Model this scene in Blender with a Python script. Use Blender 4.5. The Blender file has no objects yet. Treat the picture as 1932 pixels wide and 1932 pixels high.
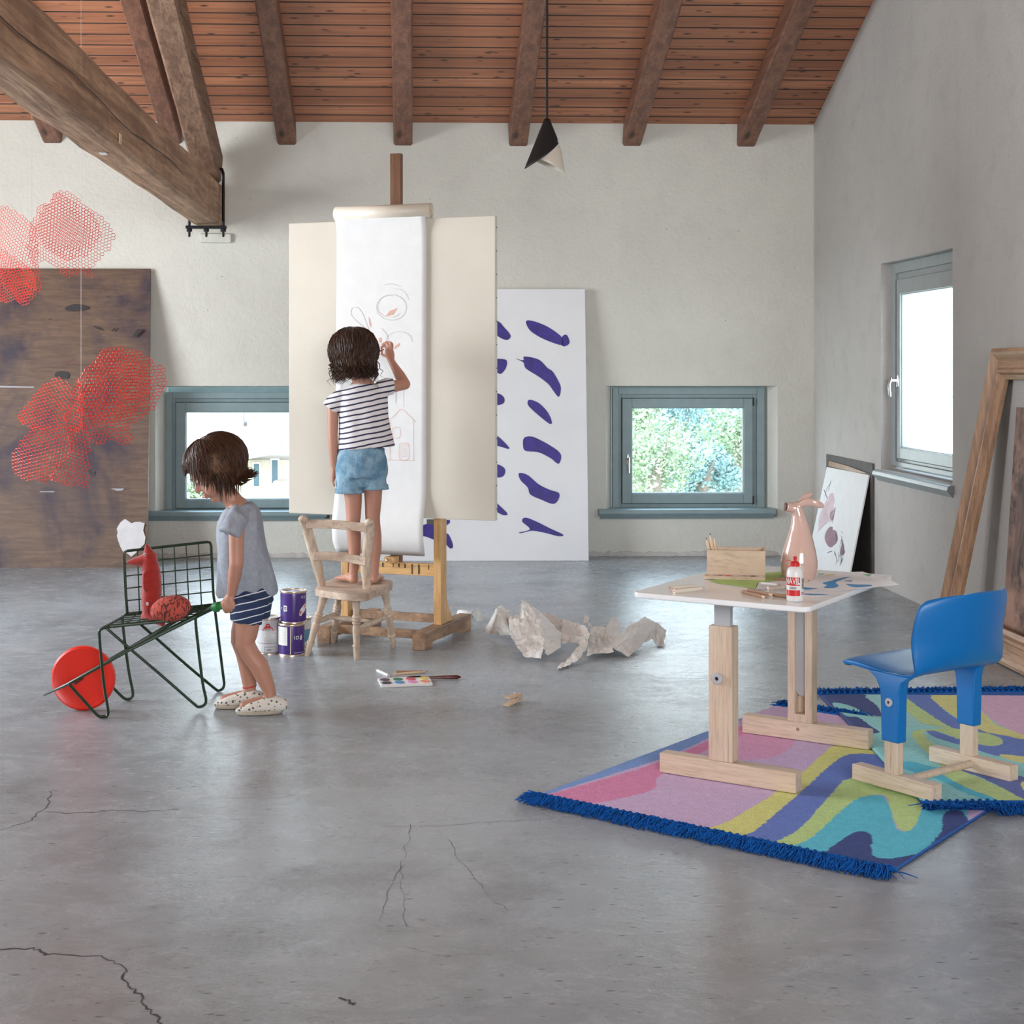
import bpy, bmesh, math, random
from mathutils import Vector, Matrix, noise
V = Vector
R = math.radians
random.seed(7)
SC = bpy.context.scene
COL = SC.collection

# ---------------------------------------------------------------- camera, world, lights, exposure
FPX, PPX, PPY, CAMH = 2900.0, 872.0, 697.0, 1.2
YAW = math.atan(97 / 2900)
cam = bpy.data.cameras.new('camera'); camo = bpy.data.objects.new('camera', cam); COL.objects.link(camo)
camo.location = (0, 0, CAMH); camo.rotation_euler = (R(90), 0, -YAW)
cam.sensor_width = 36; cam.lens = FPX / 1932 * 36
cam.shift_x = (966 - PPX) / 1932; cam.shift_y = (PPY - 966) / 1932
cam.clip_end = 500
SC.camera = camo
SC.view_settings.view_transform = 'Standard'; SC.view_settings.look = 'None'
SC.view_settings.gamma = 1; SC.view_settings.use_curve_mapping = False
SC.view_settings.exposure = 0.1
SC.cycles.use_denoising = True
SC.cycles.max_bounces = 8; SC.cycles.diffuse_bounces = 5; SC.cycles.transparent_max_bounces = 16
SC.cycles.sample_clamp_indirect = 8

W = bpy.data.worlds.new('sky'); SC.world = W; W.use_nodes = True
wn = W.node_tree.nodes; wl = W.node_tree.links
bg = wn['Background']; bg.inputs[1].default_value = 7.5
tc = wn.new('ShaderNodeTexCoord'); sp = wn.new('ShaderNodeSeparateXYZ'); cr = wn.new('ShaderNodeValToRGB')
wl.new(tc.outputs['Generated'], sp.inputs[0]); wl.new(sp.outputs[2], cr.inputs[0]); wl.new(cr.outputs[0], bg.inputs[0])
cr.color_ramp.elements[0].position = 0.0; cr.color_ramp.elements[0].color = (0.93, 0.97, 1, 1)
cr.color_ramp.elements[1].position = 0.6; cr.color_ramp.elements[1].color = (0.62, 0.80, 1, 1)

def area(name, loc, target, sx, sy, power, color=(1, 1, 1)):
    l = bpy.data.lights.new(name, 'AREA'); l.shape = 'RECTANGLE'; l.size = sx; l.size_y = sy
    l.energy = power; l.color = color
    o = bpy.data.objects.new(name, l); COL.objects.link(o); o.location = loc
    d = V(target) - V(loc); o.rotation_euler = d.to_track_quat('-Z', 'Y').to_euler()
    return o
# daylight entering through the windows the photo does not show (left wall, wall behind the camera) and the ones it does
area('daylight_left_windows', (-4.28, 6.5, 1.75), (2, 6.6, 0.7), 2.6, 1.9, 180, (0.93, 0.97, 1.0))
area('daylight_rear_windows', (1.0, -2.6, 1.9), (-0.6, 9, 2.0), 2.8, 1.6, 215, (0.97, 0.985, 1.0))
# sky portals in every window opening (they only guide the sky light, they give none of their own)
for nm, lc, tg, sx, sy in (('portal_back_right', (1.8, 9.99, .68), (1.8, 0, .68), 1.0, .85), ('portal_back_left', (-1.09, 9.99, .68), (-1.09, 0, .68), 1.0, .85), ('portal_right', (2.76, 8, 1.21), (0, 8, 1.21), 1.2, 1.2),
                           ('portal_left', (-4.56, 6.5, 1.75), (0, 6.5, 1.75), 2.6, 1.9), ('portal_rear', (1.0, -3.0, 1.9), (1.0, 5, 1.9), 2.8, 1.6)):
    area(nm, lc, tg, sx, sy, 1).data.cycles.is_portal = True

# ---------------------------------------------------------------- camera geometry used to measure places in the room
SY_, CY_ = math.sin(YAW), math.cos(YAW)
def ray(x, y): return V((FPX * SY_ + (x - PPX) * CY_, FPX * CY_ - (x - PPX) * SY_, PPY - y))
CP = V((0, 0, CAMH))
def fl(x, y, z=0.0):
    d = ray(x, y); return CP + d * ((z - CAMH) / d.z)
def at(x, y, Y):
    d = ray(x, y); return CP + d * (Y / d.y)
def atx(x, y, X):
    d = ray(x, y); return CP + d * (X / d.x)
def onp(x, y, p, n):
    d = ray(x, y); return CP + d * ((p - CP).dot(n) / d.dot(n))
def zz(x0, y0, s): return lambda a, b: (x0 + a / s, y0 + b / s)

# ---------------------------------------------------------------- materials
class NT:
    def __init__(s, name):
        s.m = bpy.data.materials.new(name); s.m.use_nodes = True
        s.n = s.m.node_tree.nodes; s.l = s.m.node_tree.links; s.b = s.n['Principled BSDF']
        s.tc = s.n.new('ShaderNodeTexCoord')
    def map(s, scale=(1, 1, 1), rot=(0, 0, 0), src='Object'):
        m = s.n.new('ShaderNodeMapping'); m.inputs['Scale'].default_value = scale; m.inputs['Rotation'].default_value = rot
        s.l.new(s.tc.outputs[src], m.inputs[0]); return m.outputs[0]
    def noise(s, vec, scale, detail=4, rough=0.55, dist=0):
        t = s.n.new('ShaderNodeTexNoise'); t.inputs['Scale'].default_value = scale; t.inputs['Detail'].default_value = detail
        t.inputs['Roughness'].default_value = rough; t.inputs['Distortion'].default_value = dist
        s.l.new(vec, t.inputs['Vector']); return t.outputs['Fac']
    def voro(s, vec, scale, feature='F1'):
        t = s.n.new('ShaderNodeTexVoronoi'); t.feature = feature; t.inputs['Scale'].default_value = scale
        s.l.new(vec, t.inputs['Vector']); return t.outputs['Distance']
    def ramp(s, fac, stops):
        r = s.n.new('ShaderNodeValToRGB'); e = r.color_ramp.elements
        while len(e) < len(stops): e.new(0.5)
        for i, (p, c) in enumerate(stops):
            e[i].position = p; e[i].color = (c, c, c, 1) if isinstance(c, (int, float)) else (*c, 1)
        s.l.new(fac, r.inputs[0]); return r.outputs[0]
    def mix(s, a, b, fac, mode='MIX'):
        m = s.n.new('ShaderNodeMix'); m.data_type = 'RGBA'; m.blend_type = mode
        for inp, val in ((m.inputs[0], fac), (m.inputs[6], a), (m.inputs[7], b)):
            if isinstance(val, (int, float)): inp.default_value = val
            elif isinstance(val, tuple): inp.default_value = (*val, 1)
            else: s.l.new(val, inp)
        return m.outputs[2]
    def math(s, op, a, b=0.0):
        m = s.n.new('ShaderNodeMath'); m.operation = op
        for i, val in enumerate((a, b)):
            if isinstance(val, (int, float)): m.inputs[i].default_value = val
            else: s.l.new(val, m.inputs[i])
        return m.outputs[0]
    def bump(s, h, strength=0.2, dist=0.01):
        b = s.n.new('ShaderNodeBump'); b.inputs['Strength'].default_value = strength; b.inputs['Distance'].default_value = dist
        s.l.new(h, b.inputs['Height']); s.l.new(b.outputs[0], s.b.inputs['Normal'])
    def set(s, **k):
        for key, val in k.items():
            inp = s.b.inputs[{'color': 'Base Color', 'rough': 'Roughness', 'metal': 'Metallic', 'sss': 'Subsurface Weight', 'coat': 'Coat Weight', 'spec': 'Specular IOR Level', 'sheen': 'Sheen Weight'}[key]]
            if isinstance(val, tuple): inp.default_value = (*val, 1)
            elif isinstance(val, (int, float)): inp.default_value = val
            else: s.l.new(val, inp)
        return s.m

def plain(name, color, rough=0.6, metal=0, var=0.12, nscale=14, bump=0.0, bscale=90, **k):
    t = NT(name); v = t.map()
    n = t.noise(v, nscale, 5)
    c = t.mix(color, tuple(x * (1 - var) for x in color), t.ramp(n, [(0.35, 0.0), (0.68, 1.0)]))
    if bump: t.bump(t.noise(v, bscale, 4), bump, 0.004)
    return t.set(color=c, rough=rough, metal=metal, **k)

def wood(name, c1, c2, stretch=(22, 22, 1.6), rough=0.55, bump=0.15, knots=0.0, dirt=0.0, rot=(0, 0, 0)):
    t = NT(name); v = t.map(stretch)
    if any(rot):
        m = t.n.new('ShaderNodeMapping'); m.inputs['Rotation'].default_value = rot; t.l.new(t.tc.outputs['Object'], m.inputs[0])
        m2 = t.n.new('ShaderNodeMapping'); m2.inputs['Scale'].default_value = stretch; t.l.new(m.outputs[0], m2.inputs[0]); v = m2.outputs[0]
    n = t.noise(v, 1.6, 6, 0.6, 0.6)
    fine = t.noise(v, 7, 4, 0.6, 0.3)
    c = t.mix(c1, c2, t.ramp(n, [(0.34, 0.0), (0.62, 1.0)]))
    c = t.mix(c, tuple(x * 0.62 for x in c2), t.ramp(fine, [(0.5, 0.0), (0.72, 0.75)]))
    if dirt:
        d = t.noise(t.map(), 5, 5, 0.65)
        c = t.mix(c, tuple(x * 0.4 for x in c2), t.ramp(d, [(0.5, 0.0), (0.72, dirt)]))
    if knots:
        kv = t.voro(t.map(tuple(min(a, 9) * 0.5 for a in stretch)), 1.4)
        c = t.mix(c, tuple(x * 0.22 for x in c2), t.ramp(kv, [(0.05, knots), (0.16, 0.0)]))
    t.bump(n, bump, 0.01)
    return t.set(color=c, rough=rough)

def attr_mat(name, rough=0.8, bump=0.0, bscale=200, **k):
    t = NT(name); a = t.n.new('ShaderNodeAttribute'); a.attribute_name = 'pattern'
    v = t.map(); n = t.noise(v, 60, 4)
    c = t.mix(a.outputs['Color'], t.ramp(n, [(0.2, 0.82), (0.7, 1.0)]), 1.0, 'MULTIPLY')
    if bump: t.bump(t.noise(v, bscale, 3), bump, 0.006)
    return t.set(color=c, rough=rough, **k)

def stripes(name, base, stripe, period, width, tilt=(0, 0), rough=0.85, offset=0.0):
    t = NT(name); s = t.n.new('ShaderNodeSeparateXYZ'); t.l.new(t.map(), s.inputs[0])
    wob = t.math('MULTIPLY', t.noise(t.map(), 9, 2), 0.012)
    z = t.math('ADD', t.math('ADD', s.outputs[2], wob), t.math('ADD', t.math('MULTIPLY', s.outputs[0], tilt[0]), t.math('MULTIPLY', s.outputs[1], tilt[1])))
    f = t.math('FRACT', t.math('DIVIDE', t.math('ADD', z, offset), period))
    c = t.mix(base, stripe, t.math('LESS_THAN', f, width))
    t.bump(t.noise(t.map(), 16, 4), 0.35, 0.01)
    return t.set(color=c, rough=rough)

M = {}
M['white_wall'] = None
def wall_mat(name, col, dirt):
    t = NT(name); v = t.map()
    big = t.noise(v, 0.7, 5, 0.6); fine = t.noise(v, 38, 6, 0.65); med = t.noise(v, 6, 5, 0.6)
    c = t.mix(col, tuple(x * 0.86 for x in col), t.ramp(big, [(0.35, 0.0), (0.7, 1.0)]))
    c = t.mix(c, tuple(x * 0.8 for x in col), t.ramp(med, [(0.5, 0.0), (0.78, dirt)]))
    pits = t.voro(v, 7.0)
    c = t.mix(c, (0.14, 0.12, 0.10), t.ramp(pits, [(0.02, 0.6), (0.035, 0.0)]))
    t.bump(t.math('ADD', fine, t.math('MULTIPLY', med, 1.5)), 0.6, 0.010)
    return t.set(color=c, rough=0.92, spec=0.2)
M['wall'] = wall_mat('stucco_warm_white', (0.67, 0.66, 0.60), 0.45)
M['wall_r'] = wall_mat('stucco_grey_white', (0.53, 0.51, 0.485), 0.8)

def floor_mat():
    t = NT('polished_concrete'); v = t.map()
    big = t.noise(v, 0.55, 6, 0.6, 0.4); streak = t.noise(t.map((2.2, 3.4, 1), (0, 0, R(-24))), 3.2, 8, 0.7, 1.2)
    med = t.noise(v, 3.1, 6, 0.62); warm = t.noise(v, 0.9, 3)
    c = t.mix((0.355, 0.40, 0.43), (0.215, 0.24, 0.26), t.ramp(big, [(0.40, 0.0), (0.62, 1.0)]))
    c = t.mix(c, (0.40, 0.435, 0.465), t.ramp(streak, [(0.46, 0.0), (0.7, 0.8)]))
    c = t.mix(c, (0.175, 0.19, 0.20), t.ramp(med, [(0.50, 0.0), (0.74, 0.7)]))
    c = t.mix(c, (0.34, 0.30, 0.275), t.ramp(warm, [(0.55, 0.0), (0.75, 0.4)]))
    chips = t.noise(t.map((3, 11, 1), (0, 0, R(8))), 9.5, 2, 0.5)
    c = t.mix(c, (0.07, 0.065, 0.06), t.ramp(chips, [(0.70, 0.0), (0.72, 0.8)]))
    sk = t.voro(t.map((5, 17, 1), (0, 0, R(6))), 1.6); sk2 = t.noise(v, 1.7, 3)
    c = t.mix(c, (0.06, 0.058, 0.06), t.math('MULTIPLY', t.ramp(sk, [(0.055, 0.85), (0.10, 0.0)]), t.ramp(sk2, [(0.45, 0.0), (0.55, 1.0)])))
    r = t.ramp(t.math('ADD', t.math('MULTIPLY', streak, 0.6), t.math('MULTIPLY', med, 0.4)), [(0.35, 0.17), (0.7, 0.36)])
    h = t.math('ADD', streak, t.math('MULTIPLY', t.noise(t.map((5, 9, 1), (0, 0, R(-20))), 8, 6, 0.75), 0.6))
    t.bump(h, 0.28, 0.007)
    return t.set(color=c, rough=r, spec=0.55)
M['floor'] = floor_mat()

def ceiling_mat():
    t = NT('ceiling_boards'); v = t.map()
    s = t.n.new('ShaderNodeSeparateXYZ'); t.l.new(v, s.inputs[0])
    row = t.math('FLOOR', t.math('DIVIDE', t.math('SUBTRACT', 9.84, s.outputs[1]), 0.104))
    wnz = t.n.new('ShaderNodeTexWhiteNoise'); wnz.noise_dimensions = '1D'; t.l.new(row, wnz.inputs['W'])
    g = t.noise(t.map((1.1, 26, 26)), 2.0, 6, 0.6, 0.5)
    c = t.mix((0.52, 0.215, 0.11), (0.33, 0.125, 0.062), wnz.outputs['Value'])
    c = t.mix(c, (0.22, 0.08, 0.042), t.ramp(g, [(0.42, 0.0), (0.7, 0.85)]))
    k = t.voro(t.map((2.6, 7.5, 4)), 2.6)
    c = t.mix(c, (0.05, 0.02, 0.013), t.ramp(k, [(0.08, 0.95), (0.22, 0.0)]))
    w = t.noise(v, 2.3, 4)
    c = t.mix(c, (0.34, 0.24, 0.18), t.ramp(w, [(0.66, 0.0), (0.8, 0.35)]))
    t.bump(g, 0.2, 0.006)
    return t.set(color=c, rough=0.5)
M['ceiling'] = ceiling_mat()
M['rafter'] = wood('rafter_wood', (0.27, 0.125, 0.078), (0.15, 0.066, 0.043), (16, 1.1, 16), knots=0.9, bump=0.3, dirt=0.3)
M['beam'] = wood('old_beam_wood', (0.56, 0.345, 0.21), (0.27, 0.15, 0.09), (15, 0.8, 15), knots=0.6, bump=0.7, dirt=0.45, rough=0.75)
M['frame_green'] = plain('window_grey_green_paint', (0.225, 0.305, 0.32), 0.42, var=0.1)
M['frame_grey'] = plain('window_grey_paint', (0.33, 0.365, 0.37), 0.35, var=0.1)
M['chrome'] = plain('chrome', (0.75, 0.74, 0.73), 0.18, 1.0, var=0.03)
M['iron'] = plain('black_iron', (0.012, 0.012, 0.013), 0.45, 0.6)
M['black'] = plain('matt_black', (0.008, 0.008, 0.009), 0.55)
M['dark'] = plain('dark_detail', (0.02, 0.018, 0.018), 0.6)
M['crack'] = plain('dark_crack', (0.05, 0.046, 0.043), 0.9)  # flat dark tone for the thin floor crack strips
M['cream'] = plain('cream_enamel', (0.72, 0.66, 0.56), 0.4, var=0.05)
M['paper'] = plain('white_paper', (0.76, 0.765, 0.76), 0.75, var=0.05, bump=0.1)
M['sheet_white'] = plain('smooth_white_sheet', (0.84, 0.845, 0.85), 0.35, var=0.02)
M['crumple'] = plain('crumpled_paper', (0.86, 0.85, 0.81), 0.7, var=0.08, bump=0.5, bscale=30)
M['canvas'] = plain('raw_cream_canvas', (0.67, 0.625, 0.54), 0.85, var=0.07, nscale=2.5, bump=0.25, bscale=260)
M['canvas_edge'] = plain('canvas_side', (0.74, 0.71, 0.64), 0.85)
M['white_paint'] = plain('painted_white_canvas', (0.74, 0.745, 0.76), 0.75, var=0.06, nscale=3, bump=0.1)
M['ultra'] = plain('ultramarine_paint', (0.035, 0.018, 0.24), 0.5, var=0.4, nscale=22, bump=0.4, bscale=60)
M['easel'] = wood('varnished_beech', (0.74, 0.46, 0.21), (0.60, 0.34, 0.135), (16, 16, 1.2), rough=0.4, dirt=0.5)
M['easel_h'] = wood('varnished_beech_rail', (0.72, 0.44, 0.19), (0.56, 0.31, 0.12), (1.3, 16, 16), rough=0.4, dirt=0.4, rot=(0, 0, R(23)))
M['easel_base'] = wood('worn_dark_base', (0.50, 0.315, 0.19), (0.27, 0.165, 0.105), (12, 2, 14), dirt=0.6, rot=(0, 0, R(23)))
M['truss'] = wood('truss_wood', (0.32, 0.19, 0.125), (0.17, 0.095, 0.06), (15, 1.2, 15), knots=0.5, bump=0.6, dirt=0.25, rough=0.75)
M['mast'] = wood('brown_mast', (0.22, 0.10, 0.045), (0.14, 0.06, 0.03), (14, 14, 1.2), rough=0.45)
M['oldwood'] = wood('worn_chair_wood', (0.72, 0.585, 0.455), (0.52, 0.385, 0.285), (9, 9, 3.0), rough=0.6, dirt=0.45)
M['oldwood_h'] = wood('worn_chair_seat_wood', (0.66, 0.52, 0.405), (0.44, 0.315, 0.235), (2.5, 12, 12), rough=0.6, dirt=0.6, bump=0.35)
M['ash'] = wood('pale_ash', (0.70, 0.56, 0.43), (0.60, 0.45, 0.33), (30, 30, 1.6), rough=0.5, bump=0.08)
M['ash_h'] = wood('pale_ash_foot', (0.70, 0.56, 0.43), (0.60, 0.45, 0.33), (1.8, 30, 30), rough=0.5, bump=0.08, rot=(0, 0, R(36)))
M['ash_c'] = wood('pale_ash_sled_foot', (0.72, 0.59, 0.46), (0.61, 0.47, 0.35), (1.8, 30, 30), rough=0.5, bump=0.08, rot=(0, 0, R(57)))
M['box_wood'] = wood('birch_box', (0.66, 0.52, 0.385), (0.58, 0.44, 0.31), (1.5, 14, 14), rough=0.55, bump=0.05)
M['pencil_wood'] = plain('pencil_cedar', (0.72, 0.54, 0.37), 0.6, var=0.2)
M['pencil_dark'] = plain('brown_pencil', (0.36, 0.20, 0.11), 0.5, var=0.2)
M['table_white'] = plain('white_laminate', (0.87, 0.88, 0.885), 0.13, var=0.02)
M['metal_grey'] = plain('grey_lacquered_steel', (0.46, 0.46, 0.475), 0.4, var=0.03)
M['blue_plastic'] = plain('blue_plastic', (0.001, 0.155, 0.47), 0.38, var=0.03, bump=0.06, bscale=400)
M['green_wire'] = plain('dark_green_lacquer', (0.008, 0.032, 0.012), 0.35, var=0.1)
M['green_plastic'] = plain('green_plastic_grip', (0.02, 0.22, 0.06), 0.4)
M['red_plastic'] = plain('red_plastic', (0.80, 0.025, 0.01), 0.35, var=0.08, nscale=8)
M['red_wire'] = plain('red_wire_mesh', (0.74, 0.05, 0.03), 0.45, var=0.15)
M['felt'] = plain('red_felt', (0.38, 0.020, 0.013), 0.95, var=0.3, nscale=60, bump=0.6, bscale=220, sheen=0.4)
def tail_mat():
    t = NT('flecked_tail'); v = t.map((60, 60, 26), (0, R(50), 0)); n = t.noise(v, 2.2, 3, 0.5)
    c = t.mix((0.50, 0.085, 0.06), (0.10, 0.03, 0.025), t.ramp(n, [(0.5, 0.0), (0.58, 1.0)]))
    t.bump(n, 0.6, 0.004); return t.set(color=c, rough=0.95)
M['tail'] = tail_mat()
M['ceramic'] = plain('pink_glazed_ceramic', (0.66, 0.455, 0.385), 0.12, var=0.12, nscale=9, coat=0.5)
M['dark_hole'] = plain('vase_inside', (0.16, 0.08, 0.065), 0.5)
M['skin'] = plain('skin', (0.49, 0.245, 0.17), 0.5, var=0.12, nscale=9, sss=0.12)
M['lips'] = plain('lips', (0.50, 0.16, 0.13), 0.45)
def hair_mat(name, c1, c2, c3):
    t = NT(name); n = t.noise(t.map((60, 60, 7)), 2.0, 5, 0.6, 0.4); b = t.noise(t.map(), 11, 3)
    c = t.mix(c1, c2, t.ramp(n, [(0.4, 0.0), (0.65, 1.0)])); c = t.mix(c, c3, t.ramp(b, [(0.56, 0.0), (0.75, 0.7)]))
    t.bump(n, 0.4, 0.003); return t.set(color=c, rough=0.5, spec=0.3)
M['hair_girl'] = hair_mat('dark_brown_hair', (0.03, 0.014, 0.009), (0.06, 0.029, 0.018), (0.16, 0.08, 0.045))
M['hair_boy'] = hair_mat('brown_hair', (0.035, 0.015, 0.008), (0.075, 0.032, 0.016), (0.26, 0.14, 0.07))
M['tee_grey'] = plain('grey_marl_jersey', (0.33, 0.355, 0.41), 0.9, var=0.18, nscale=60, bump=0.4, bscale=22)
M['tee_stripe'] = stripes('striped_jersey', (0.76, 0.73, 0.74), (0.03, 0.03, 0.075), 0.0225, 0.30, (-0.20, 0))
M['shorts_stripe'] = stripes('navy_striped_shorts', (0.018, 0.035, 0.095), (0.72, 0.74, 0.78), 0.026, 0.14, (-0.24, 0.1))
def denim():
    t = NT('faded_denim'); v = t.map(); n = t.noise(v, 14, 5, 0.6); f = t.noise(t.map((1, 1, 0.4)), 240, 2)
    c = t.mix((0.11, 0.24, 0.36), (0.33, 0.50, 0.62), t.ramp(n, [(0.4, 0.0), (0.68, 1.0)]))
    c = t.mix(c, (0.05, 0.12, 0.2), t.ramp(f, [(0.55, 0.0), (0.8, 0.5)]))
    t.bump(t.math('ADD', n, f), 0.5, 0.008); return t.set(color=c, rough=0.9)
M['denim'] = denim()
def shoe_mat():
    t = NT('printed_canvas_shoe'); k = t.voro(t.map(), 75); c = t.mix((0.70, 0.66, 0.60), (0.06, 0.10, 0.06), t.ramp(k, [(0.24, 1.0), (0.34, 0.0)]))
    return t.set(color=c, rough=0.85)
M['shoe'] = shoe_mat()
M['sole'] = plain('rope_sole', (0.52, 0.46, 0.37), 0.9, var=0.25, bump=0.6, bscale=160)
M['tin'] = plain('tin_rim', (0.62, 0.52, 0.42), 0.3, 0.85)
M['purple'] = plain('purple_can_label', (0.065, 0.03, 0.20), 0.25, var=0.1)
M['grey_can'] = plain('grey_can_label', (0.45, 0.44, 0.46), 0.3, var=0.15)
M['white_can'] = plain('white_label', (0.76, 0.75, 0.74), 0.35, var=0.05)
M['blue_can'] = plain('blue_can_label', (0.13, 0.36, 0.55), 0.35, var=0.1)
M['red'] = plain('red_print', (0.60, 0.025, 0.025), 0.35)
M['soft_grey'] = plain('grey_print', (0.34, 0.33, 0.35), 0.5)
M['pale_grey'] = plain('pale_grey_print', (0.60, 0.59, 0.6), 0.5)
M['yellow_note'] = plain('yellowed_note', (0.72, 0.58, 0.36), 0.8)
M['graphite'] = plain('pencil_line', (0.56, 0.54, 0.53), 0.8)
M['orange_crayon'] = plain('orange_crayon', (0.75, 0.45, 0.36), 0.8)
M['rug'] = attr_mat('rug_pile', 0.95, 0.9, 260, spec=0.08)
M['rug_blue'] = plain('blue_fringe_yarn', (0.01, 0.115, 0.44), 0.9, var=0.35, nscale=60, spec=0.1)
M['green_sheet'] = plain('lime_paper', (0.45, 0.66, 0.20), 0.7)
M['paint_blue'] = plain('blue_watercolour', (0.03, 0.30, 0.68), 0.6, var=0.3, nscale=30)
M['paint_green'] = plain('green_watercolour', (0.22, 0.55, 0.28), 0.6)
M['paint_yellow'] = plain('yellow_watercolour', (0.75, 0.66, 0.3), 0.6)
M['gold_wood'] = wood('gilt_frame_wood', (0.46, 0.28, 0.165), (0.31, 0.175, 0.10), (20, 20, 1.4), rough=0.45, dirt=0.4)
M['gold_wood_h'] = wood('gilt_frame_rail', (0.50, 0.32, 0.20), (0.35, 0.21, 0.125), (20, 1.4, 20), rough=0.45, dirt=0.4)
def abstract(name, a, b, c3, sc=(9, 5, 1.2)):
    t = NT(name); n = t.noise(t.map(sc), 2.0, 6, 0.7, 0.8); m = t.noise(t.map(), 3.0, 5, 0.7)
    c = t.mix(a, b, t.ramp(n, [(0.42, 0.0), (0.62, 1.0)])); c = t.mix(c, c3, t.ramp(m, [(0.45, 0.0), (0.6, 1.0)]))
    t.bump(n, 0.4, 0.006); return t.set(color=c, rough=0.6)
M['dark_painting'] = abstract('dark_painting_surface', (0.22, 0.13, 0.10), (0.05, 0.035, 0.03), (0.42, 0.25, 0.19))
M['dark_board'] = plain('dark_slate_board', (0.10, 0.088, 0.08), 0.7, var=0.3)
def brownboard():
    t = NT('stained_plywood'); g = t.noise(t.map((1.6, 1, 14)), 3, 6, 0.65, 0.7); p = t.noise(t.map((1, 1, 1)), 1.35, 6, 0.62, 0.4); q = t.noise(t.map((1.3, 1, 2)), 2.3, 5, 0.7)
    c = t.mix((0.15, 0.09, 0.058), (0.09, 0.053, 0.036), t.ramp(g, [(0.38, 0.0), (0.66, 1.0)]))
    c = t.mix(c, (0.028, 0.018, 0.036), t.ramp(p, [(0.44, 0.0), (0.57, 0.92)]))
    c = t.mix(c, (0.085, 0.018, 0.018), t.ramp(q, [(0.6, 0.0), (0.72, 0.6)]))
    k = t.noise(t.map((2, 1, 5)), 7, 3, 0.6)
    c = t.mix(c, (0.018, 0.014, 0.012), t.ramp(k, [(0.70, 0.0), (0.735, 0.9)]))
    w = t.noise(t.map((3, 1, 30)), 3.1, 2)
    c = t.mix(c, (0.42, 0.36, 0.30), t.ramp(w, [(0.76, 0.0), (0.80, 0.5)]))
    return t.set(color=c, rough=0.6)
M['brownboard'] = brownboard()
M['pink_wash'] = plain('pink_ink_wash', (0.66, 0.50, 0.52), 0.7, var=0.2)
M['mauve_wash'] = plain('mauve_ink_wash', (0.34, 0.20, 0.23), 0.7, var=0.3)
M['ink'] = plain('blue_black_ink', (0.07, 0.06, 0.13), 0.6)
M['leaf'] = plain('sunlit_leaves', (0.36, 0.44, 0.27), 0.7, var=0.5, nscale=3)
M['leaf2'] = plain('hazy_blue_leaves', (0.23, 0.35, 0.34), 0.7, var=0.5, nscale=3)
M['bark'] = plain('bark', (0.2, 0.16, 0.13), 0.9)
M['meadow'] = plain('meadow', (0.45, 0.5, 0.36), 0.9, var=0.3, nscale=0.3)
M['render_wall'] = plain('house_render', (0.50, 0.42, 0.34), 0.9)
M['roof_tile'] = plain('pale_roof_tiles', (0.30, 0.245, 0.225), 0.9, var=0.25, nscale=4)
M['shutter'] = plain('grey_blue_shutter', (0.07, 0.11, 0.14), 0.6)
M['thread'] = plain('nylon_thread', (0.5, 0.45, 0.42), 0.4)
def glass():
    t = NT('window_glass'); n = t.n
    tr = n.new('ShaderNodeBsdfTransparent'); gl = n.new('ShaderNodeBsdfGlossy'); fr = n.new('ShaderNodeFresnel'); mx = n.new('ShaderNodeMixShader')
    tr.inputs[0].default_value = (0.95, 0.985, 0.98, 1); gl.inputs['Roughness'].default_value = 0.02; fr.inputs[0].default_value = 1.3
    geo = n.new('ShaderNodeNewGeometry'); t.l.new(t.math('MULTIPLY', fr.outputs[0], t.math('SUBTRACT', 1.0, geo.outputs['Backfacing'])), mx.inputs[0]); t.l.new(tr.outputs[0], mx.inputs[1]); t.l.new(gl.outputs[0], mx.inputs[2])
    t.l.new(mx.outputs[0], n['Material Output'].inputs[0]); n.remove(t.b); return t.m
M['glass'] = glass()

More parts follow.
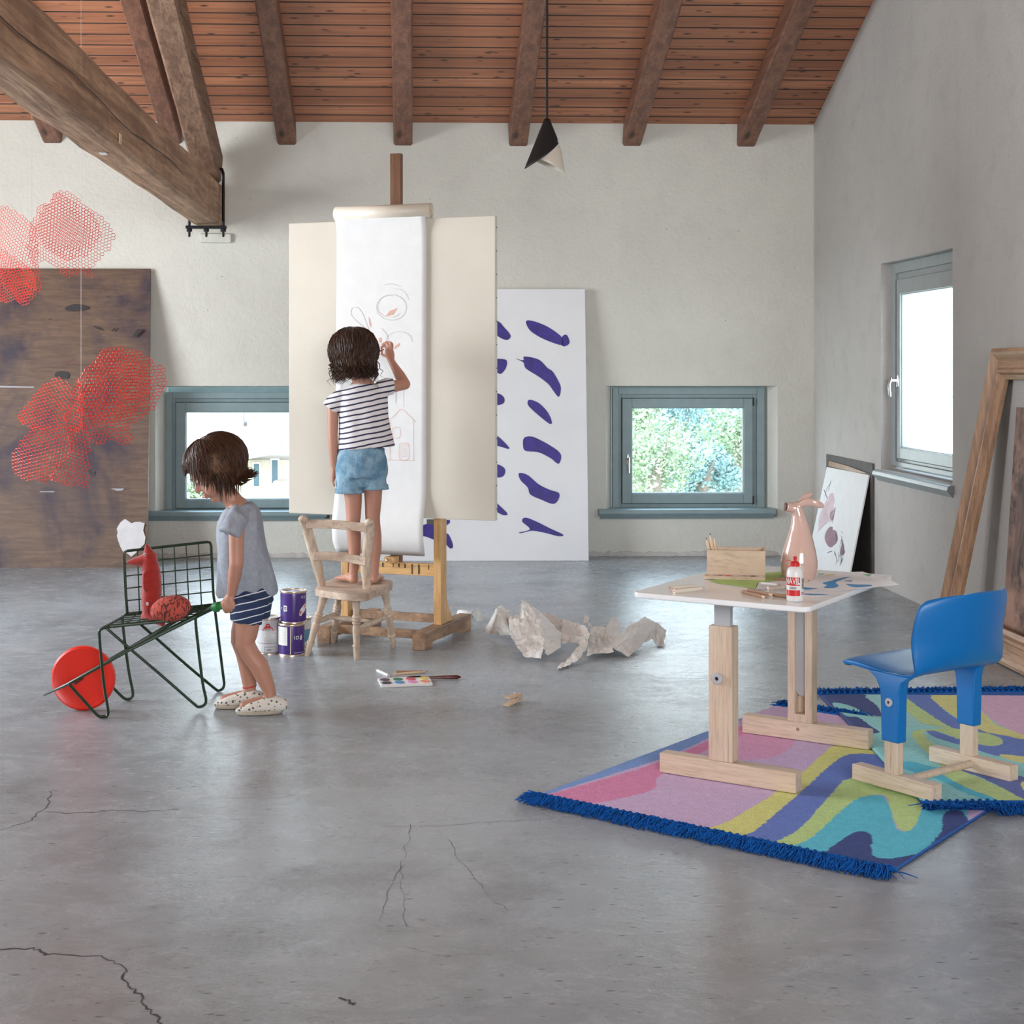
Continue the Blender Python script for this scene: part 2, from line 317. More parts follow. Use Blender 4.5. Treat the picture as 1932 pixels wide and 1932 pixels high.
# ---------------------------------------------------------------- mesh builder
class B:
    def __init__(s): s.v = []; s.f = []; s.mi = []; s.cur = 0
    def add(s, vs, fs):
        o = len(s.v); s.v += [V(p) for p in vs]; s.f += [[i + o for i in f] for f in fs]; s.mi += [s.cur] * len(fs); return s
    def box(s, c, size, ax=None):
        ax = ax or (V((1, 0, 0)), V((0, 1, 0)), V((0, 0, 1)))
        c = V(c); h = [a * (d / 2) for a, d in zip(ax, size)]
        vs = [c + h[0] * i + h[1] * j + h[2] * k for i in (-1, 1) for j in (-1, 1) for k in (-1, 1)]
        return s.add(vs, [[0, 1, 3, 2], [4, 6, 7, 5], [0, 4, 5, 1], [2, 3, 7, 6], [0, 2, 6, 4], [1, 5, 7, 3]])
    def mm(s, x0, x1, y0, y1, z0, z1): return s.box(((x0 + x1) / 2, (y0 + y1) / 2, (z0 + z1) / 2), (abs(x1 - x0), abs(y1 - y0), abs(z1 - z0)))
    def beam(s, p0, p1, w, h, side=None):
        p0 = V(p0); p1 = V(p1); t = (p1 - p0); L = t.length; t.normalize()
        a = V(side) if side else (V((0, 0, 1)).cross(t) if abs(t.z) < 0.95 else V((1, 0, 0)))
        a = (a - t * a.dot(t)).normalized(); b = t.cross(a)
        return s.box((p0 + p1) / 2, (L, w, h), (t, a, b))
    def tube(s, pts, r, n=8, cap='round', side=None, closed=False):
        pts = [V(p) for p in pts]; N = len(pts)
        rr = list(r) if isinstance(r, (list, tuple)) and len(r) == N else [r] * N
        rr = [(q, q) if isinstance(q, (int, float)) else q for q in rr]
        T = []
        for i in range(N):
            a = pts[max(i - 1, 0)] if not closed else pts[i - 1]; b = pts[min(i + 1, N - 1)] if not closed else pts[(i + 1) % N]
            d = b - a; T.append(d.normalized() if d.length > 1e-9 else V((0, 0, 1)))
        s0 = V(side) if side else (V((0, 0, 1)) if abs(T[0].z) < 0.9 else V((1, 0, 0)))
        a = (s0 - T[0] * s0.dot(T[0])).normalized()
        rings = []; fr = []
        for i in range(N):
            src = V(side) if side else a
            a = (src - T[i] * src.dot(T[i])); a = a.normalized() if a.length > 1e-6 else fr[-1][0]
            fr.append((a, T[i].cross(a)))
        def ring(c, A, Bv, ra, rb): return [c + A * (math.cos(2 * math.pi * k / n) * ra) + Bv * (math.sin(2 * math.pi * k / n) * rb) for k in range(n)]
        if cap == 'round' and not closed:
            m = (rr[0][0] + rr[0][1]) / 2
            for al in (80, 55, 28): rings.append(ring(pts[0] - T[0] * (m * math.sin(R(al))), *fr[0], rr[0][0] * math.cos(R(al)), rr[0][1] * math.cos(R(al))))
        for i in range(N): rings.append(ring(pts[i], *fr[i], *rr[i]))
        if cap == 'round' and not closed:
            m = (rr[-1][0] + rr[-1][1]) / 2
            for al in (28, 55, 80): rings.append(ring(pts[-1] + T[-1] * (m * math.sin(R(al))), *fr[-1], rr[-1][0] * math.cos(R(al)), rr[-1][1] * math.cos(R(al))))
        K = len(rings); fs = []
        for i in range(K if closed else K - 1):
            j = (i + 1) % K
            for k in range(n): fs.append([i * n + k, i * n + (k + 1) % n, j * n + (k + 1) % n, j * n + k])
        if cap and not closed: fs.append(list(range(n))[::-1]); fs.append([(K - 1) * n + k for k in range(n)])
        return s.add([p for q in rings for p in q], fs)
    def lathe(s, prof, loc, n=24, ax=None, cap=True):
        ax = ax or (V((1, 0, 0)), V((0, 1, 0)), V((0, 0, 1))); loc = V(loc); vs = []
        for r, z in prof:
            for k in range(n):
                a = 2 * math.pi * k / n; vs.append(loc + ax[0] * (r * math.cos(a)) + ax[1] * (r * math.sin(a)) + ax[2] * z)
        fs = [[i * n + k, i * n + (k + 1) % n, (i + 1) * n + (k + 1) % n, (i + 1) * n + k] for i in range(len(prof) - 1) for k in range(n)]
        if cap: fs.append(list(range(n))[::-1]); fs.append([(len(prof) - 1) * n + k for k in range(n)])
        return s.add(vs, fs)
    def ball(s, c, r, n=16, ax=None):
        r = (r, r, r) if isinstance(r, (int, float)) else r; ax = ax or (V((1, 0, 0)), V((0, 1, 0)), V((0, 0, 1)))
        c = V(c); vs = [c - ax[2] * r[2]]; m = n // 2; fs = []
        for i in range(1, m):
            t = -math.pi / 2 + math.pi * i / m
            for k in range(n):
                a = 2 * math.pi * k / n; vs.append(c + ax[0] * (r[0] * math.cos(t) * math.cos(a)) + ax[1] * (r[1] * math.cos(t) * math.sin(a)) + ax[2] * (r[2] * math.sin(t)))
        vs.append(c + ax[2] * r[2])
        for k in range(n): fs.append([0, 1 + (k + 1) % n, 1 + k])
        for i in range(m - 2):
            for k in range(n): a = 1 + i * n + k; b = 1 + i * n + (k + 1) % n; fs.append([a, b, b + n, a + n])
        L = len(vs) - 1
        for k in range(n): fs.append([L, 1 + (m - 2) * n + k, 1 + (m - 2) * n + (k + 1) % n])
        return s.add(vs, fs)
    def prism(s, poly, off):
        n = len(poly); off = V(off); poly = [V(p) for p in poly]
        return s.add(poly + [p + off for p in poly], [list(range(n))[::-1], [n + i for i in range(n)]] + [[i, (i + 1) % n, n + (i + 1) % n, n + i] for i in range(n)])
    def grid(s, fn, nu, nv, closed=False):
        vs = [fn(i / nu, j / nv) for j in range(nv + 1) for i in range(nu + (0 if closed else 1))]; w = nu + (0 if closed else 1)
        fs = [[j * w + i, j * w + (i + 1) % w, (j + 1) * w + (i + 1) % w, (j + 1) * w + i] for j in range(nv) for i in range(nu)]
        return s.add(vs, fs)

ORG = {}
def meshify(bld, name, mats, smooth):
    me = bpy.data.meshes.new(name); me.from_pydata([tuple(p) for p in bld.v], [], bld.f)
    for m in mats: me.materials.append(M[m] if isinstance(m, str) else m)
    me.polygons.foreach_set('material_index', bld.mi)
    if smooth:
        me.polygons.foreach_set('use_smooth', [True] * len(me.polygons)); me.set_sharp_from_angle(angle=R(smooth if smooth is not True else 40))
    me.update(); return me
def apply_mods(o):
    dg = bpy.context.evaluated_depsgraph_get(); me = bpy.data.meshes.new_from_object(o.evaluated_get(dg)); o.modifiers.clear(); o.data = me
def obj(name, bld, mat, parent=None, smooth=False, bevel=0, mods=None, org=None, recalc=True, kind=None):
    mats = mat if isinstance(mat, (list, tuple)) else [mat]
    me = meshify(bld, name, mats, smooth)
    if recalc:
        bm = bmesh.new(); bm.from_mesh(me); bmesh.ops.recalc_face_normals(bm, faces=bm.faces); bm.to_mesh(me); bm.free()
    o = bpy.data.objects.new(name, me); COL.objects.link(o)
    if parent is not None: L = ORG[parent.name]; o.parent = parent
    elif org is not None: L = V(org); o.location = L
    else:
        xs = [p.x for p in bld.v]; ys = [p.y for p in bld.v]; zs = [p.z for p in bld.v]
        L = V(((min(xs) + max(xs)) / 2, (min(ys) + max(ys)) / 2, min(zs))); o.location = L
    me.transform(Matrix.Translation(-L)); ORG[o.name] = L
    if bevel:
        b = o.modifiers.new('bevel', 'BEVEL'); b.width = bevel; b.segments = 2; b.limit_method = 'ANGLE'; b.angle_limit = R(35)
    if mods: mods(o)
    if kind: o['kind'] = kind
    return o
def thing(name, label, cat, loc, group=None, kind=None):
    o = bpy.data.objects.new(name, None); COL.objects.link(o); o.location = loc; o.empty_display_size = 0.05
    ORG[o.name] = V(loc)
    if kind: o['kind'] = kind
    return tag(o, label, cat, group)
def tag(o, label, cat, group=None):
    if label: o['label'] = label
    if cat: o['category'] = cat
    if group: o['group'] = group
    return o
def paint(o, fn):
    me = o.data; at_ = me.color_attributes.new('pattern', 'FLOAT_COLOR', 'POINT'); L = ORG[o.name]; buf = []
    for v in me.vertices: buf += [*fn(v.co + L), 1.0]
    at_.data.foreach_set('color', buf)
def inpoly(x, y, P):
    c = False; j = len(P) - 1
    for i in range(len(P)):
        xi, yi = P[i]; xj, yj = P[j]
        if (yi > y) != (yj > y) and x < (xj - xi) * (y - yi) / (yj - yi) + xi: c = not c
        j = i
    return c
def text_geo(txt, size, mapf, bld, bold=0.0):
    cu = bpy.data.curves.new('t', 'FONT'); cu.body = txt; cu.size = size; cu.offset = bold; cu.align_x = 'CENTER'; cu.align_y = 'CENTER'; cu.resolution_u = 3
    o = bpy.data.objects.new('t', cu); me = o.to_mesh(); bm = bmesh.new(); bm.from_mesh(me)
    bmesh.ops.triangulate(bm, faces=bm.faces)
    bmesh.ops.subdivide_edges(bm, edges=[e for e in bm.edges if e.calc_length() > size * 0.25], cuts=1)
    bm.verts.ensure_lookup_table()
    bld.add([mapf(v.co.x, v.co.y) for v in bm.verts], [[w.index for w in f.verts] for f in bm.faces]); bm.free(); bpy.data.objects.remove(o)
def ribbon(bld, pts, w, n):
    pts = [V(p) for p in pts]; n = V(n).normalized(); L = []; 
    for i, p in enumerate(pts):
        t = (pts[min(i + 1, len(pts) - 1)] - pts[max(i - 1, 0)]).normalized(); s_ = n.cross(t) * (w / 2); L += [p - s_, p + s_]
    bld.add(L, [[2 * i, 2 * i + 1, 2 * i + 3, 2 * i + 2] for i in range(len(pts) - 1)])
def smoothpath(P, k=6):
    P = [V(p) for p in P]; out = []
    for i in range(len(P) - 1):
        p0 = P[max(i - 1, 0)]; p1 = P[i]; p2 = P[i + 1]; p3 = P[min(i + 2, len(P) - 1)]
        for j in range(k):
            t = j / k; out.append(0.5 * ((2 * p1) + (p2 - p0) * t + (2 * p0 - 5 * p1 + 4 * p2 - p3) * t * t + (3 * p1 - p0 - 3 * p2 + p3) * t ** 3))
    return out + [P[-1]]
def remeshed(voxel, sm=3, sub=0):
    def f(o):
        m = o.modifiers.new('r', 'REMESH'); m.mode = 'VOXEL'; m.voxel_size = voxel; m.use_smooth_shade = True
        s_ = o.modifiers.new('s', 'SMOOTH'); s_.iterations = sm; s_.factor = 0.5
        apply_mods(o)
    return f
def solid(t, off=0, sub=0):
    def f(o):
        if sub: u = o.modifiers.new('u', 'SUBSURF'); u.levels = u.render_levels = sub
        m = o.modifiers.new('s', 'SOLIDIFY'); m.thickness = t; m.offset = off
    return f

# ================================================================ THE SETTING
WY, WX, WT = 9.84, 2.60, 2.78           # back wall, right wall, wall-plate height
LX, FY = -4.4, -2.85
RIDGE_Y = 3.5; SL = 0.385
def roofz(y): return WT + SL * (WY - y) if y > RIDGE_Y else WT + SL * (y - FY)

b = B().mm(LX, WX + .15, FY, WY + .1, -0.2, 0)
floor = obj('floor', b, 'floor', kind='structure')
def crack(name, pts, w):
    P = [fl(*p, 0.0006) for p in pts]; Q = []
    for i in range(len(P) - 1):
        for j in range(6):
            t = j / 6; Q.append(P[i].lerp(P[i + 1], t) + V((random.uniform(-1, 1), random.uniform(-1, 1), 0)) * 0.007)
    Q.append(P[-1]); bl = B()
    for i, p in enumerate(Q):
        t = (Q[min(i + 1, len(Q) - 1)] - Q[max(i - 1, 0)]).normalized(); s_ = V((-t.y, t.x, 0)) * (w * random.uniform(0.25, 0.8)); bl.v += [p - s_, p + s_]
    for i in range(len(Q) - 1): bl.f.append([2 * i, 2 * i + 1, 2 * i + 3, 2 * i + 2]); bl.mi.append(0)
    obj(name, bl, 'crack', parent=floor, recalc=False)
z6 = zz(0, 1400, 2.0125)
crack('floor_crack', [z6(-10, 783), z6(130, 783), z6(175, 805), z6(380, 810), z6(470, 855), z6(478, 925), z6(530, 960), z6(570, 1010), z6(610, 1071), z6(640, 1110)], 0.0045)
crack('floor_crack', [z6(195, 185), z6(170, 250), z6(110, 300), z6(0, 335)], 0.0022)
crack('floor_crack', [z6(165, 265), z6(300, 270), z6(430, 260), z6(560, 262), z6(680, 255)], 0.0022)
crack0 = crack
def crack(n_, p__, w__): crack0(n_, p__, w__ * (.55 if w__ < .003 else 1))
crack('floor_crack', [z6(1565, 310), z6(1540, 400), z6(1500, 520), z6(1440, 680)], 0.0016)
crack('floor_crack', [z6(1525, 470), z6(1535, 600), z6(1545, 700)], 0.0014)
crack('floor_crack', [z6(1460, 320), z6(1640, 318), z6(1830, 305), z6(1932, 298), z6(2100, 290)], 0.0018)
crack('floor_crack', [z6(1700, 370), z6(1750, 450), z6(1860, 590), z6(1932, 640)], 0.0015)
crack('floor_crack', [z6(1545, 780), z6(1650, 805), z6(1870, 808)], 0.0014)
crack('floor_crack', [z6(1300, 972), z6(1338, 998)], 0.007)

def holed_wall(name, xs, xb, zs, zb, holes, fmap, mat):
    """wall with splayed openings: front grid xs/zs at depth 0, back grid xb/zb at depth 1"""
    bl = B(); nx = len(xs); nz = len(zs)
    F = [[fmap(xs[i], zs[j], 0) for j in range(nz)] for i in range(nx)]; K = [[fmap(xb[i], zb[j], 1) for j in range(nz)] for i in range(nx)]
    for i in range(nx - 1):
        for j in range(nz - 1):
            if (i, j) in holes:
                for (a, c) in (((i, j), (i + 1, j)), ((i + 1, j), (i + 1, j + 1)), ((i + 1, j + 1), (i, j + 1)), ((i, j + 1), (i, j))):
                    bl.add([F[a[0]][a[1]], F[c[0]][c[1]], K[c[0]][c[1]], K[a[0]][a[1]]], [[0, 1, 2, 3]])
            else:
                bl.add([F[i][j], F[i + 1][j], F[i + 1][j + 1], F[i][j + 1]], [[0, 1, 2, 3]])
                bl.add([K[i][j], K[i + 1][j], K[i + 1][j + 1], K[i][j + 1]], [[0, 3, 2, 1]])
    return bl
# back wall with two low windows
FD = 0.14
wx_ = lambda p, y=850, Y=9.98: at(p, y, Y).x
wz_ = lambda p, x, Y=9.98: at(x, p, Y).z
W2 = dict(x0=wx_(1154), x1=wx_(1439), z0=0.27, z1=wz_(731, 1300)); W1 = dict(x0=wx_(316), x1=wx_(316) + wx_(1439) - wx_(1154), z0=0.27, z1=wz_(740, 430))
xs = [LX, W1['x0'] - .055, W1['x1'] + .06, W2['x0'] - .055, W2['x1'] + .065, WX + .15]
xb = [LX, W1['x0'], W1['x1'], W2['x0'], W2['x1'], WX + .15]
zs1 = [0, 0.25, 1.095, WT + .3]
bl = holed_wall('wall_back', xs, xb, zs1, [0, 0.25, 1.085, WT + .3], {(1, 1), (3, 1)}, lambda x, z, d: V((x, WY + d * FD, z)), 'wall')
wall_back = obj('wall_back', bl, 'wall', recalc=False, kind='structure', org=(0, WY, 0))
# soft lip of the plaster above window 2 / rough mortar line along the foot of the wall
bl = B()
def mort(u, v):
    x = LX + .01 + (WX - LX - .02) * u; a_ = v * math.pi / 2; n_ = .018 + .014 * noise.noise(V((x * 9, 1, 0))) + .01 * noise.noise(V((x * 31, 5, 0)))
    return V((x, WY - .0005 - abs(n_) * math.cos(a_) * .8, .0005 + abs(n_) * 1.5 * math.sin(a_)))
bl.grid(mort, 420, 5)
obj('rough_mortar_edge', bl, 'wall_r', parent=wall_back, smooth=True)
# right wall: opening seen at a steep angle
_a, _b = atx(1662, 496, WX), atx(1797, 470, WX)
RW = dict(y0=_b.y, y1=_a.y, z0=(atx(1662, 884, WX).z + atx(1800, 915, WX).z) / 2, z1=(_a.z + _b.z) / 2)
ys = [FY, RW['y0'], RW['y1'], WY + .14]; yb = [FY, RW['y0'] - .02, RW['y1'] + .02, WY + .14]
GZ = 5.6
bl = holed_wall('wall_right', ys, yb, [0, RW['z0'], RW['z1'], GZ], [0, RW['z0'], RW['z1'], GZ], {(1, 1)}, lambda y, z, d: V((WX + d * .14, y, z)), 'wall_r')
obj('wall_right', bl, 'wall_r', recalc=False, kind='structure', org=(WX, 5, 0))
# left wall with the large window openings that light the room, and the wall behind the camera
bl = holed_wall('wall_left', [FY, 5.2, 7.8, WY + .14], [FY, 5.2, 7.8, WY + .14], [0, .8, 2.7, GZ], [0, .8, 2.7, GZ], {(1, 1)}, lambda y, z, d: V((LX - d * .14, y, z)), 'wall')
obj('wall_left', bl, 'wall', recalc=False, kind='structure', org=(LX, 5, 0))
bl = holed_wall('wall_front', [LX, -.4, 2.4, WX + .15], [LX, -.4, 2.4, WX + .15], [0, 1.1, 2.7, 3.2], [0, 1.1, 2.7, 3.2], {(1, 1)}, lambda x, z, d: V((x, FY - d * .14, z)), 'wall')
obj('wall_front', bl, 'wall', recalc=False, kind='structure', org=(0, FY, 0))
# ceiling: boards running left to right up the slope
bl = B(); bw = 0.104; y = WY + .12; k = 0
while y > RIDGE_Y:
    y1 = y - bw + 0.010; t = 0.012
    zz0, zz1 = roofz(y), roofz(y1)
    bl.add([(LX, y, zz0), (WX + .15, y, zz0), (WX + .15, y1, zz1), (LX, y1, zz1), (LX, y, zz0 + t), (WX + .15, y, zz0 + t), (WX + .15, y1, zz1 + t), (LX, y1, zz1 + t)],
           [[0, 1, 2, 3], [7, 6, 5, 4], [0, 4, 5, 1], [2, 6, 7, 3]]); bl.mi[-1] = bl.mi[-2] = 1; y -= bw
bl.cur = 1; bl.add([(LX - .1, WY + .2, roofz(WY + .2) + .018), (WX + .2, WY + .2, roofz(WY + .2) + .018), (WX + .2, RIDGE_Y, roofz(RIDGE_Y) + .02), (LX - .1, RIDGE_Y, roofz(RIDGE_Y) + .02)], [[0, 1, 2, 3]])
bl.cur = 0; bl.add([(LX - .1, RIDGE_Y, roofz(RIDGE_Y)), (WX + .2, RIDGE_Y, roofz(RIDGE_Y)), (WX + .2, FY - .2, WT - .05), (LX - .1, FY - .2, WT - .05)], [[0, 1, 2, 3]])
obj('ceiling', bl, ['ceiling', 'dark'], recalc=False, kind='structure', org=(0, 0, 0))

# windows
def window(name, P, a0, a1, z0, z1, sash, gl, mat, sillspec, handle, glabel=None):
    """P(a, d, z): a along the wall, d depth outwards"""
    w = bpy.data.objects.new(name, None); COL.objects.link(w); c = P((a0 + a1) / 2, 0, z0); w.location = c; ORG[w.name] = V(c); w['kind'] = 'structure'
    def ring(o0, o1, oz0, oz1, i0, i1, iz0, iz1, d0, d1, bb):
        for (p, q, r, s_) in ((o0, i0, oz0, oz1), (i1, o1, oz0, oz1), (i0, i1, iz1, oz1), (i0, i1, oz0, iz0)):
            A = P(p, d0, r); C = P(q, d1, s_); bb.mm(A.x, C.x, A.y, C.y, A.z, C.z)
    s0, s1, t0, t1 = sash; g0, g1, h0, h1 = gl
    fb = B(); ring(a0, a1, z0, z1, a0 + (s0 - a0) * .62, a1 - (a1 - s1) * .62, z0 + (t0 - z0) * .6, z1 - (z1 - t1) * .6, 0, .05, fb)
    ring(a0 + .02, a1 - .02, z0 + .02, z1 - .02, s0 - .003, s1 + .003, t0 - .003, t1 + .003, .018, .06, fb)
    ring(a0 + .02, a1 - .02, z0 + .02, z1 - .02, s0 + .006, s1 - .006, t0 + .006, t1 - .006, .052, .07, fb); ring(a0 - .05, a1 + .05, z0 - .05, z1 + .07, a0 + .01, a1 - .01, z0 + .01, z1 - .01, .08, .10, fb)
    obj('window_frame', fb, mat, w, bevel=.003)
    sb = B(); ring(s0, s1, t0, t1, g0, g1, h0, h1, -.004, .05, sb); ring(g0 - .004, g1 + .004, h0 - .004, h1 + .004, g0 + .006, g1 - .006, h0 + .006, h1 - .006, .006, .03, sb)
    sash_o = obj('sash', sb, mat, w, bevel=.003)
    gb = B(); A = P(g0, .022, h0); C = P(g1, .027, h1); gb.mm(A.x, C.x, A.y, C.y, A.z, C.z); obj('pane', gb, 'glass', sash_o)
    (l0, l1, zt, zb_, dout) = sillspec
    sl = B(); pr = [(-dout + .012, zb_), (-dout, (zt + zb_) / 2 - .006), (-dout + .006, zt - .006), (-dout + .02, zt), (.045, zt), (.045, zb_)]
    poly = [P(l0, d, z) for d, z in pr]; sl.prism(poly, P(l1, 0, 0) - P(l0, 0, 0)); o1 = obj('window_sill', sl, mat, w, bevel=.003)
    sl = B(); pr = [(-dout + .03, zb_ - .02), (-dout + .015, zb_), (.0, zb_), (0, zb_ - .02)]
    sl.prism([P(l0 + .012, d, z) for d, z in pr], P(l1 - .012, 0, 0) - P(l0 + .012, 0, 0)); obj('sill_moulding', sl, mat, w)
    if handle:
        ha, hz = handle
        hb = B(); hb.tube([P(ha, -.006, hz - .03), P(ha, -.006, hz + .03)], (.011, .006), 10)
        hb.tube([P(ha, -.01, hz), P(ha, -.045, hz)], .008, 8)
        hb.tube(smoothpath([P(ha, -.045, hz + .008), P(ha, -.055, hz - .03), P(ha, -.05, hz - .085)]), .008, 8); obj('window_handle', hb, 'chrome', w, smooth=True)
        for z in (t0 + .02, t1 - .02):
            A = P(s1 + .004, -.006, z); obj('hinge', B().tube([A + V((0, 0, -.022)), A + V((0, 0, .022))], .006, 8), 'dark', w, smooth=True)
    return w
GY = WY + FD - .055
Pb = lambda a, d, z: V((a, GY + d, z))
def wx(p): return at(p, 850, GY).x
def wz(p): return at(1300, p, GY).z
window('window_2', Pb, W2['x0'], W2['x1'], W2['z0'], W2['z1'], (wx(1174), wx(1420), wz(949.5), wz(752)), (wx(1192), wx(1403), wz(931), wz(769)), 'frame_green', (at(1133, 960, 9.72).x, at(1470, 960, 9.72).x, .305, .262, .13), (wx(1184), wz(866)))
d12 = W2['x0'] - W1['x0']
window('window_1', Pb, W1['x0'], W1['x1'], W1['z0'], W1['z1'], (wx(1174) - d12, wx(1420) - d12, wz(956), wz(759)), (wx(1192) - d12, wx(1403) - d12, wz(940), wz(776)), 'frame_green', (at(1133, 960, 9.72).x - d12, at(1470, 960, 9.72).x - d12, .300, .258, .13), None)
PR = lambda a, d, z: V((WX + .062 + d, -a, z))   # a = -Y so the hinge side stays on the near side
window('window_3', PR, -RW['y1'] - .01, -RW['y0'] + .02, RW['z0'] + .02, RW['z1'], (-RW['y1'] + .09, -RW['y0'] - .07, .715, 1.69), (-RW['y1'] + .145, -RW['y0'] - .125, .775, 1.61), 'frame_grey', (-RW['y1'] - .045, -RW['y0'] + .03, .645, .605, .10), (-RW['y1'] + .125, 1.14))
# plain glazed frames in the two unseen openings
for nm, P_, a0, a1, z0, z1 in (('window_4', lambda a, d, z: V((LX - .06 - d, a, z)), 5.2, 7.8, .8, 2.7), ('window_5', lambda a, d, z: V((a, FY - .06 - d, z)), -.4, 2.4, 1.1, 2.7)):
    w = bpy.data.objects.new(nm, None); COL.objects.link(w); w.location = P_(a0, 0, z0); ORG[w.name] = V(w.location); w['kind'] = 'structure'
    fb = B()
    for (p, q, r, s_) in ((a0, a0 + .07, z0, z1), (a1 - .07, a1, z0, z1), ((a0 + a1) / 2 - .04, (a0 + a1) / 2 + .04, z0, z1), (a0, a1, z0, z0 + .07), (a0, a1, z1 - .07, z1)):
        A = P_(p, 0, r); C = P_(q, .05, s_); fb.mm(A.x, C.x, A.y, C.y, A.z, C.z)
    obj('window_frame', fb, 'frame_green', w)

# ================================================================ ROOF TIMBERS
RL = {100: 'dark rafter at the far left, mostly hidden behind the big tie beam', 325: 'dark rafter just left of the sloping truss timber', 541: 'dark rafter next right of the sloping truss timber',
      760: 'dark rafter above the easel mast', 977: 'dark rafter just left of the black pendant lamp', 1193: 'dark rafter just right of the black pendant lamp', 1408: 'dark rafter closest to the right wall'}
for px, lab in RL.items():
    X = at(px, 272, WY).x; bl = B(); y0, y1 = WY + .05, RIDGE_Y + .05; N = 14
    def sec(t, X=X): return y0 + (y1 - y0) * t
    rnd = [random.uniform(-.004, .004) for _ in range(N + 1)]
    pts = []
    for i in range(N + 1):
        yy = sec(i / N); zt = roofz(yy) - .002; zb_ = roofz(yy) - .146 + rnd[i]; d = rnd[i]
        pts.append([(X - .06 + d, yy, zt), (X + .06 + d, yy, zt), (X + .06 - d, yy, zb_ + .012), (X + .05 - d, yy, zb_), (X - .05 - d, yy, zb_), (X - .06 - d, yy, zb_ + .012)])
    bl.v = [V(p) for q in pts for p in q]
    for i in range(N):
        for k in range(6): bl.f.append([i * 6 + k, i * 6 + (k + 1) % 6, i * 6 + 6 + (k + 1) % 6, i * 6 + 6 + k]); bl.mi.append(0)
    bl.f += [[0, 1, 2, 3, 4, 5], [N * 6 + k for k in range(6)]]; bl.mi += [0, 0]
    tag(obj('roof_rafter', bl, 'rafter', smooth=30), lab, 'rafter', 'rafters under the boarded ceiling')

def rough_timber(p0, p1, w, h, N=30, amp=.006, ch=.02):
    p0 = V(p0); p1 = V(p1); t = (p1 - p0).normalized(); sd = V((1, 0, 0)); up = sd.cross(t).normalized()
    if up.z < 0: up = -up
    bl = B(); o = random.random() * 50; prof = []
    K = 5
    cs = [(-w / 2 + ch, -h / 2), (w / 2 - ch, -h / 2), (w / 2, -h / 2 + ch), (w / 2, h / 2 - ch), (w / 2 - ch, h / 2), (-w / 2 + ch, h / 2), (-w / 2, h / 2 - ch), (-w / 2, -h / 2 + ch)]
    for i in range(8):
        a, c = cs[i], cs[(i + 1) % 8]; m = K if i % 2 == 0 else 1
        for j in range(m): prof.append((a[0] + (c[0] - a[0]) * j / m, a[1] + (c[1] - a[1]) * j / m))
    n = len(prof)
    for i in range(N + 1):
        c = p0.lerp(p1, i / N)
        for (x, z) in prof:
            q = c + sd * x + up * z; dn = noise.noise(V((q.x * 6 + o, q.y * 2.2, q.z * 6))) * amp
            r_ = V((x, z, 0)).normalized(); bl.v.append(q + (sd * r_.x + up * r_.y) * dn)
    for i in range(N):
        for k in range(n): bl.f.append([i * n + k, i * n + (k + 1) % n, (i + 1) * n + (k + 1) % n, (i + 1) * n + k]); bl.mi.append(0)
    bl.f += [list(range(n)), [N * n + k for k in range(n)]]; bl.mi += [0, 0]
    return bl
tb = thing('tie_beam', 'huge weathered horizontal beam crossing the upper left corner', 'beam', (-1.27, WY, 2.1))
obj('timber', rough_timber((-1.27, WY + .03, 2.235), (-1.27, 0.5, 2.235), .172, .262, 60, .010, .016), 'beam', tb, smooth=35)
# long drying crack along the visible side, paper notes
bl = B(); P0 = []
for i in range(26):
    yy = 9.0 - i * .24; P0.append(V((-1.1725, yy - 1.0, 2.212 + .010 * math.sin(i * .7) + random.uniform(-.007, .007))))
ribbon(bl, P0, .005, (1, 0, 0)); obj('drying_crack', bl, 'dark', tb, recalc=False)
n1 = atx(227, 262, -1.178); bl = B().box(n1, (.004, .045, .04)); tag(obj('paper_note', bl, 'yellow_note', tb), 'small yellowed paper note', None)
n2 = fl(195, 290, 2.099); bl = B().box(n2, (.03, .05, .004)); tag(obj('paper_note', bl, 'paper', tb), 'white paper scrap on the underside', None)
tag(obj('truss_rafter', rough_timber((-1.265, WY - .14, 2.46), (-1.265, 4.2, 2.46 + SL * (WY - .14 - 4.2)), .158, .20, 34, .007, .014), 'truss', smooth=35),
    'heavy sloping truss timber rising from the end of the big tie beam', 'timber')
# iron stirrup
st = thing('iron_strap', 'black bolted iron strap around the wall end of the big beam', 'bracket', (-1.27, 9.6, 2.06))
bl = B(); ys_ = 9.60
bl.tube([V((-1.165, ys_, 2.09)), V((-1.165, ys_, 2.42)), V((-1.172, ys_, 2.445)), V((-1.20, ys_, 2.45))], .009, 8)
bl.tube([V((-1.375, ys_, 2.09)), V((-1.375, ys_, 2.42)), V((-1.368, ys_, 2.445)), V((-1.34, ys_, 2.45))], .009, 8)
obj('stirrup', bl, 'iron', st, smooth=True)
obj('bottom_plate', B().box((-1.27, ys_, 2.083), (.25, .05, .018)), 'iron', st, bevel=.003)
for x in (-1.375, -1.27, -1.165):
    q = B().tube([(x, ys_, 2.075), (x, ys_, 2.03)], .008, 8); q.lathe([(.017, 0), (.017, .016)], (x, ys_, 2.056), 6); obj('bolt', q, 'iron', st)
obj('bearing_stone', B().box((-1.27 + .03, WY - .005, 2.035), (.2, .05, .06)), 'wall', wall_back, bevel=.01)

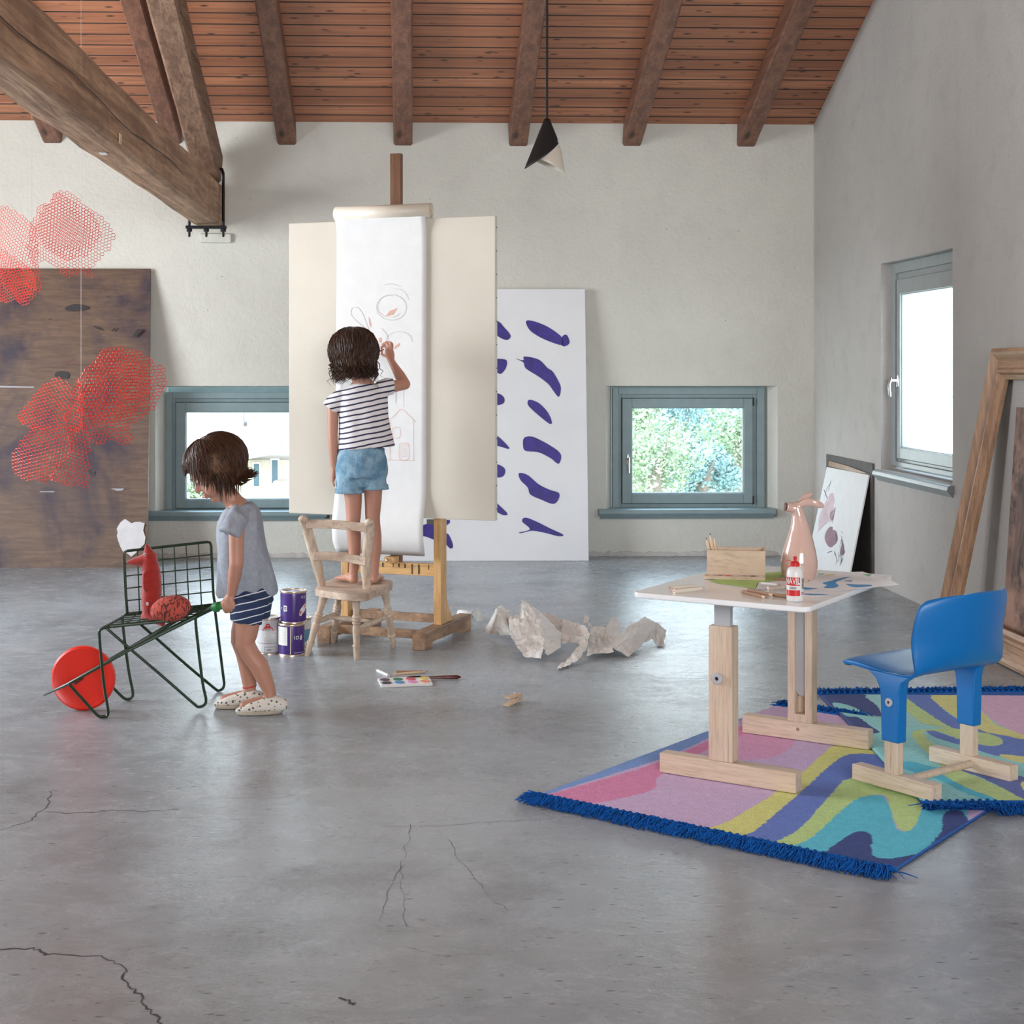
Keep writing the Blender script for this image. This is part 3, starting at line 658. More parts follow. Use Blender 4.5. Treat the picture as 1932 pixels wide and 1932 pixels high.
# pendant lamp
LP = at(1032, 222, 7.0)
pl = thing('pendant_lamp', 'black and cream cone pendant lamp hanging on a black cord', 'lamp', LP)
obj('cord', B().tube([LP, V((LP.x, LP.y, roofz(LP.y) + .01))], .0055, 8), 'black', pl, smooth=True)
def shade(L0, L1, phi0, prof, bld, r_in=0):
    def fn(u, v):
        a = 2 * math.pi * u; t = (1 + math.cos(a - phi0)) / 2; L = L0 + (L1 - L0) * t ** 1.25; d = .006 + (L - .006) * v
        r = prof(d) - r_in; return LP + V((math.cos(a) * r, math.sin(a) * r, -d))
    bld.grid(fn, 48, 16, closed=True)
bl = B(); shade(.115, .235, math.pi * 1.04, lambda d: .009 + d * .40, bl); obj('lamp_shade', bl, 'black', pl, smooth=True, mods=solid(.002))
bl = B(); shade(.185, .255, -.05, lambda d: .006 + min(d, .15) * .40 + max(d - .15, 0) * .18, bl, .002)
tag(obj('inner_shade', bl, 'cream', pl, smooth=True, mods=solid(.002)), 'cream inner shade below the black cone', None)
obj('shade_clip', B().box(LP + V((.05, -.028, -.11)), (.008, .004, .02)), 'metal_grey', pl)

# ================================================================ OUTDOORS
bl = B().add([(-60, 12, -7), (29, 12, -7), (29, 112, -7), (-60, 112, -7)], [[0, 1, 2, 3]])
tag(obj('meadow', bl, 'meadow', kind='stuff'), 'pale sunlit grass outside beyond the right back window', 'grass')
bl = B(); bl.grid(lambda u, v: V((2 + 30 * u, 108 + 26 * v, -7 + 19 * math.sin(v * math.pi * .5) + 2 * noise.noise(V((u * 9, v * 5, 0))))), 50, 12)
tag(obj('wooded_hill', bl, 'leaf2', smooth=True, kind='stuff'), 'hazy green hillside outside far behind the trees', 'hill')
def tree(label, px, py, Y, r, mat, n=2600, ls=.26):
    c = at(px, py, Y); t = thing('garden_tree', label, 'tree', V((c.x, c.y, -7)), 'trees outside the windows')
    bl = B(); blobs = [(c + V((random.uniform(-1, 1), random.uniform(-1, 1), random.uniform(-.8, .9))) * r * .6, r * random.uniform(.4, .62)) for _ in range(10)]
    for i in range(n):
        bc, br = random.choice(blobs); d = V((random.gauss(0, 1), random.gauss(0, 1), random.gauss(0, 1))).normalized(); p = bc + d * br * random.uniform(.8, 1.02)
        a = V((random.gauss(0, 1), random.gauss(0, 1), random.gauss(0, 1))).normalized(); e = (d + a * .6).cross(V((0, 0, 1)) + a).normalized(); f_ = e.cross(d + a * .7).normalized(); s_ = ls * random.uniform(.5, 1)
        bl.add([p - e * s_, p - f_ * s_ * .5, p + e * s_, p + f_ * s_ * .5], [[0, 1, 2, 3]])
    obj('foliage', bl, mat, t, recalc=False)
    q = B(); q.tube([V((c.x, c.y, -7)), V((c.x, c.y, c.z - r * .2)), c + V((.3, 0, r * .4))], [.22, .16, .06], 8); obj('trunk', q, 'bark', t, smooth=True)
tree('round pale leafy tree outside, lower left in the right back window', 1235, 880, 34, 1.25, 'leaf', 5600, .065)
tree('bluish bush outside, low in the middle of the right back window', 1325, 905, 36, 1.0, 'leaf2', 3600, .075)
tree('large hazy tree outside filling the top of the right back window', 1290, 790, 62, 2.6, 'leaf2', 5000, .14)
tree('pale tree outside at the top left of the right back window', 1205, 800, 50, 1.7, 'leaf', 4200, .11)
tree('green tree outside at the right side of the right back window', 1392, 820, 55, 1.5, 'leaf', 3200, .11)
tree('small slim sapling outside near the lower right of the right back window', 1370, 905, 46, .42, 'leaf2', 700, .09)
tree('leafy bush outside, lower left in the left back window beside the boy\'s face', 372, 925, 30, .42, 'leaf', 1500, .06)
gf = thing('garden_fence', 'pale slatted garden fence outside behind the small sapling', 'fence', V((11, 60, -7)))
for i in range(26): x = 8.5 + i * .24; obj('slat', B().box((x, 60, -4.1), (.1, .04, 2.2)), 'cream', gf)
for z in (-3.4, -4.8): obj('fence_rail', B().box((11.6, 60.05, z), (6.6, .04, .1)), 'cream', gf)
# neighbour's house in the left window
HY = 60
hs = thing('neighbour_house', 'cream house with tiled roof, chimneys and shutters seen through the left window', 'house', V((-6.5, HY, -7)))
def hp(px, py, dy=0): return at(px, py, HY + dy)
A = hp(418, 872); C = hp(640, 820)
bl = B().mm(A.x, C.x + 3, HY, HY + 6, -7, hp(470, 868).z); bl.mm(hp(520, 900).x, C.x + 3, HY - 1.2, HY, -7, hp(520, 905).z); obj('wall', bl, 'render_wall', hs)
bl = B(); e0 = hp(395, 872, -1.0); e1 = hp(640, 822, -1.0); r0 = hp(395, 740, 7); r1 = hp(640, 720, 7)
bl.prism([e0, e1, r1, r0], (0, 0, .25)); obj('roof', bl, 'roof_tile', hs)
bl = B(); bl.beam(e0 + V((0, -.1, -.05)), e1 + V((0, -.1, -.05)), .2, .25); obj('gutter', bl, 'pale_grey', hs)
for px, w_ in ((450, 20), (478, 20)):
    c0 = hp(px, 838, 2); cb = B().box((c0.x, c0.y, c0.z + .55), (w_ / 46, .5, 1.9)); cb.box((c0.x, c0.y, c0.z + 1.5), (w_ / 40, .6, .12)); obj('chimney', cb, 'pale_grey', hs)
for x0, x1, y0, y1 in ((479, 489, 875, 917), (513, 524, 868, 912)):
    a_ = hp(x0, y1, -.05); c_ = hp(x1, y0, -.05); f = obj('window', B().mm(a_.x - .06, c_.x + .06, HY - .06, HY + .02, a_.z - .06, c_.z + .06), 'cream', hs); obj('shutter', B().mm(a_.x, c_.x, HY - .1, HY - .05, a_.z, c_.z), 'shutter', f)
bk = hp(500, 945, -1.25); obj('balcony', B().mm(hp(502, 900).x, C.x + 1, HY - 1.35, HY - 1.25, hp(500, 945).z, hp(500, 912).z), 'pale_grey', hs)
obj('flower_box', B().mm(hp(506, 900).x, hp(522, 900).x, HY - 1.6, HY - 1.35, hp(500, 916).z, hp(500, 911).z), 'orange_crayon', hs)

# ================================================================ BOARDS, CANVASES, FRAMES AGAINST THE WALLS
def slab(bld, bl_, br, tr, tl, th):
    n = (V(br) - V(bl_)).cross(V(tl) - V(bl_)).normalized()
    if n.y < 0 and abs(n.y) > .3: n = -n
    elif abs(n.y) <= .3 and n.x < 0: n = -n
    bld.prism([V(bl_), V(br), V(tr), V(tl)], n * th); return n
def marks(name, polys, p, n, mat, parent, lift=.0015):
    n = V(n)
    for P in polys: obj(name, B().add([onp(x, y, p, n) - n * lift for x, y in P], [list(range(len(P)))]), mat, parent, recalc=False)
def round_poly(P, k=5):
    n = len(P); out = []
    for i in range(n):
        p0, p1, p2, p3 = [V((*P[(i + j - 1) % n], 0)) for j in range(4)]
        for j in range(k):
            t = j / k; q = .5 * ((2 * p1) + (p2 - p0) * t + (2 * p0 - 5 * p1 + 4 * p2 - p3) * t * t + (3 * p1 - p0 - 3 * p2 + p3) * t ** 3); out.append((q.x, q.y))
    return out
# stained plywood
a = fl(278, 1071); b_ = V((-2.75, a.y + .03, 0)); c = at(284, 507, WY - .03); d = V((-2.78, WY - .03, c.z))
pw = thing('plywood_board', 'huge brown stained plywood board leaning on the wall at far left', 'board', (-2.1, 9.4, 0))
bl = B(); nn = slab(bl, b_, a, c, d, .018); obj('board', bl, 'brownboard', pw)
zb = zz(0, 340, 3.1147); PB = V(a)
marks('paint_stain', [round_poly([zb(380, 755), zb(410, 735), zb(460, 728), zb(520, 750), zb(470, 765), zb(410, 768)]), round_poly([zb(325, 1135), zb(350, 1122), zb(400, 1130), zb(398, 1165), zb(330, 1160)]),
      round_poly([zb(790, 900), zb(810, 875), zb(835, 880), zb(815, 905), zb(785, 925)]), round_poly([zb(655, 885), zb(672, 868), zb(680, 872), zb(662, 888)]), round_poly([zb(555, 855), zb(595, 875), zb(590, 882), zb(552, 862)]),
      [zb(515, 1700), zb(530, 1695), zb(540, 1725), zb(530, 1730)], [zb(545, 1715), zb(562, 1710), zb(560, 1735), zb(545, 1740)]], PB, nn, 'dark', pw)
marks('paint_scrape', [[zb(240, 1828), zb(320, 1828), zb(320, 1834), zb(230, 1833)], [zb(650, 1812), zb(730, 1812), zb(722, 1824), zb(690, 1826)], [zb(0, 1208), zb(200, 1213), zb(200, 1220), zb(0, 1219)]], PB, nn, 'soft_grey', pw)
z4b = zz(0, 940, 5.682)
tp = [z4b(1330, 228), z4b(1345, 225), z4b(1415, 270), z4b(1440, 255), z4b(1500, 252), z4b(1552, 270), z4b(1535, 345), z4b(1560, 420), z4b(1550, 490), z4b(1500, 540), z4b(1455, 590), z4b(1408, 628), z4b(1370, 595), z4b(1325, 582), z4b(1290, 520), z4b(1265, 450), z4b(1252, 400), z4b(1262, 370), z4b(1252, 325), z4b(1290, 260)]
bl = B(); bl.prism([onp(x, y, PB - nn * .004, nn) for x, y in tp], -nn * .0015)
tag(obj('torn_paper', bl, 'pale_grey'), 'torn white scrap of paper stuck on the brown plywood board behind the green wire seat', 'paper')

# white canvas with blue strokes
WA = fl(1111, 1058); WB = V((fl(715, 1061).x, WA.y + .02, 0)); WC = at(1104, 545, WY - .05); WD = V((WB.x - .02, WC.y + .02, WC.z))
wc = thing('painted_canvas', 'white canvas with rows of blue brush strokes leaning on the back wall', 'painting', (.6, 9.6, 0))
bl = B(); nw = slab(bl, WB, WA, WC, WD, .03); obj('canvas', bl, 'white_paint', wc, bevel=.003)
z7 = zz(540, 280, 2.415); S = lambda L: round_poly([z7(*q) for q in L])
strokes = [S([(1095, 785), (1130, 788), (1190, 812), (1245, 850), (1262, 875), (1255, 897), (1180, 872), (1120, 838), (1097, 808)]), S([(1258, 858), (1278, 850), (1291, 885), (1270, 902), (1255, 895)]),
  S([(1045, 958), (1080, 965), (1085, 948), (1150, 962), (1190, 1000), (1215, 1018), (1245, 1070), (1251, 1100), (1242, 1132), (1222, 1112), (1195, 1075), (1150, 1040), (1092, 1003), (1080, 975)]),
  S([(1108, 1145), (1150, 1160), (1190, 1200), (1210, 1245), (1200, 1255), (1160, 1225), (1120, 1190), (1100, 1165)]),
  S([(1085, 1318), (1120, 1313), (1160, 1330), (1200, 1352), (1240, 1380), (1253, 1405), (1240, 1437), (1205, 1412), (1150, 1385), (1090, 1378), (1079, 1350)]),
  S([(1060, 1480), (1100, 1488), (1150, 1530), (1200, 1555), (1242, 1570), (1240, 1600), (1215, 1620), (1160, 1600), (1112, 1577), (1100, 1545), (1068, 1512)]),
  S([(1060, 1750), (1110, 1735), (1075, 1700), (1090, 1682), (1140, 1700), (1200, 1730), (1262, 1760), (1240, 1767), (1180, 1752), (1120, 1742), (1075, 1752)]),
  S([(900, 770), (965, 788), (990, 812), (1022, 852), (1010, 872), (985, 868), (955, 850), (900, 820)]), S([(900, 955), (960, 958), (1003, 965), (1001, 1000), (978, 1027), (955, 1020), (900, 1010)]),
  S([(930, 1125), (965, 1116), (992, 1135), (992, 1158), (970, 1169), (930, 1165)]), S([(900, 1280), (950, 1302), (985, 1330), (1017, 1367), (985, 1362), (900, 1330)]),
  S([(920, 1440), (965, 1440), (996, 1460), (992, 1490), (965, 1500), (920, 1495)]), S([(900, 1580), (945, 1605), (975, 1630), (1008, 1665), (985, 1670), (935, 1640), (900, 1610)]),
  S([(600, 1735), (636, 1712), (690, 1715), (735, 1692), (745, 1705), (705, 1740), (690, 1785), (640, 1770), (600, 1760)]), S([(730, 1755), (745, 1768), (760, 1812), (745, 1822), (722, 1788)])]
marks('brush_stroke', strokes, WA, nw, 'ultra', wc, .002)
marks('grey_patch', [[z7(640, 1690), z7(715, 1690), z7(700, 1712), z7(640, 1718)]], WA, nw, 'dark_board', wc, .0012)

# small drawing and slate board in the corner by the right wall
bl = B(); bl.prism([V((WX - .012, 9.5, .0)), V((WX - .012, atx(1650, 873, WX).y, .0)), V((WX - .012, atx(1650, 873, WX).y, .672)), V((WX - .012, 9.5, .672))], (.010, 0, 0))
sb_ = obj('slate_board', bl, 'dark_board'); tag(sb_, 'dark grey board standing flat on the right wall behind the ink drawing', 'board')
_r, _s = atx(1639, 896, WX - .02), atx(1560, 881, WX - .02); _t = fl(1599, 1102); P1, P2, P3, P4 = V((_t.x - .02, _t.y + .82, 0)), _t, _r, _s
dr = thing('ink_drawing', 'white sheet with pink and mauve ink blots leaning by the right wall', 'drawing', (2.45, 9, 0))
bl = B(); nd = slab(bl, P1, P2, P3, P4, .008); obj('sheet', bl, 'paper', dr)
zr = zz(1500, 640, 2.928); ZR = lambda L: round_poly([zr(*q) for q in L], 4)
marks('ink_wash', [ZR([(130, 1050), (135, 980), (170, 900), (200, 850), (230, 870), (210, 930), (255, 920), (270, 960), (210, 1000), (180, 1010), (150, 1040), (120, 1070)]), ZR([(265, 830), (300, 795), (318, 800), (325, 860), (300, 930), (285, 980), (262, 960), (280, 880)]), ZR([(195, 960), (250, 930), (290, 960), (285, 1040), (262, 1100), (235, 1050), (205, 1010)])], P1, nd, 'pink_wash', dr, .0012)
marks('ink_blot', [ZR([(175, 1060), (200, 1035), (228, 1060), (235, 1110), (200, 1150), (175, 1130), (165, 1095)]), ZR([(296, 1010), (310, 1000), (300, 960), (318, 800), (325, 850), (300, 1000), (275, 1110), (288, 1150), (270, 1190), (250, 1180), (262, 1120), (270, 1050)])], P1, nd, 'mauve_wash', dr, .0018)
bl = B()
def rib_px(b, pts, w, p, n, lift):
    b = B(); ribbon(b, [onp(x, y, p, n) - n * lift for x, y in pts], w, n); obj('ink_line', b, 'ink', dr, recalc=False)
random.seed(3)
for i in range(26):
    x = 255 + random.gauss(0, 14); y = 1180 + random.gauss(0, 45); rib_px(bl, [zr(x, y), zr(x + random.gauss(8, 10), y - random.uniform(20, 60))], .003, P1, nd, .0024)
for q in [[(165, 870), (175, 830), (200, 790)], [(180, 880), (160, 830)], [(215, 820), (230, 760)], [(300, 1010), (330, 970)], [(280, 1060), (340, 1000)], [(200, 780), (185, 840)], [(290, 930), (320, 980)], [(290, 940), (285, 1020), (272, 1120)], [(180, 1180), (205, 1170)]]: rib_px(bl, [zr(*w_) for w_ in q], .0035, P1, nd, .0024)
marks('dark_strip', [[zr(188, 672), zr(290, 700), zr(405, 742), zr(330, 735), zr(185, 700)]], V((WX - .024, 9, 0)), V((1, 0, 0)), 'gold_wood', sb_, .001)

# big empty picture frame leaning on the right wall
_q = atx(1871, 660, 2.545); PFl, PFr, PTl, PTr = V((2.44, 6.95, 0)), V((2.44, 5.05, 0)), V((2.595, _q.y, _q.z)), V((2.595, 5.0, 1.288))
pf = thing('picture_frame', 'large empty wooden picture frame leaning against the right wall', 'frame', (2.4, 6.0, 0))
yd = (PFr - PFl).normalized(); zd = (PTl - PFl); zd = zd.normalized(); nf = zd.cross(yd).normalized()
if nf.x > 0: nf = -nf
prof = [(0, 0), (0, .050), (.016, .058), (.030, .050), (.055, .030), (.085, .034), (.095, .046), (.108, .046), (.116, .026), (.135, .018), (.135, 0)]
Wf, Hf = 1.22, (PTl - PFl).length
def rail(o0, o1, inw, mat):
    o0 = V(o0); o1 = V(o1); t = (o1 - o0).normalized(); bl = B(); n = len(prof)
    for (o, sgn) in ((o0, 1), (o1, -1)): bl.v += [o + inw * a_ + nf * h_ + t * (a_ * sgn) for a_, h_ in prof]
    bl.f = [[k, (k + 1) % n, n + (k + 1) % n, n + k] for k in range(n)] + [list(range(n)), [n + k for k in range(n)]]; bl.mi = [0] * (n + 2)
    return obj('frame_rail', bl, mat, pf)
F0 = PFl; F1 = PFl + yd * Wf; F2 = F1 + zd * Hf; F3 = F0 + zd * Hf
rail(F0, F1, zd, 'gold_wood_h'); rail(F3, F2, -zd, 'gold_wood_h'); rail(F0, F3, yd, 'gold_wood'); rail(F1, F2, -yd, 'gold_wood')
bl = B(); _q = atx(1911, 768, 2.55); slab(bl, V((2.51, _q.y + .03, 0)), V((2.51, 5.78, 0)), V((2.565, 5.78, _q.z)), V((2.565, _q.y, _q.z)), .015)
tag(obj('dark_painting', bl, 'dark_painting'), 'dark brownish abstract painting standing inside the big leaning frame', 'painting')

# ================================================================ EASEL, CANVAS, PAPER ROLL
eu = V((.921, -.39, 0)).normalized(); ev = V((.39, .921, 0)).normalized(); ez = V((0, 0, 1)); EA = (eu, ev, ez)
EO = V((.13, 6.80, 0)); SEP = .452
es = thing('studio_easel', 'tall wooden studio easel on an H-shaped base holding the big canvas', 'easel', (-.08, 6.9, 0))
for k, nm in ((0, 'r'), (-SEP, 'l')):
    o = EO + eu * k
    f0 = o - ev * .25; f1 = o + ev * .31
    bl = B(); bl.prism([f0 + ez * 0 - eu * .03, f0 + ev * .09 - eu * .03, f0 + ev * .09 + ez * .022 - eu * .03, f1 - ev * .09 + ez * .022 - eu * .03, f1 - ev * .09 - eu * .03, f1 - eu * .03, f1 + ez * .075 - eu * .03, f0 + ez * .075 - eu * .03], eu * .06)
    obj('base_foot', bl, 'easel_base', es, bevel=.003)
    bl = B().box(o + ez * (.075 + .55), (.036, .066, 1.1), EA); obj('upright_post', bl, 'easel', es, bevel=.002)
    for sg in ((1, -1) if k == 0 else (1,)):
        bl = B(); g = [(.033, .075), (.11 if sg > 0 else .07, .075), (.11 if sg > 0 else .07, .10), (.075, .13), (.048, .19), (.040, .26), (.033, .27)]
        if sg > 0: bl.prism([o + ev * (a_ * sg) + ez * h_ - eu * .012 for a_, h_ in g], eu * .024); obj('gusset', bl, 'easel', es)
m = EO - eu * SEP / 2
obj('cross_rail', B().box(m + ez * .312, (SEP - .036, .03, .054), EA), 'easel_h', es, bevel=.002)
obj('base_stretcher', B().box(m + ez * .05 - ev * .15, (SEP - .06, .035, .035), EA), 'easel_base', es, bevel=.002)
obj('base_stretcher', B().box(m + ez * .095 + ev * .015, (SEP - .036, .03, .035), EA), 'easel_base', es, bevel=.002)
mm_ = m + eu * .0 + ev * .035
tag(obj('central_mast', B().box(mm_ + ez * 1.25, (.052, .03, 1.84), EA), 'mast', es, bevel=.003), 'dark brown central mast', None)
bk_ = obj('canvas_bracket', B().box(m + ez * .352 - ev * .02, (.052, .05, .026), EA), 'easel', es, bevel=.002)
obj('latch', B().tube([m + ez * .352 - ev * .045 - eu * .005, m + ez * .352 - ev * .056 - eu * .005], .008, 10), 'chrome', bk_)
bl = B(); random.seed(5)
for i in range(11):
    s_ = -.17 + i * .034 + random.uniform(-.01, .01); h0 = .335; L = random.uniform(.012, .045); p = m + eu * s_ - ev * .0162
    bl = B(); ribbon(bl, [p + ez * h0, p + ez * (h0 - L * .6) + eu * random.uniform(-.003, .003), p + ez * (h0 - L)], random.uniform(.003, .007), -ev); obj('paint_drip', bl, 'dark', es, recalc=False)
# the canvas
CPt = EO - ev * .085
def oncv(x, y, lift=0): return onp(x, y, CPt, ev) - ev * lift
c_tr, c_tl, c_br, c_bl = oncv(937, 408), oncv(549, 420), oncv(932, 985), oncv(541, 966)
cz0, cz1 = (c_br.z + c_bl.z) / 2, (c_tr.z + c_tl.z) / 2
def cu_(p): return (p - CPt).dot(eu)
cl, crt = (cu_(c_tl) + cu_(c_bl)) / 2, (cu_(c_tr) + cu_(c_br)) / 2
cv = thing('large_canvas', 'big blank cream canvas standing on the studio easel', 'canvas', CPt + eu * ((cl + crt) / 2) + ez * cz0)
bl = B().box(CPt + eu * ((cl + crt) / 2) + ez * ((cz0 + cz1) / 2) + ev * .014, (crt - cl, .028, cz1 - cz0), EA)
bl.mi[5] = bl.mi[4] = bl.mi[1] = 1
obj('canvas_cloth', bl, ['canvas', 'canvas_edge'], cv, bevel=.003)
for i in range(13): obj('tack', B().ball(CPt + eu * (crt + .0005) + ev * .014 + ez * (cz0 + .05 + i * (cz1 - cz0 - .1) / 12), .003, 6), 'dark', cv, smooth=True)
# paper roll with the hanging sheet
rr_ = .0345; rl = cu_(oncv(636, 400)); r2 = cu_(oncv(815, 396)); sl_, sr_ = cu_(oncv(638, 600)), cu_(oncv(807, 600)); RZ = cz1 + rr_ - .002
pr_ = thing('paper_roll', 'cream roll of drawing paper on top of the easel canvas, its sheet hanging down', 'paper roll', CPt + eu * ((rl + r2) / 2) + ez * cz1)
rc = CPt - ev * .010 + ez * RZ
def spiral(u, v):
    a_ = 2 * math.pi * u * 5.2; r_ = .016 + (rr_ - .016) * u; return rc + eu * (rl + (r2 - rl) * v) + ev * (math.cos(a_) * r_) + ez * (math.sin(a_) * r_)
bl = B(); bl.grid(spiral, 180, 1); obj('roll', bl, 'cream', pr_, smooth=60, mods=solid(.0012), recalc=False)
obj('roll_core', B().tube([rc + eu * (rl + .004), rc + eu * (r2 - .003)], .015, 16, cap='flat'), 'pencil_wood', pr_, smooth=True)
zbot = oncv(700, 1045).z
def sheet(u, v):
    z = RZ + (zbot - RZ) * v; d = .012
    if v < .06: d = .012 + rr_ * (1 - v / .06) * .7
    k = max(0, (z - zbot) / .30); cu2 = max(0, 1 - k)
    d += .030 * math.sin(min(1, cu2) * math.pi * .9) ** 2 + .02 * cu2 ** 3 * (1 - 2 * max(0, cu2 - .8) / .2)
    x = sl_ + (sr_ - sl_) * u - .010 * v * (1 - u) - .004 * v * u - .05 * max(0, cu2 - .82) / .18 * max(0, u - .75) * 4 * max(0, cu2 - .82) / .18 * .25
    return CPt + eu * x - ev * d + ez * z
bl = B(); bl.grid(sheet, 16, 60); sh = obj('hanging_sheet', bl, 'paper', pr_, smooth=60, mods=solid(.0008), recalc=False)
dl = B(); do = B(); zg = zz(520, 580, 4.026)
def pth(pts, f, b, w): 
    Q = [oncv(*f(*q), .0136) for q in pts]; bb = B(); ribbon(bb, smoothpath(Q, 5), w, -ev); obj('pencil_line' if b is dl else 'crayon_line', bb, 'graphite' if b is dl else 'orange_crayon', pr_, recalc=False)
def circ(cx, cy, rx, ry, f, b, w, a0=0, a1=360):
    pth([(cx + rx * math.cos(R(a_)), cy + ry * math.sin(R(a_))) for a_ in range(a0, a1 + 1, 30)], f, b, w)
circ(485, 725, 68, 58, z7, dl, .0022); circ(480, 720, 58, 50, z7, dl, .0016, 40, 300)
pth([(380, 830), (330, 790), (303, 760), (305, 730), (330, 725), (352, 750), (372, 800), (385, 835)], z7, dl, .0022)
pth([(455, 622), (490, 618), (530, 630)], z7, dl, .002); pth([(500, 640), (540, 650), (565, 690)], z7, dl, .0018)
circ(520, 880, 60, 45, z7, dl, .002, 150, 380); pth([(455, 905), (470, 860), (440, 820)], z7, dl, .002)
pth([(470, 1240), (500, 1215), (530, 1188), (565, 1215), (595, 1245)], z7, do, .0022); pth([(480, 1240), (478, 1420)], z7, do, .0018); pth([(585, 1235), (586, 1420)], z7, do, .0018); pth([(460, 1418), (590, 1422)], z7, do, .0022)
pth([(492, 1273), (522, 1273), (522, 1315), (492, 1315), (492, 1273)], z7, do, .0018); pth([(522, 1345), (560, 1345), (562, 1412), (522, 1412), (522, 1345)], z7, do, .0018)
pth([(505, 1090), (505, 1160)], z7, dl, .003); pth([(540, 1090), (540, 1180)], z7, dl, .0015)
for i in range(7): pth([(524, 1352 + i * 9), (558, 1346 + i * 9)], z7, do, .0013)
for i in range(7): pth([(460 + i * 5, 765 - i), (480 + i * 5, 740 - i * 2)], z7, do, .003)
for i in range(4): pth([(382 + i * 3, 770 + i * 9), (386 + i, 800 + i * 5)], z7, do, .003)
for i in range(4): pth([(428 + i * 3, 862), (432 + i * 2, 885)], z7, do, .003)
for i in range(4): pth([(495 + i * 2, 915 - i * 4), (520 + i, 898 - i * 4)], z7, do, .003)

# ================================================================ OLD WOODEN CHAIR UNDER THE GIRL
ch = thing('wooden_chair', 'small worn wooden chair with turned legs that the girl stands on', 'chair', (-.27, 6.53, 0))
SZ = .298
seat2d = [fl(x, y, SZ) for x, y in ((596, 1107), (612, 1097), (633, 1089), (650, 1086.5), (700, 1090), (736.5, 1093), (738.5, 1099), (726, 1107), (706, 1114.5), (688, 1120), (655, 1119), (622, 1115), (600, 1111))]
ctr = sum(seat2d, V()) / len(seat2d)
def seatgrid(bld):
    n = len(seat2d); O = [V(p) for p in round3(seat2d)]; N = len(O); rings = []
    for (k, dz) in ((0, -.006), (.35, -.007), (.7, -.003), (.93, .001), (1.0, -.003), (1.0, -.030), (.93, -.034)): rings.append([ctr + (p - ctr) * k + V((0, 0, dz)) for p in O])
    bld.v = [p for r_ in rings for p in r_]
    for i in range(len(rings) - 1):
        for k in range(N): bld.f.append([i * N + k, i * N + (k + 1) % N, (i + 1) * N + (k + 1) % N, (i + 1) * N + k]); bld.mi.append(0)
    bld.f.append([(len(rings) - 1) * N + k for k in range(N)]); bld.mi.append(0)
def round3(P, k=4):
    n = len(P); out = []
    for i in range(n):
        p0, p1, p2, p3 = [P[(i + j - 1) % n] for j in range(4)]
        for j in range(k): t = j / k; out.append(.5 * ((2 * p1) + (p2 - p0) * t + (2 * p0 - 5 * p1 + 4 * p2 - p3) * t * t + (3 * p1 - p0 - 3 * p2 + p3) * t ** 3))
    return out
bl = B(); seatgrid(bl); obj('seat', bl, 'oldwood_h', ch, smooth=40)
def turned(p0, p1, parent, name='leg'):
    p0 = V(p0); p1 = V(p1); t = (p1 - p0); L = t.length; t.normalize(); a_ = V((1, 0, 0)); a_ = (a_ - t * a_.dot(t)).normalized(); ax = (a_, t.cross(a_), t)
    pr = [(.0, 0), (.011, 0), (.0125, .08), (.0135, .2), (.0175, .205), (.0175, .225), (.013, .235), (.0155, .4), (.0165, .5), (.012, .55), (.018, .565), (.018, .585), (.0125, .6), (.018, .615), (.018, .635), (.0125, .65), (.018, .665), (.0175, .685), (.0125, .70), (.0145, .80), (.0175, .9), (.0165, 1.0), (0, 1.0)]
    bl = B().lathe([(r_, z * L) for r_, z in pr], p0, 14, ax, cap=False); return obj(name, bl, 'oldwood', parent, smooth=50)
legs = [(fl(579, 1237), fl(613, 1119, .27)), (fl(673, 1244), fl(672, 1124, .27)), (fl(742, 1221), fl(726, 1113, .27)), (fl(628, 1213), fl(641, 1108, .27))]
for p, q in legs: turned(p, q, ch)
lp = lambda i, k: legs[i][0].lerp(legs[i][1], k)
def stretch(p, q): 
    bl = B().tube([p, p.lerp(q, .3), p.lerp(q, .5), p.lerp(q, .7), q], [.006, .0105, .0125, .0105, .006], 10); obj('stretcher', bl, 'oldwood', ch, smooth=True)
stretch(lp(0, .52), lp(3, .55)); stretch(lp(1, .48), lp(2, .55)); stretch(lp(0, .54).lerp(lp(3, .56), .5), lp(1, .5).lerp(lp(2, .56), .5))
YB = 6.36
def bpost(pts, Y0, Y1):
    P = [at(x, y, Y0 + (Y1 - Y0) * i / (len(pts) - 1)) for i, (x, y) in enumerate(pts)]
    bl = B().tube(smoothpath(P, 4), [(.021 if i > 2 else .017, .014) for i in range((len(P) - 1) * 4 + 1)], 10, side=(1, 0, .0)); obj('back_post', bl, 'oldwood', ch, smooth=True)
    return P
pa = bpost([(607, 1102), (598, 1065), (588, 1030), (580, 1000), (574, 985), (572, 979)], 6.42, 6.34)
pb = bpost([(692, 1107), (690, 1070), (694, 1030), (697, 1005), (697, 990), (697, 985)], 6.34, 6.26)
def brail(pts, h, Ya, Yb):
    P = smoothpath([at(x, y, Ya + (Yb - Ya) * i / (len(pts) - 1) + .018 * math.sin(math.pi * i / (len(pts) - 1))) for i, (x, y) in enumerate(pts)], 5)
    bl = B(); n = len(P)
    for p in P: bl.v += [p + V((0, -.006, -h / 2)), p + V((0, -.006, h / 2)), p + V((0, .006, h / 2)), p + V((0, .006, -h / 2))]
    for i in range(n - 1):
        for k in range(4): bl.f.append([i * 4 + k, i * 4 + (k + 1) % 4, i * 4 + 4 + (k + 1) % 4, i * 4 + 4 + k]); bl.mi.append(0)
    bl.f += [[0, 1, 2, 3], [n * 4 - 4 + k for k in range(4)]]; bl.mi += [0, 0]
    return obj('back_rail', bl, 'oldwood_h', ch, smooth=30, bevel=.002)
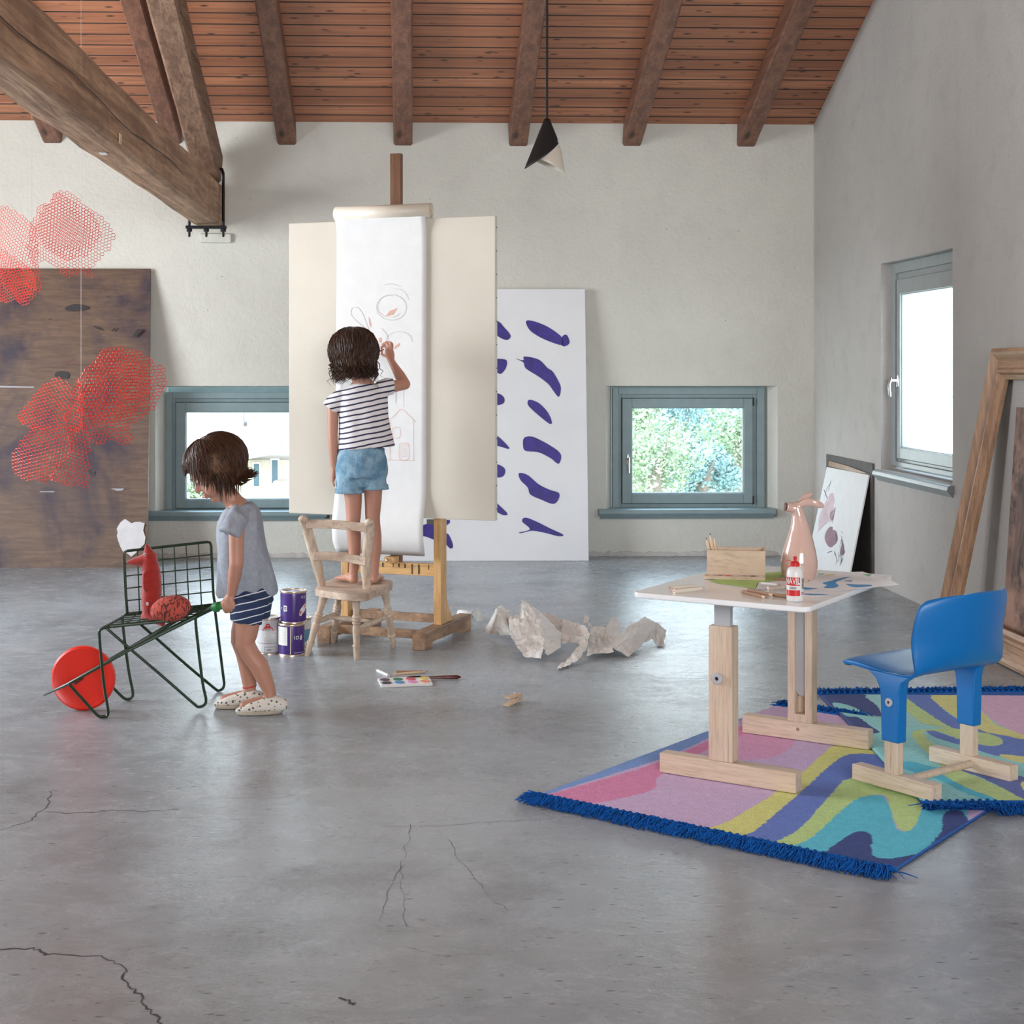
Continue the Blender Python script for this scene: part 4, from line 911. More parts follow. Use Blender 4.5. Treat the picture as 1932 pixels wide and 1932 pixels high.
brail([(578, 989), (610, 988.5), (650, 991), (692, 996)], .036, 6.345, 6.27); brail([(591, 1050), (620, 1049), (655, 1053), (690, 1059)], .036, 6.38, 6.30)

# ================================================================ PAINT CANS
def can(label, px, pyb, Y, w, h, body, z0=0, deco=None):
    c_ = at(px, pyb, Y); c_ = V((c_.x, Y, z0)); t = thing('paint_can', label, 'paint can', c_); r_ = w / 2
    obj('can_body', B().lathe([(r_ * .98, .004), (r_, .006), (r_, h - .006), (r_ * .99, h - .004)], c_, 40), body, t, smooth=30)
    obj('rim', B().lathe([(r_ * .86, h - .012), (r_ * .87, h + .001), (r_ * 1.0, h + .002), (r_ * 1.04, h - .001), (r_ * 1.04, h - .005), (r_, h - .008)], c_, 40, cap=False).lathe([(r_, .0), (r_ * 1.03, .0), (r_ * 1.03, .005), (r_, .007)], c_, 40, cap=False), 'tin', t, smooth=50)
    obj('lid', B().lathe([(0.001, h - .006), (r_ * .70, h - .006), (r_ * .72, h - .002), (r_ * .84, h - .002), (r_ * .87, h - .008)], c_, 40, cap=False), 'tin' if body == 'purple' and z0 == 0 else 'pale_grey', t, smooth=30)
    def on(deg, z, lift=.0006): a_ = R(deg); return c_ + V((math.sin(a_) * (r_ + lift), -math.cos(a_) * (r_ + lift), z))
    if deco: deco(t, on, r_, h)
    return t
def patch(name, on, d0, d1, z0, z1, mat, t, lift=.0006, label=None):
    bl = B(); bl.grid(lambda u, v: on(d0 + (d1 - d0) * u, z0 + (z1 - z0) * v, lift), 10, 1); return obj(name, bl, mat, t, recalc=False, smooth=True)
def shape(name, on, pts, mat, t, lift=.0012):
    bl = B(); c0 = (sum(p[0] for p in pts) / len(pts), sum(p[1] for p in pts) / len(pts)); bl.v = [on(*c0, lift)] + [on(*p, lift) for p in pts]; n = len(pts)
    bl.f = [[0, 1 + i, 1 + (i + 1) % n] for i in range(n)]; bl.mi = [0] * n; return obj(name, bl, mat, t, recalc=False)
def lettering(name, on, txt, size, deg, z, r_, mat, t, bold=0, lift=.0016):
    bl = B(); text_geo(txt, size, lambda x, y: on(deg + math.degrees(x / r_), z + y, lift), bl, bold); return obj(name, bl, mat, t, recalc=False)
def d_white(t, on, r_, h):
    patch('label', on, -75, 75, .012, h * .66, 'pale_grey', t)
    shape('logo', on, [(-6, h * .86), (8, h * .86), (12, h * .80), (30, h * .70), (28, h * .66), (-24, h * .66), (-26, h * .70), (-10, h * .80)], 'red', t)
    shape('logo_mark', on, [(-6, h * .78), (8, h * .78), (6, h * .83), (-2, h * .84)], 'dark', t, .002); shape('logo_dot', on, [(-3, h * .795), (5, h * .795), (5, h * .815), (-3, h * .815)], 'white_can', t, .0026)
    patch('logo_band', on, -20, 24, h * .675, h * .705, 'white_can', t, .002); patch('logo_band_text', on, -15, 19, h * .682, h * .698, 'dark', t, .0026)
    lettering('lettering', on, 'XOA', .022, 10, h * .52, r_, 'white_can', t, .0003)
    for i in range(3): patch('printed_line', on, -20, 52, h * (.40 - i * .04), h * (.407 - i * .04), 'soft_grey', t, .0012)
    patch('printed_band', on, -75, 75, h * .30, h * .32, 'soft_grey', t, .0012); patch('printed_box', on, -18, 46, h * .06, h * .22, 'soft_grey', t, .0012); patch('printed_box', on, -15, 43, h * .075, h * .205, 'pale_grey', t, .0018); patch('printed_line', on, -6, 18, h * .13, h * .15, 'dark', t, .0024)
def d_top(t, on, r_, h):
    lettering('lettering', on, 'O L', .016, 52, h * .82, r_, 'pale_grey', t, .0002)
    shape('painted_emblem', on, [(30, h * .27), (34, h * .42), (50, h * .55), (72, h * .62), (76, h * .50), (60, h * .36), (48, h * .30), (38, h * .22)], 'white_can', t); shape('emblem_stroke', on, [(33, h * .30), (37, h * .40), (42, h * .38), (38, h * .28)], 'red', t, .002); shape('emblem_stroke', on, [(52, h * .50), (60, h * .56), (66, h * .60), (58, h * .48)], 'red', t, .002)
    patch('printed_box', on, -42, -24, h * .38, h * .56, 'white_can', t); patch('printed_box', on, -38, -28, h * .42, h * .52, 'purple', t, .0012); shape('symbol', on, [(-36, h * .44), (-32, h * .51), (-29, h * .44)], 'white_can', t, .0018); lettering('lettering', on, '=', .014, -58, h * .47, r_, 'white_can', t, .0002)
def d_bot(t, on, r_, h):
    patch('printed_label', on, -88, -14, h * .34, h * .92, 'white_can', t)
    for i in range(8): patch('printed_line', on, -70, -22, h * (.80 - i * .05), h * (.805 - i * .05), 'soft_grey', t, .0012)
    patch('seam', on, -2, 2, .008, h * .93, 'tin', t, .0012)
    lettering('lettering', on, '1D', .02, 26, h * .58, r_, 'white_can', t, .0004); shape('symbol', on, [(44, h * .50), (52, h * .50), (56, h * .60), (50, h * .68), (46, h * .62)], 'white_can', t)
    patch('printed_line', on, 15, 75, h * .10, h * .115, 'pale_grey', t)
def d_back(t, on, r_, h): patch('label', on, -80, 80, h * .2, h * .62, 'blue_can', t)
can('grey and white paint can with a red triangular logo, behind the boy\'s knees', 507, 1230, 6.53, .094, .153, 'grey_can', deco=d_white)
can('purple paint can on the floor with another purple can stacked on it', 550, 1231, 6.50, .110, .132, 'purple', deco=d_bot)
can('purple paint can with a brush emblem, topmost of the stack', 553.5, 1173, 6.52, .110, .133, 'purple', z0=.1335, deco=d_top)
can('pale blue and white paint can behind the purple stack', 568, 1215, 6.69, .088, .125, 'white_can', deco=d_back)

# ================================================================ THINGS ON THE FLOOR
def hexpencil(name, label, p0, p1, r, body, tip, cat, core='dark', group=None, ang=0, z=None, parent_tip=True, roundp=False):
    p0 = V(p0); p1 = V(p1); t = (p1 - p0); L = t.length; t.normalize(); up = V((0, 0, 1)); sd = up.cross(t).normalized() if abs(t.z) < .9 else V((1, 0, 0)); ax = (sd, t.cross(sd), t)
    th = thing(name, label, cat, p0, group); n = 6 if not roundp else 14
    b1 = B().lathe([(r, 0), (r, L * .84)], p0, n, ax); obj('barrel', b1, body, th, smooth=30 if roundp else False)
    b1 = B().lathe([(r * .96, L * .84), (r * .35, L * .95)], p0, n, ax); obj('sharpened_wood', b1, 'pencil_wood', th)
    b1 = B().lathe([(r * .36, L * .948), (r * .1, L)], p0, 8, ax); obj('pencil_tip', b1, tip, th)
    if core: obj('core', B().lathe([(r * .35, -.0006), (r * .35, .001)], p0, 8, ax), core, th)
    return th
zf = zz(640, 1220, 7.43)
G = 'pencils lying on the floor by the paint box'
hexpencil('pencil', 'pale thick pencil lying alone left of the others on the floor', fl(*zf(688, 405), .005), fl(*zf(512, 325), .005), .0058, 'paper', 'paper', 'pencil', 'red', roundp=True)
hexpencil('pencil', 'pale wooden pencil with pinkish tip in front of the brown one', fl(*zf(768, 385), .0045), fl(*zf(1205, 355), .0045), .0048, 'pencil_wood', 'orange_crayon', 'pencil', 'dark')
hexpencil('pencil', 'brown pencil with black tip behind the pale wooden pencil', fl(*zf(805, 350), .0045), fl(*zf(1240, 348), .0045), .0048, 'pencil_dark', 'dark', 'pencil', 'dark')
b0, b1_ = fl(*zf(1700, 425), .008), fl(*zf(945, 435), .008); pbh = thing('paint_brush', 'paint brush with dark red handle and black bristles on the floor', 'brush', b0)
P = lambda k: b0.lerp(b1_, k)
obj('handle', B().tube([P(0.01), P(.06), P(.3), P(.55), P(.6)], [.004, .0075, .0065, .0045, .004], 12), plain('dark_red_lacquer', (.10, .012, .008), .2), pbh, smooth=True)
obj('ferrule', B().tube([P(.6), P(.70), P(.74)], [.0045, .006, .0075], 12, cap='flat'), 'chrome', pbh, smooth=True)
obj('bristles', B().tube([P(.74), P(.82), P(.93), P(.99)], [(.007, .007), (.007, .010), (.0065, .011), (.003, .006)], 12), 'black', pbh, smooth=True)
A0, A1, A2, A3 = fl(*zf(590, 578)), fl(*zf(1310, 550)), fl(*zf(1262, 452)), fl(*zf(535, 480))
px_ = thing('paint_box', 'flat white watercolour tray with eight oval paints on the floor', 'paint box', A0)
bl = B(); bl.prism([A0, A1, A2, A3], (0, 0, .010)); obj('tray', bl, 'white_can', px_, bevel=.002)
cols = [[(.09, .05, .07), (.02, .16, .07), (.55, .07, .09), (.72, .56, .13)], [(.04, .035, .06), (.07, .27, .55), (.72, .25, .5), (.76, .25, .14)]]
for r_ in range(2):
    for k in range(4):
        u = (k + .5) / 4; v = .73 if r_ == 0 else .29; q = A0.lerp(A1, u).lerp(A3.lerp(A2, u), v); e1 = (A1 - A0) * .095; e2 = (A3 - A0) * .17; bl = B()
        bl.prism([q + e1 * math.cos(a_ * math.pi / 10) + e2 * math.sin(a_ * math.pi / 10) + V((0, 0, .0098)) for a_ in range(20)], (0, 0, .0022)); obj('paint_pan', bl, plain('watercolour_%d_%d' % (r_, k), cols[r_][k], .5), px_)
# clothes peg
zc = zz(860, 1100, 4.6)
cp = thing('clothes_peg', 'pale wooden clothes peg lying on the concrete in front of the crumpled paper', 'clothes peg', fl(*zc(450, 1068)))
q0, q1 = fl(*zc(410, 1066), .0), fl(*zc(580, 1005), .0); t = (q1 - q0).normalized(); sd = V((t.y, -t.x, 0))
for nm, z0, z1 in (('a', 0.003, .010), ('b', .030, .014)):
    bl = B(); w = .025; n0 = q0 + V((0, 0, z0)) - (V((0, 0, 0)) if nm == 'a' else V((-.004, 0, 0))); n1 = q0 + t * .098 + V((0, 0, z1 if nm == 'a' else .024)); bl.prism([n0 - V((0, 0, .003)), n1 - V((0, 0, .004)), n1 + V((0, 0, .005)), n0.lerp(n1, .6) + V((0, 0, .006)), n0 + V((0, 0, .003))], sd * w); obj('peg_arm', bl, 'pencil_wood', cp, bevel=.001)
sp = q0 + t * .065 + V((0, 0, .017)) + sd * .009
sa = B().tube([sp - sd * .012, sp + sd * .012], .005, 10); sa.tube([sp + sd * .012, sp + sd * .012 + t * .02 + V((0, 0, .012)), sp - sd * .01 + t * .02 + V((0, 0, .014))], .0013, 6); sa.tube([sp + sd * .012, sp + sd * .013 + t * .018 - V((0, 0, .012))], .0013, 6); obj('spring', sa, 'chrome', cp, smooth=True)

# crumpled paper: creased sheets standing on the floor, folded along hand-measured ridges
def crumple(name, label, VS, FS, cat='crumpled paper', th=.0008, seed=1, group=None, f=zc):
    random.seed(seed); bl = B(); pts = []
    for x, y, z in VS:
        d_ = ray(*f(x, y)); pts.append(CP + d_ * (z / d_.y))
    for i, p in enumerate(pts): p.z = max(p.z, .003)
    bl.v = pts; bl.f = [list(f_) for f_ in FS]; bl.mi = [0] * len(FS)
    def md(o):
        me = o.data; bm = bmesh.new(); bm.from_mesh(me); bmesh.ops.triangulate(bm, faces=bm.faces)
        for _ in range(3):
            bmesh.ops.subdivide_edges(bm, edges=bm.edges[:], cuts=1, use_grid_fill=True)
        L = ORG[o.name]
        for v in bm.verts:
            w = v.co + L; bnd = v.is_boundary
            n_ = V((noise.noise(w * 21 + V((seed, 0, 0))), noise.noise(w * 21 + V((0, 9, seed))), noise.noise(w * 21 + V((4, seed, 0)))))
            r2 = abs(noise.noise(w * 34 + V((seed * 3, 0, 1)))) - .2
            v.co += n_ * .006 + v.normal * r2 * .014
            if (v.co + L).z < .001: v.co.z = .001 - L.z
        bm.to_mesh(me); bm.free(); s_ = o.modifiers.new('s', 'SOLIDIFY'); s_.thickness = th
    return tag(obj(name, bl, 'crumple', mods=md, recalc=False), label, cat, group)
crumple('crumpled_paper', 'largest crumpled paper heap, brownish and peaked, left of the others on the floor',
  [(240, 418, 7.00), (360, 215, 6.98), (385, 195, 7.05), (472, 238, 7.08), (470, 300, 6.85), (478, 455, 6.72), (300, 440, 6.88), (375, 260, 6.8), (575, 135, 6.85), (545, 270, 6.9), (660, 200, 6.95), (740, 250, 7.0), (720, 280, 6.6), (650, 455, 6.45), (520, 530, 6.42), (600, 640, 6.30), (740, 660, 6.28), (755, 570, 6.30), (690, 510, 6.42), (770, 470, 6.42), (860, 280, 6.95), (930, 330, 6.8), (915, 440, 6.6), (910, 560, 6.42), (800, 630, 6.36), (600, 330, 6.55), (460, 300, 6.66), (560, 590, 6.34)],
  [(0, 1, 7, 6), (1, 2, 4, 7), (2, 3, 4), (7, 4, 5, 6), (4, 26, 14, 5), (26, 25, 13, 14), (9, 8, 25), (9, 25, 26), (8, 10, 12, 25), (25, 12, 13), (10, 11, 12), (12, 11, 22, 19), (11, 20, 21, 22), (13, 12, 19, 18), (14, 13, 18, 27), (27, 18, 15), (18, 17, 16, 15), (18, 19, 17), (19, 22, 23, 24), (17, 19, 24), (12, 19, 13)], seed=2)
crumple('crumpled_paper', 'curled strip of white paper in the middle of the crumpled heaps',
  [(925, 318, 6.75), (1050, 345, 6.72), (1130, 380, 6.6), (1165, 450, 6.5), (1140, 560, 6.38), (1060, 670, 6.24), (960, 725, 6.16), (875, 755, 6.10), (900, 730, 6.2), (1000, 620, 6.3), (1080, 530, 6.42), (1115, 480, 6.5), (920, 430, 6.6), (920, 520, 6.55), (1050, 520, 6.52), (1000, 520, 6.54)],
  [(0, 1, 11, 12), (1, 2, 3, 11), (12, 11, 10, 14), (12, 14, 15, 13), (3, 4, 10, 11), (4, 5, 9, 10), (5, 6, 8, 9), (6, 7, 8)], seed=4)
crumple('crumpled_paper', 'low crumpled paper heap nearest the white desk, right of the others',
  [(1112, 350, 6.95), (1118, 268, 6.98), (1160, 300, 6.97), (1150, 345, 6.95), (1290, 410, 6.8), (1300, 380, 6.85), (1380, 285, 6.95), (1410, 350, 6.9), (1445, 445, 6.7), (1530, 355, 6.85), (1640, 292, 6.95), (1750, 345, 6.9), (1825, 415, 6.85), (1800, 540, 6.6), (1740, 545, 6.62), (1700, 490, 6.68), (1620, 520, 6.6), (1600, 560, 6.52), (1500, 635, 6.36), (1365, 570, 6.42), (1315, 480, 6.6), (1165, 440, 6.7), (1150, 560, 6.45), (1135, 632, 6.36), (1370, 600, 6.38), (1560, 440, 6.62), (1200, 380, 6.85)],
  [(0, 1, 2, 3), (3, 26, 4, 21), (26, 5, 4), (5, 6, 7, 20), (4, 5, 20), (21, 4, 20, 19), (21, 19, 22), (22, 19, 24, 23), (7, 8, 20), (20, 8, 25, 19), (19, 25, 18), (18, 25, 16, 17), (8, 9, 25), (9, 10, 25), (10, 11, 16, 25), (11, 15, 16), (11, 12, 13, 14), (11, 14, 15)], seed=8)
# small torn rolls beside the easel foot
def roll(label, x0, y0, x1, y1, r_, Y=None, tail=None):
    p, q = fl(*zc(x0, y0), r_), fl(*zc(x1, y1), r_); t = (q - p).normalized(); s_ = V((-t.y, t.x, 0)); t_ = thing('rolled_paper', label, 'paper', V((p.x, p.y, 0)))
    bl = B(); bl.grid(lambda u, v: p.lerp(q, v) + s_ * (math.cos(u * 11) * (r_ * (.7 + .3 * u))) + V((0, 0, math.sin(u * 11) * r_ * (.7 + .3 * u))), 50, 2); obj('roll', bl, 'paper', t_, smooth=60, mods=solid(.0008), recalc=False)
    if tail:
        bl = B(); T = [fl(*zc(*a_), b_) for a_, b_ in tail]; bl.add(T, [[0, 1, 2], [0, 2, 3], [3, 2, 4]][:len(T) - 2]); obj('torn_end', bl, 'crumple', t_, mods=solid(.0008), recalc=False)
roll('small white paper roll with torn end on the floor right of the easel foot', 28, 275, 140, 285, .026, tail=[((138, 270), .05), ((138, 330), .003), ((195, 225), .06), ((180, 330), .004), ((245, 332), .002)])
roll('short beige paper roll lying between the easel uprights', -150, 258, -60, 268, .024)

# ================================================================ GREEN WIRE SEAT WHEELBARROW, PLUSH FOX
zw = zz(60, 960, 3.45)
wb = thing('wire_wheelbarrow', 'dark green wire seat made into a wheelbarrow with a red wheel, pushed by the boy', 'wheelbarrow', fl(300, 1340))
YN0, YN1, YF0, YF1 = 5.33, 5.44, 5.60, 5.74       # near edge left/right, far edge left/right
def near(x, y): return at(*zw(x, y), YN0 + (YN1 - YN0) * (x - 460) / 640)
def far(x, y): return at(*zw(x, y), YF0 + (YF1 - YF0) * (x - 610) / 580)
gw = 'green_wire'
bt = [far(622, 682), far(612, 560), far(600, 300), far(606, 282), far(622, 274), far(1140, 216), far(1160, 220), far(1167, 240), far(1182, 560), far(1192, 620)]
obj('back_frame', B().tube(bt, .0052, 8), gw, wb, smooth=True)
bl = B()
for i in range(1, 6):
    k = i / 7.0 + (.0)
    k = [0, .135, .285, .425, .565, .705, .85][i]
    bl.tube([far(612 + k * 555, 276 - k * 60), far(625 + k * 565, 685 - k * 60)], .0024, 6)
k = .85; bl.tube([far(612 + k * 555, 276 - k * 60), far(625 + k * 565, 685 - k * 60)], .0024, 6)
for i in range(1, 5):
    v = i / 5.0; bl.tube([far(604 + v * 18, 278 + v * 400), far(1166 + v * 25, 218 + v * 400)], .0024, 6)
obj('back_grid', bl, gw, wb, smooth=True)
sBL, sBR, sFL, sFR = far(622, 684), far(1190, 622), near(470, 772), near(1065, 712)
seat = [sFL, sFR, sBR, sBL]
obj('seat_frame', B().tube([sBL, sFL, sFL.lerp(sFR, .5), sFR, sBR, sBL.lerp(sBR, .5), sBL], .005, 8), gw, wb, smooth=True)
bl = B()
for i in range(1, 8): bl.tube([sFL.lerp(sFR, i / 8) + V((0, 0, 0)), sFL.lerp(sFR, i / 8).lerp(sBL.lerp(sBR, i / 8), .5) - V((0, 0, .012)), sBL.lerp(sBR, i / 8)], .0024, 6)
for i in range(1, 6):
    v = i / 6; bl.tube([sFL.lerp(sBL, v), sFR.lerp(sBR, v)], .0024, 6)
obj('seat_grid', bl, gw, wb, smooth=True)
def hair(pts): obj('leg', B().tube(smoothpath(pts, 5), .0052, 8), gw, wb, smooth=True)
z_ = lambda p: V((p.x, p.y, max(p.z, .0055)))
hair([near(500, 768), near(450, 785), near(440, 840), z_(near(470, 1150)), z_(near(496, 1310)), z_(near(488, 1350)), z_(near(465, 1362)), z_(near(430, 1345)), z_(near(340, 1250)), near(245, 1145)])
hair([far(590, 700), far(597, 800), z_(far(630, 1050)), z_(far(657, 1190)), z_(far(650, 1228)), z_(far(622, 1245)), z_(far(590, 1225)), far(530, 1165)])
hair([near(1066, 715), near(1072, 800), z_(near(1110, 1120)), z_(near(1134, 1240)), z_(near(1120, 1278)), z_(near(1085, 1289)), z_(near(1050, 1265)), near(850, 1090), near(650, 920), near(490, 780)])
hair([far(1190, 640), far(1205, 760), z_(far(1245, 1080)), z_(far(1252, 1140)), z_(far(1240, 1172)), z_(far(1213, 1182)), z_(far(1185, 1165)), far(1000, 1010), far(830, 860), far(700, 745)])
# carrying poles meeting in front of the wheel
tip = at(*zw(80, 1213), 5.46)
obj('pole', B().tube([tip, at(*zw(235, 1140), 5.36), near(640, 915), near(1066, 700), at(*zw(1190, 640), 5.40)], [.003, .0055, .0065, .0085, .0085], 8), gw, wb, smooth=True)
obj('pole', B().tube([tip, at(*zw(310, 1095), 5.55), far(640, 905), far(1040, 668), far(1235, 615)], [.003, .0055, .0065, .0085, .0085], 8), gw, wb, smooth=True)
h0, h1 = at(*zw(1195, 640), 5.40), at(*zw(1368, 625), 5.36)
gp = B().tube([h0, h0.lerp(h1, .1), h0.lerp(h1, .14), h1], [.017, .018, .0105, .0115], 14); obj('handle_grip', gp, 'green_plastic', wb, smooth=50)
h2, h3 = far(1225, 622), far(1380, 600); obj('handle_grip', B().tube([h2, h3], .011, 12), 'green_plastic', wb, smooth=50)
# wheel
wcn = at(157.5, 1277, 5.455); wcn.z = .1135
wax = V((.08, 1, 0)).normalized(); wa = V((wax.y, -wax.x, 0)); WAX = (wa, V((0, 0, 1)), -wax)
pf2 = [(.0, -.012), (.018, -.014), (.022, -.010), (.045, -.008), (.047, -.011), (.052, -.011), (.054, -.007), (.075, -.007), (.078, -.010), (.083, -.010), (.09, -.010), (.105, -.016), (.1125, -.010), (.1135, 0), (.1125, .010), (.105, .016), (.09, .010), (.05, .008), (.0, .012)]
obj('wheel', B().lathe(pf2, wcn, 64, WAX, cap=False), 'red_plastic', wb, smooth=40); obj('axle', B().tube([wcn - wax * .10, wcn + wax * .09], .004, 8), gw, wb, smooth=True)
# fox
fY = 5.50
def fp(x, y, dy=0): return at(*zw(x, y), fY + dy)
fx = thing('plush_fox', 'red felt toy fox with pointed snout and ears sitting on the wire seat', 'toy', fp(770, 700))
bl = B()
bl.tube([fp(775, 690), fp(778, 600), fp(782, 500), fp(778, 410), fp(768, 350), fp(765, 300), fp(752, 255), fp(747, 232)], [.029, .036, .035, .0325, .030, .025, .011, .004], 20, side=(1, 0, 0))
bl.tube([fp(760, 335), fp(705, 340), fp(660, 345), fp(625, 350)], [.026, .020, .013, .006], 16)
bl.tube([fp(760, 690, -.01), fp(800, 720, -.03), fp(850, 747, -.055)], [.02, .015, .011], 12)
bl.tube([fp(745, 700, -.0), fp(775, 715, -.02), fp(800, 722, -.03)], [.02, .014, .011], 12)
bl.tube([fp(738, 425, -.028), fp(735, 470, -.032), fp(738, 520, -.030)], [.010, .009, .008], 10)
obj('body', bl, 'felt', fx, smooth=True, mods=remeshed(.0032, 4))
obj('ear', B().tube([fp(790, 330, .012), fp(772, 280, .02), fp(760, 245, .024)], [.014, .010, .003], 10), 'felt', fx, smooth=True)
tl = V((1, 0, .2)).normalized(); obj('tail', B().ball(fp(903, 652, -.075), (.0725, .046, .047), 28, (tl, V((0, 1, 0)), V((-.2, 0, 1)).normalized())), 'tail', fx, smooth=True)
ep = fp(736, 296, -.0245); ey = obj('eye', B().ball(ep, (.0042, .002, .005), 12), 'white_can', fx, smooth=True); obj('pupil', B().ball(ep - V((-.0005, .002, 0)), (.0025, .001, .003), 10), 'black', ey, smooth=True)
obj('care_label', B().box(fp(752, 618, -.036), (.008, .002, .011)), 'pale_grey', fx)

# ================================================================ RED WIRE MESH SCULPTURES
def hexsheet(bld, outline, Yc, depth, cell=.0092, bulge=.04, seed=0):
    """hexagonal netting filling an outline, bulged like a bent sheet of wire"""
    W_ = [at(x, y, Yc) for x, y in outline]; P2 = [(p.x, p.z) for p in W_]
    x0 = min(p[0] for p in P2); x1 = max(p[0] for p in P2); z0 = min(p[1] for p in P2); z1 = max(p[1] for p in P2); cx, cz = (x0 + x1) / 2, (z0 + z1) / 2; sx, sz = (x1 - x0) / 2, (z1 - z0) / 2
    rot = R(random.Random(seed).uniform(-30, 30)); cr_, sr2 = math.cos(rot), math.sin(rot); idx = {}; a_ = cell; Rm = max(sx, sz) * 1.5
    NI = int(Rm / (a_ * 1.5)) + 2; NJ = int(Rm / (a_ * math.sqrt(3))) + 2
    for i in range(-NI, NI + 1):
        for j in range(-NJ, NJ + 1):
            hx = a_ * 1.5 * i; hz = a_ * math.sqrt(3) * (j + (.5 if i % 2 else 0)); X = cx + hx * cr_ - hz * sr2; Z = cz + hx * sr2 + hz * cr_
            if not inpoly(X, Z, P2): continue
            f_ = []
            for k in range(6):
                an = math.pi / 3 * k; vx = hx + a_ * math.cos(an); vz = hz + a_ * math.sin(an); key = (round(vx / a_ * 4), round(vz / a_ * 4))
                if key not in idx:
                    wx_, wz_ = cx + vx * cr_ - vz * sr2, cz + vx * sr2 + vz * cr_; u, v = (wx_ - cx) / sx, (wz_ - cz) / sz
                    dy = depth[0] * u + depth[1] * v + bulge * (u * u + v * v) + .03 * noise.noise(V((wx_ * 5, wz_ * 5, seed)))
                    jit = V((noise.noise(V((wx_ * 60, wz_ * 60, 1))), 0, noise.noise(V((wx_ * 60, wz_ * 60, 7))))) * .0035
                    idx[key] = len(bld.v); bld.v.append(V((wx_, Yc + dy, wz_)) + jit)
                f_.append(idx[key])
            bld.f.append(f_); bld.mi.append(0)
def wirem(t):
    def f(o):
        m = o.modifiers.new('w', 'WIREFRAME'); m.thickness = t; m.use_even_offset = False; m.use_boundary = True; m.offset = 0
    return f
zs_ = lambda L: [zb(*q) for q in L]
Yl = 6.8; s1 = thing('wire_mesh_fish', 'lower red wire mesh sculpture hanging in front of the brown board', 'sculpture', at(155, 800, Yl), 'hanging red wire sculptures')
wings = [([(625, 980), (700, 985), (800, 1010), (880, 1070), (930, 1120), (942, 1200), (920, 1270), (880, 1340), (800, 1400), (745, 1450), (770, 1540), (710, 1550), (660, 1510), (600, 1550), (560, 1540), (515, 1550), (530, 1480), (500, 1460), (480, 1400), (480, 1250), (490, 1150), (520, 1100), (560, 1080), (590, 1010)], (.10, .02), .05),
         ([(640, 1000), (720, 1010), (800, 1050), (860, 1120), (885, 1200), (850, 1300), (770, 1380), (640, 1430), (560, 1400), (540, 1250), (560, 1120), (600, 1050)], (.08, .03), -.08),
         ([(335, 1165), (385, 1190), (430, 1240), (430, 1320), (430, 1400), (400, 1455), (280, 1458), (180, 1455), (70, 1410), (80, 1380), (130, 1320), (220, 1220), (280, 1180)], (-.10, .05), .03),
         ([(430, 1450), (180, 1455), (100, 1550), (40, 1620), (15, 1670), (25, 1710), (55, 1770), (140, 1770), (230, 1780), (270, 1760), (330, 1690), (400, 1620), (450, 1560)], (-.07, -.05), .05),
         ([(400, 1440), (500, 1450), (503, 1560), (500, 1680), (480, 1815), (400, 1805), (265, 1760), (340, 1680), (400, 1600)], (.02, -.04), .04),
         ([(475, 1155), (500, 1250), (510, 1430), (490, 1480), (385, 1440), (385, 1380), (420, 1260), (440, 1180)], (-.05, .02), -.03)]
for i, (o_, dp, bu) in enumerate(wings):
    bl = B(); hexsheet(bl, zs_(o_), Yl, dp, .0098, bu, i + 1); obj('wire_wing', bl, 'red_wire', s1, mods=wirem(.0036), recalc=False)
tt = at(153, 720, Yl); obj('hanging_thread', B().tube([tt, V((tt.x, tt.y, roofz(tt.y)))], .0006, 4), 'thread', s1)
Yu = 7.4; s2 = thing('wire_mesh_fish', 'upper red wire mesh sculpture hanging at the left edge, partly over the white wall', 'sculpture', at(60, 480, Yu), 'hanging red wire sculptures')
for i, (o_, dp, bu) in enumerate([([(335, 60), (370, 60), (450, 110), (540, 180), (610, 240), (640, 300), (625, 380), (570, 450), (520, 500), (510, 570), (490, 560), (470, 535), (375, 565), (340, 510), (280, 470), (240, 470), (225, 510), (200, 500), (170, 400), (190, 260), (215, 220), (220, 170), (250, 150), (300, 135), (320, 80)], (.08, .0), .05),
    ([(350, 90), (450, 140), (560, 220), (590, 320), (520, 440), (400, 480), (300, 420), (250, 300), (280, 180)], (.05, .02), -.06),
    ([(0, 140), (80, 180), (190, 250), (220, 300), (230, 400), (225, 500), (240, 560), (235, 640), (200, 680), (130, 735), (90, 710), (60, 690), (0, 710), (-80, 700), (-130, 500), (-100, 250), (-60, 150)], (-.08, -.02), .05),
    ([(-40, 400), (60, 430), (160, 500), (230, 560), (235, 640), (130, 720), (40, 640), (-60, 560)], (-.04, -.05), -.05)]):
    bl = B(); hexsheet(bl, zs_(o_), Yu, dp, .0088, bu, i + 11); obj('wire_wing', bl, 'red_wire', s2, mods=wirem(.0027), recalc=False)
tt = at(60, 430, Yu); obj('hanging_thread', B().tube([tt, V((tt.x, tt.y, roofz(tt.y)))], .0006, 4), 'thread', s2)

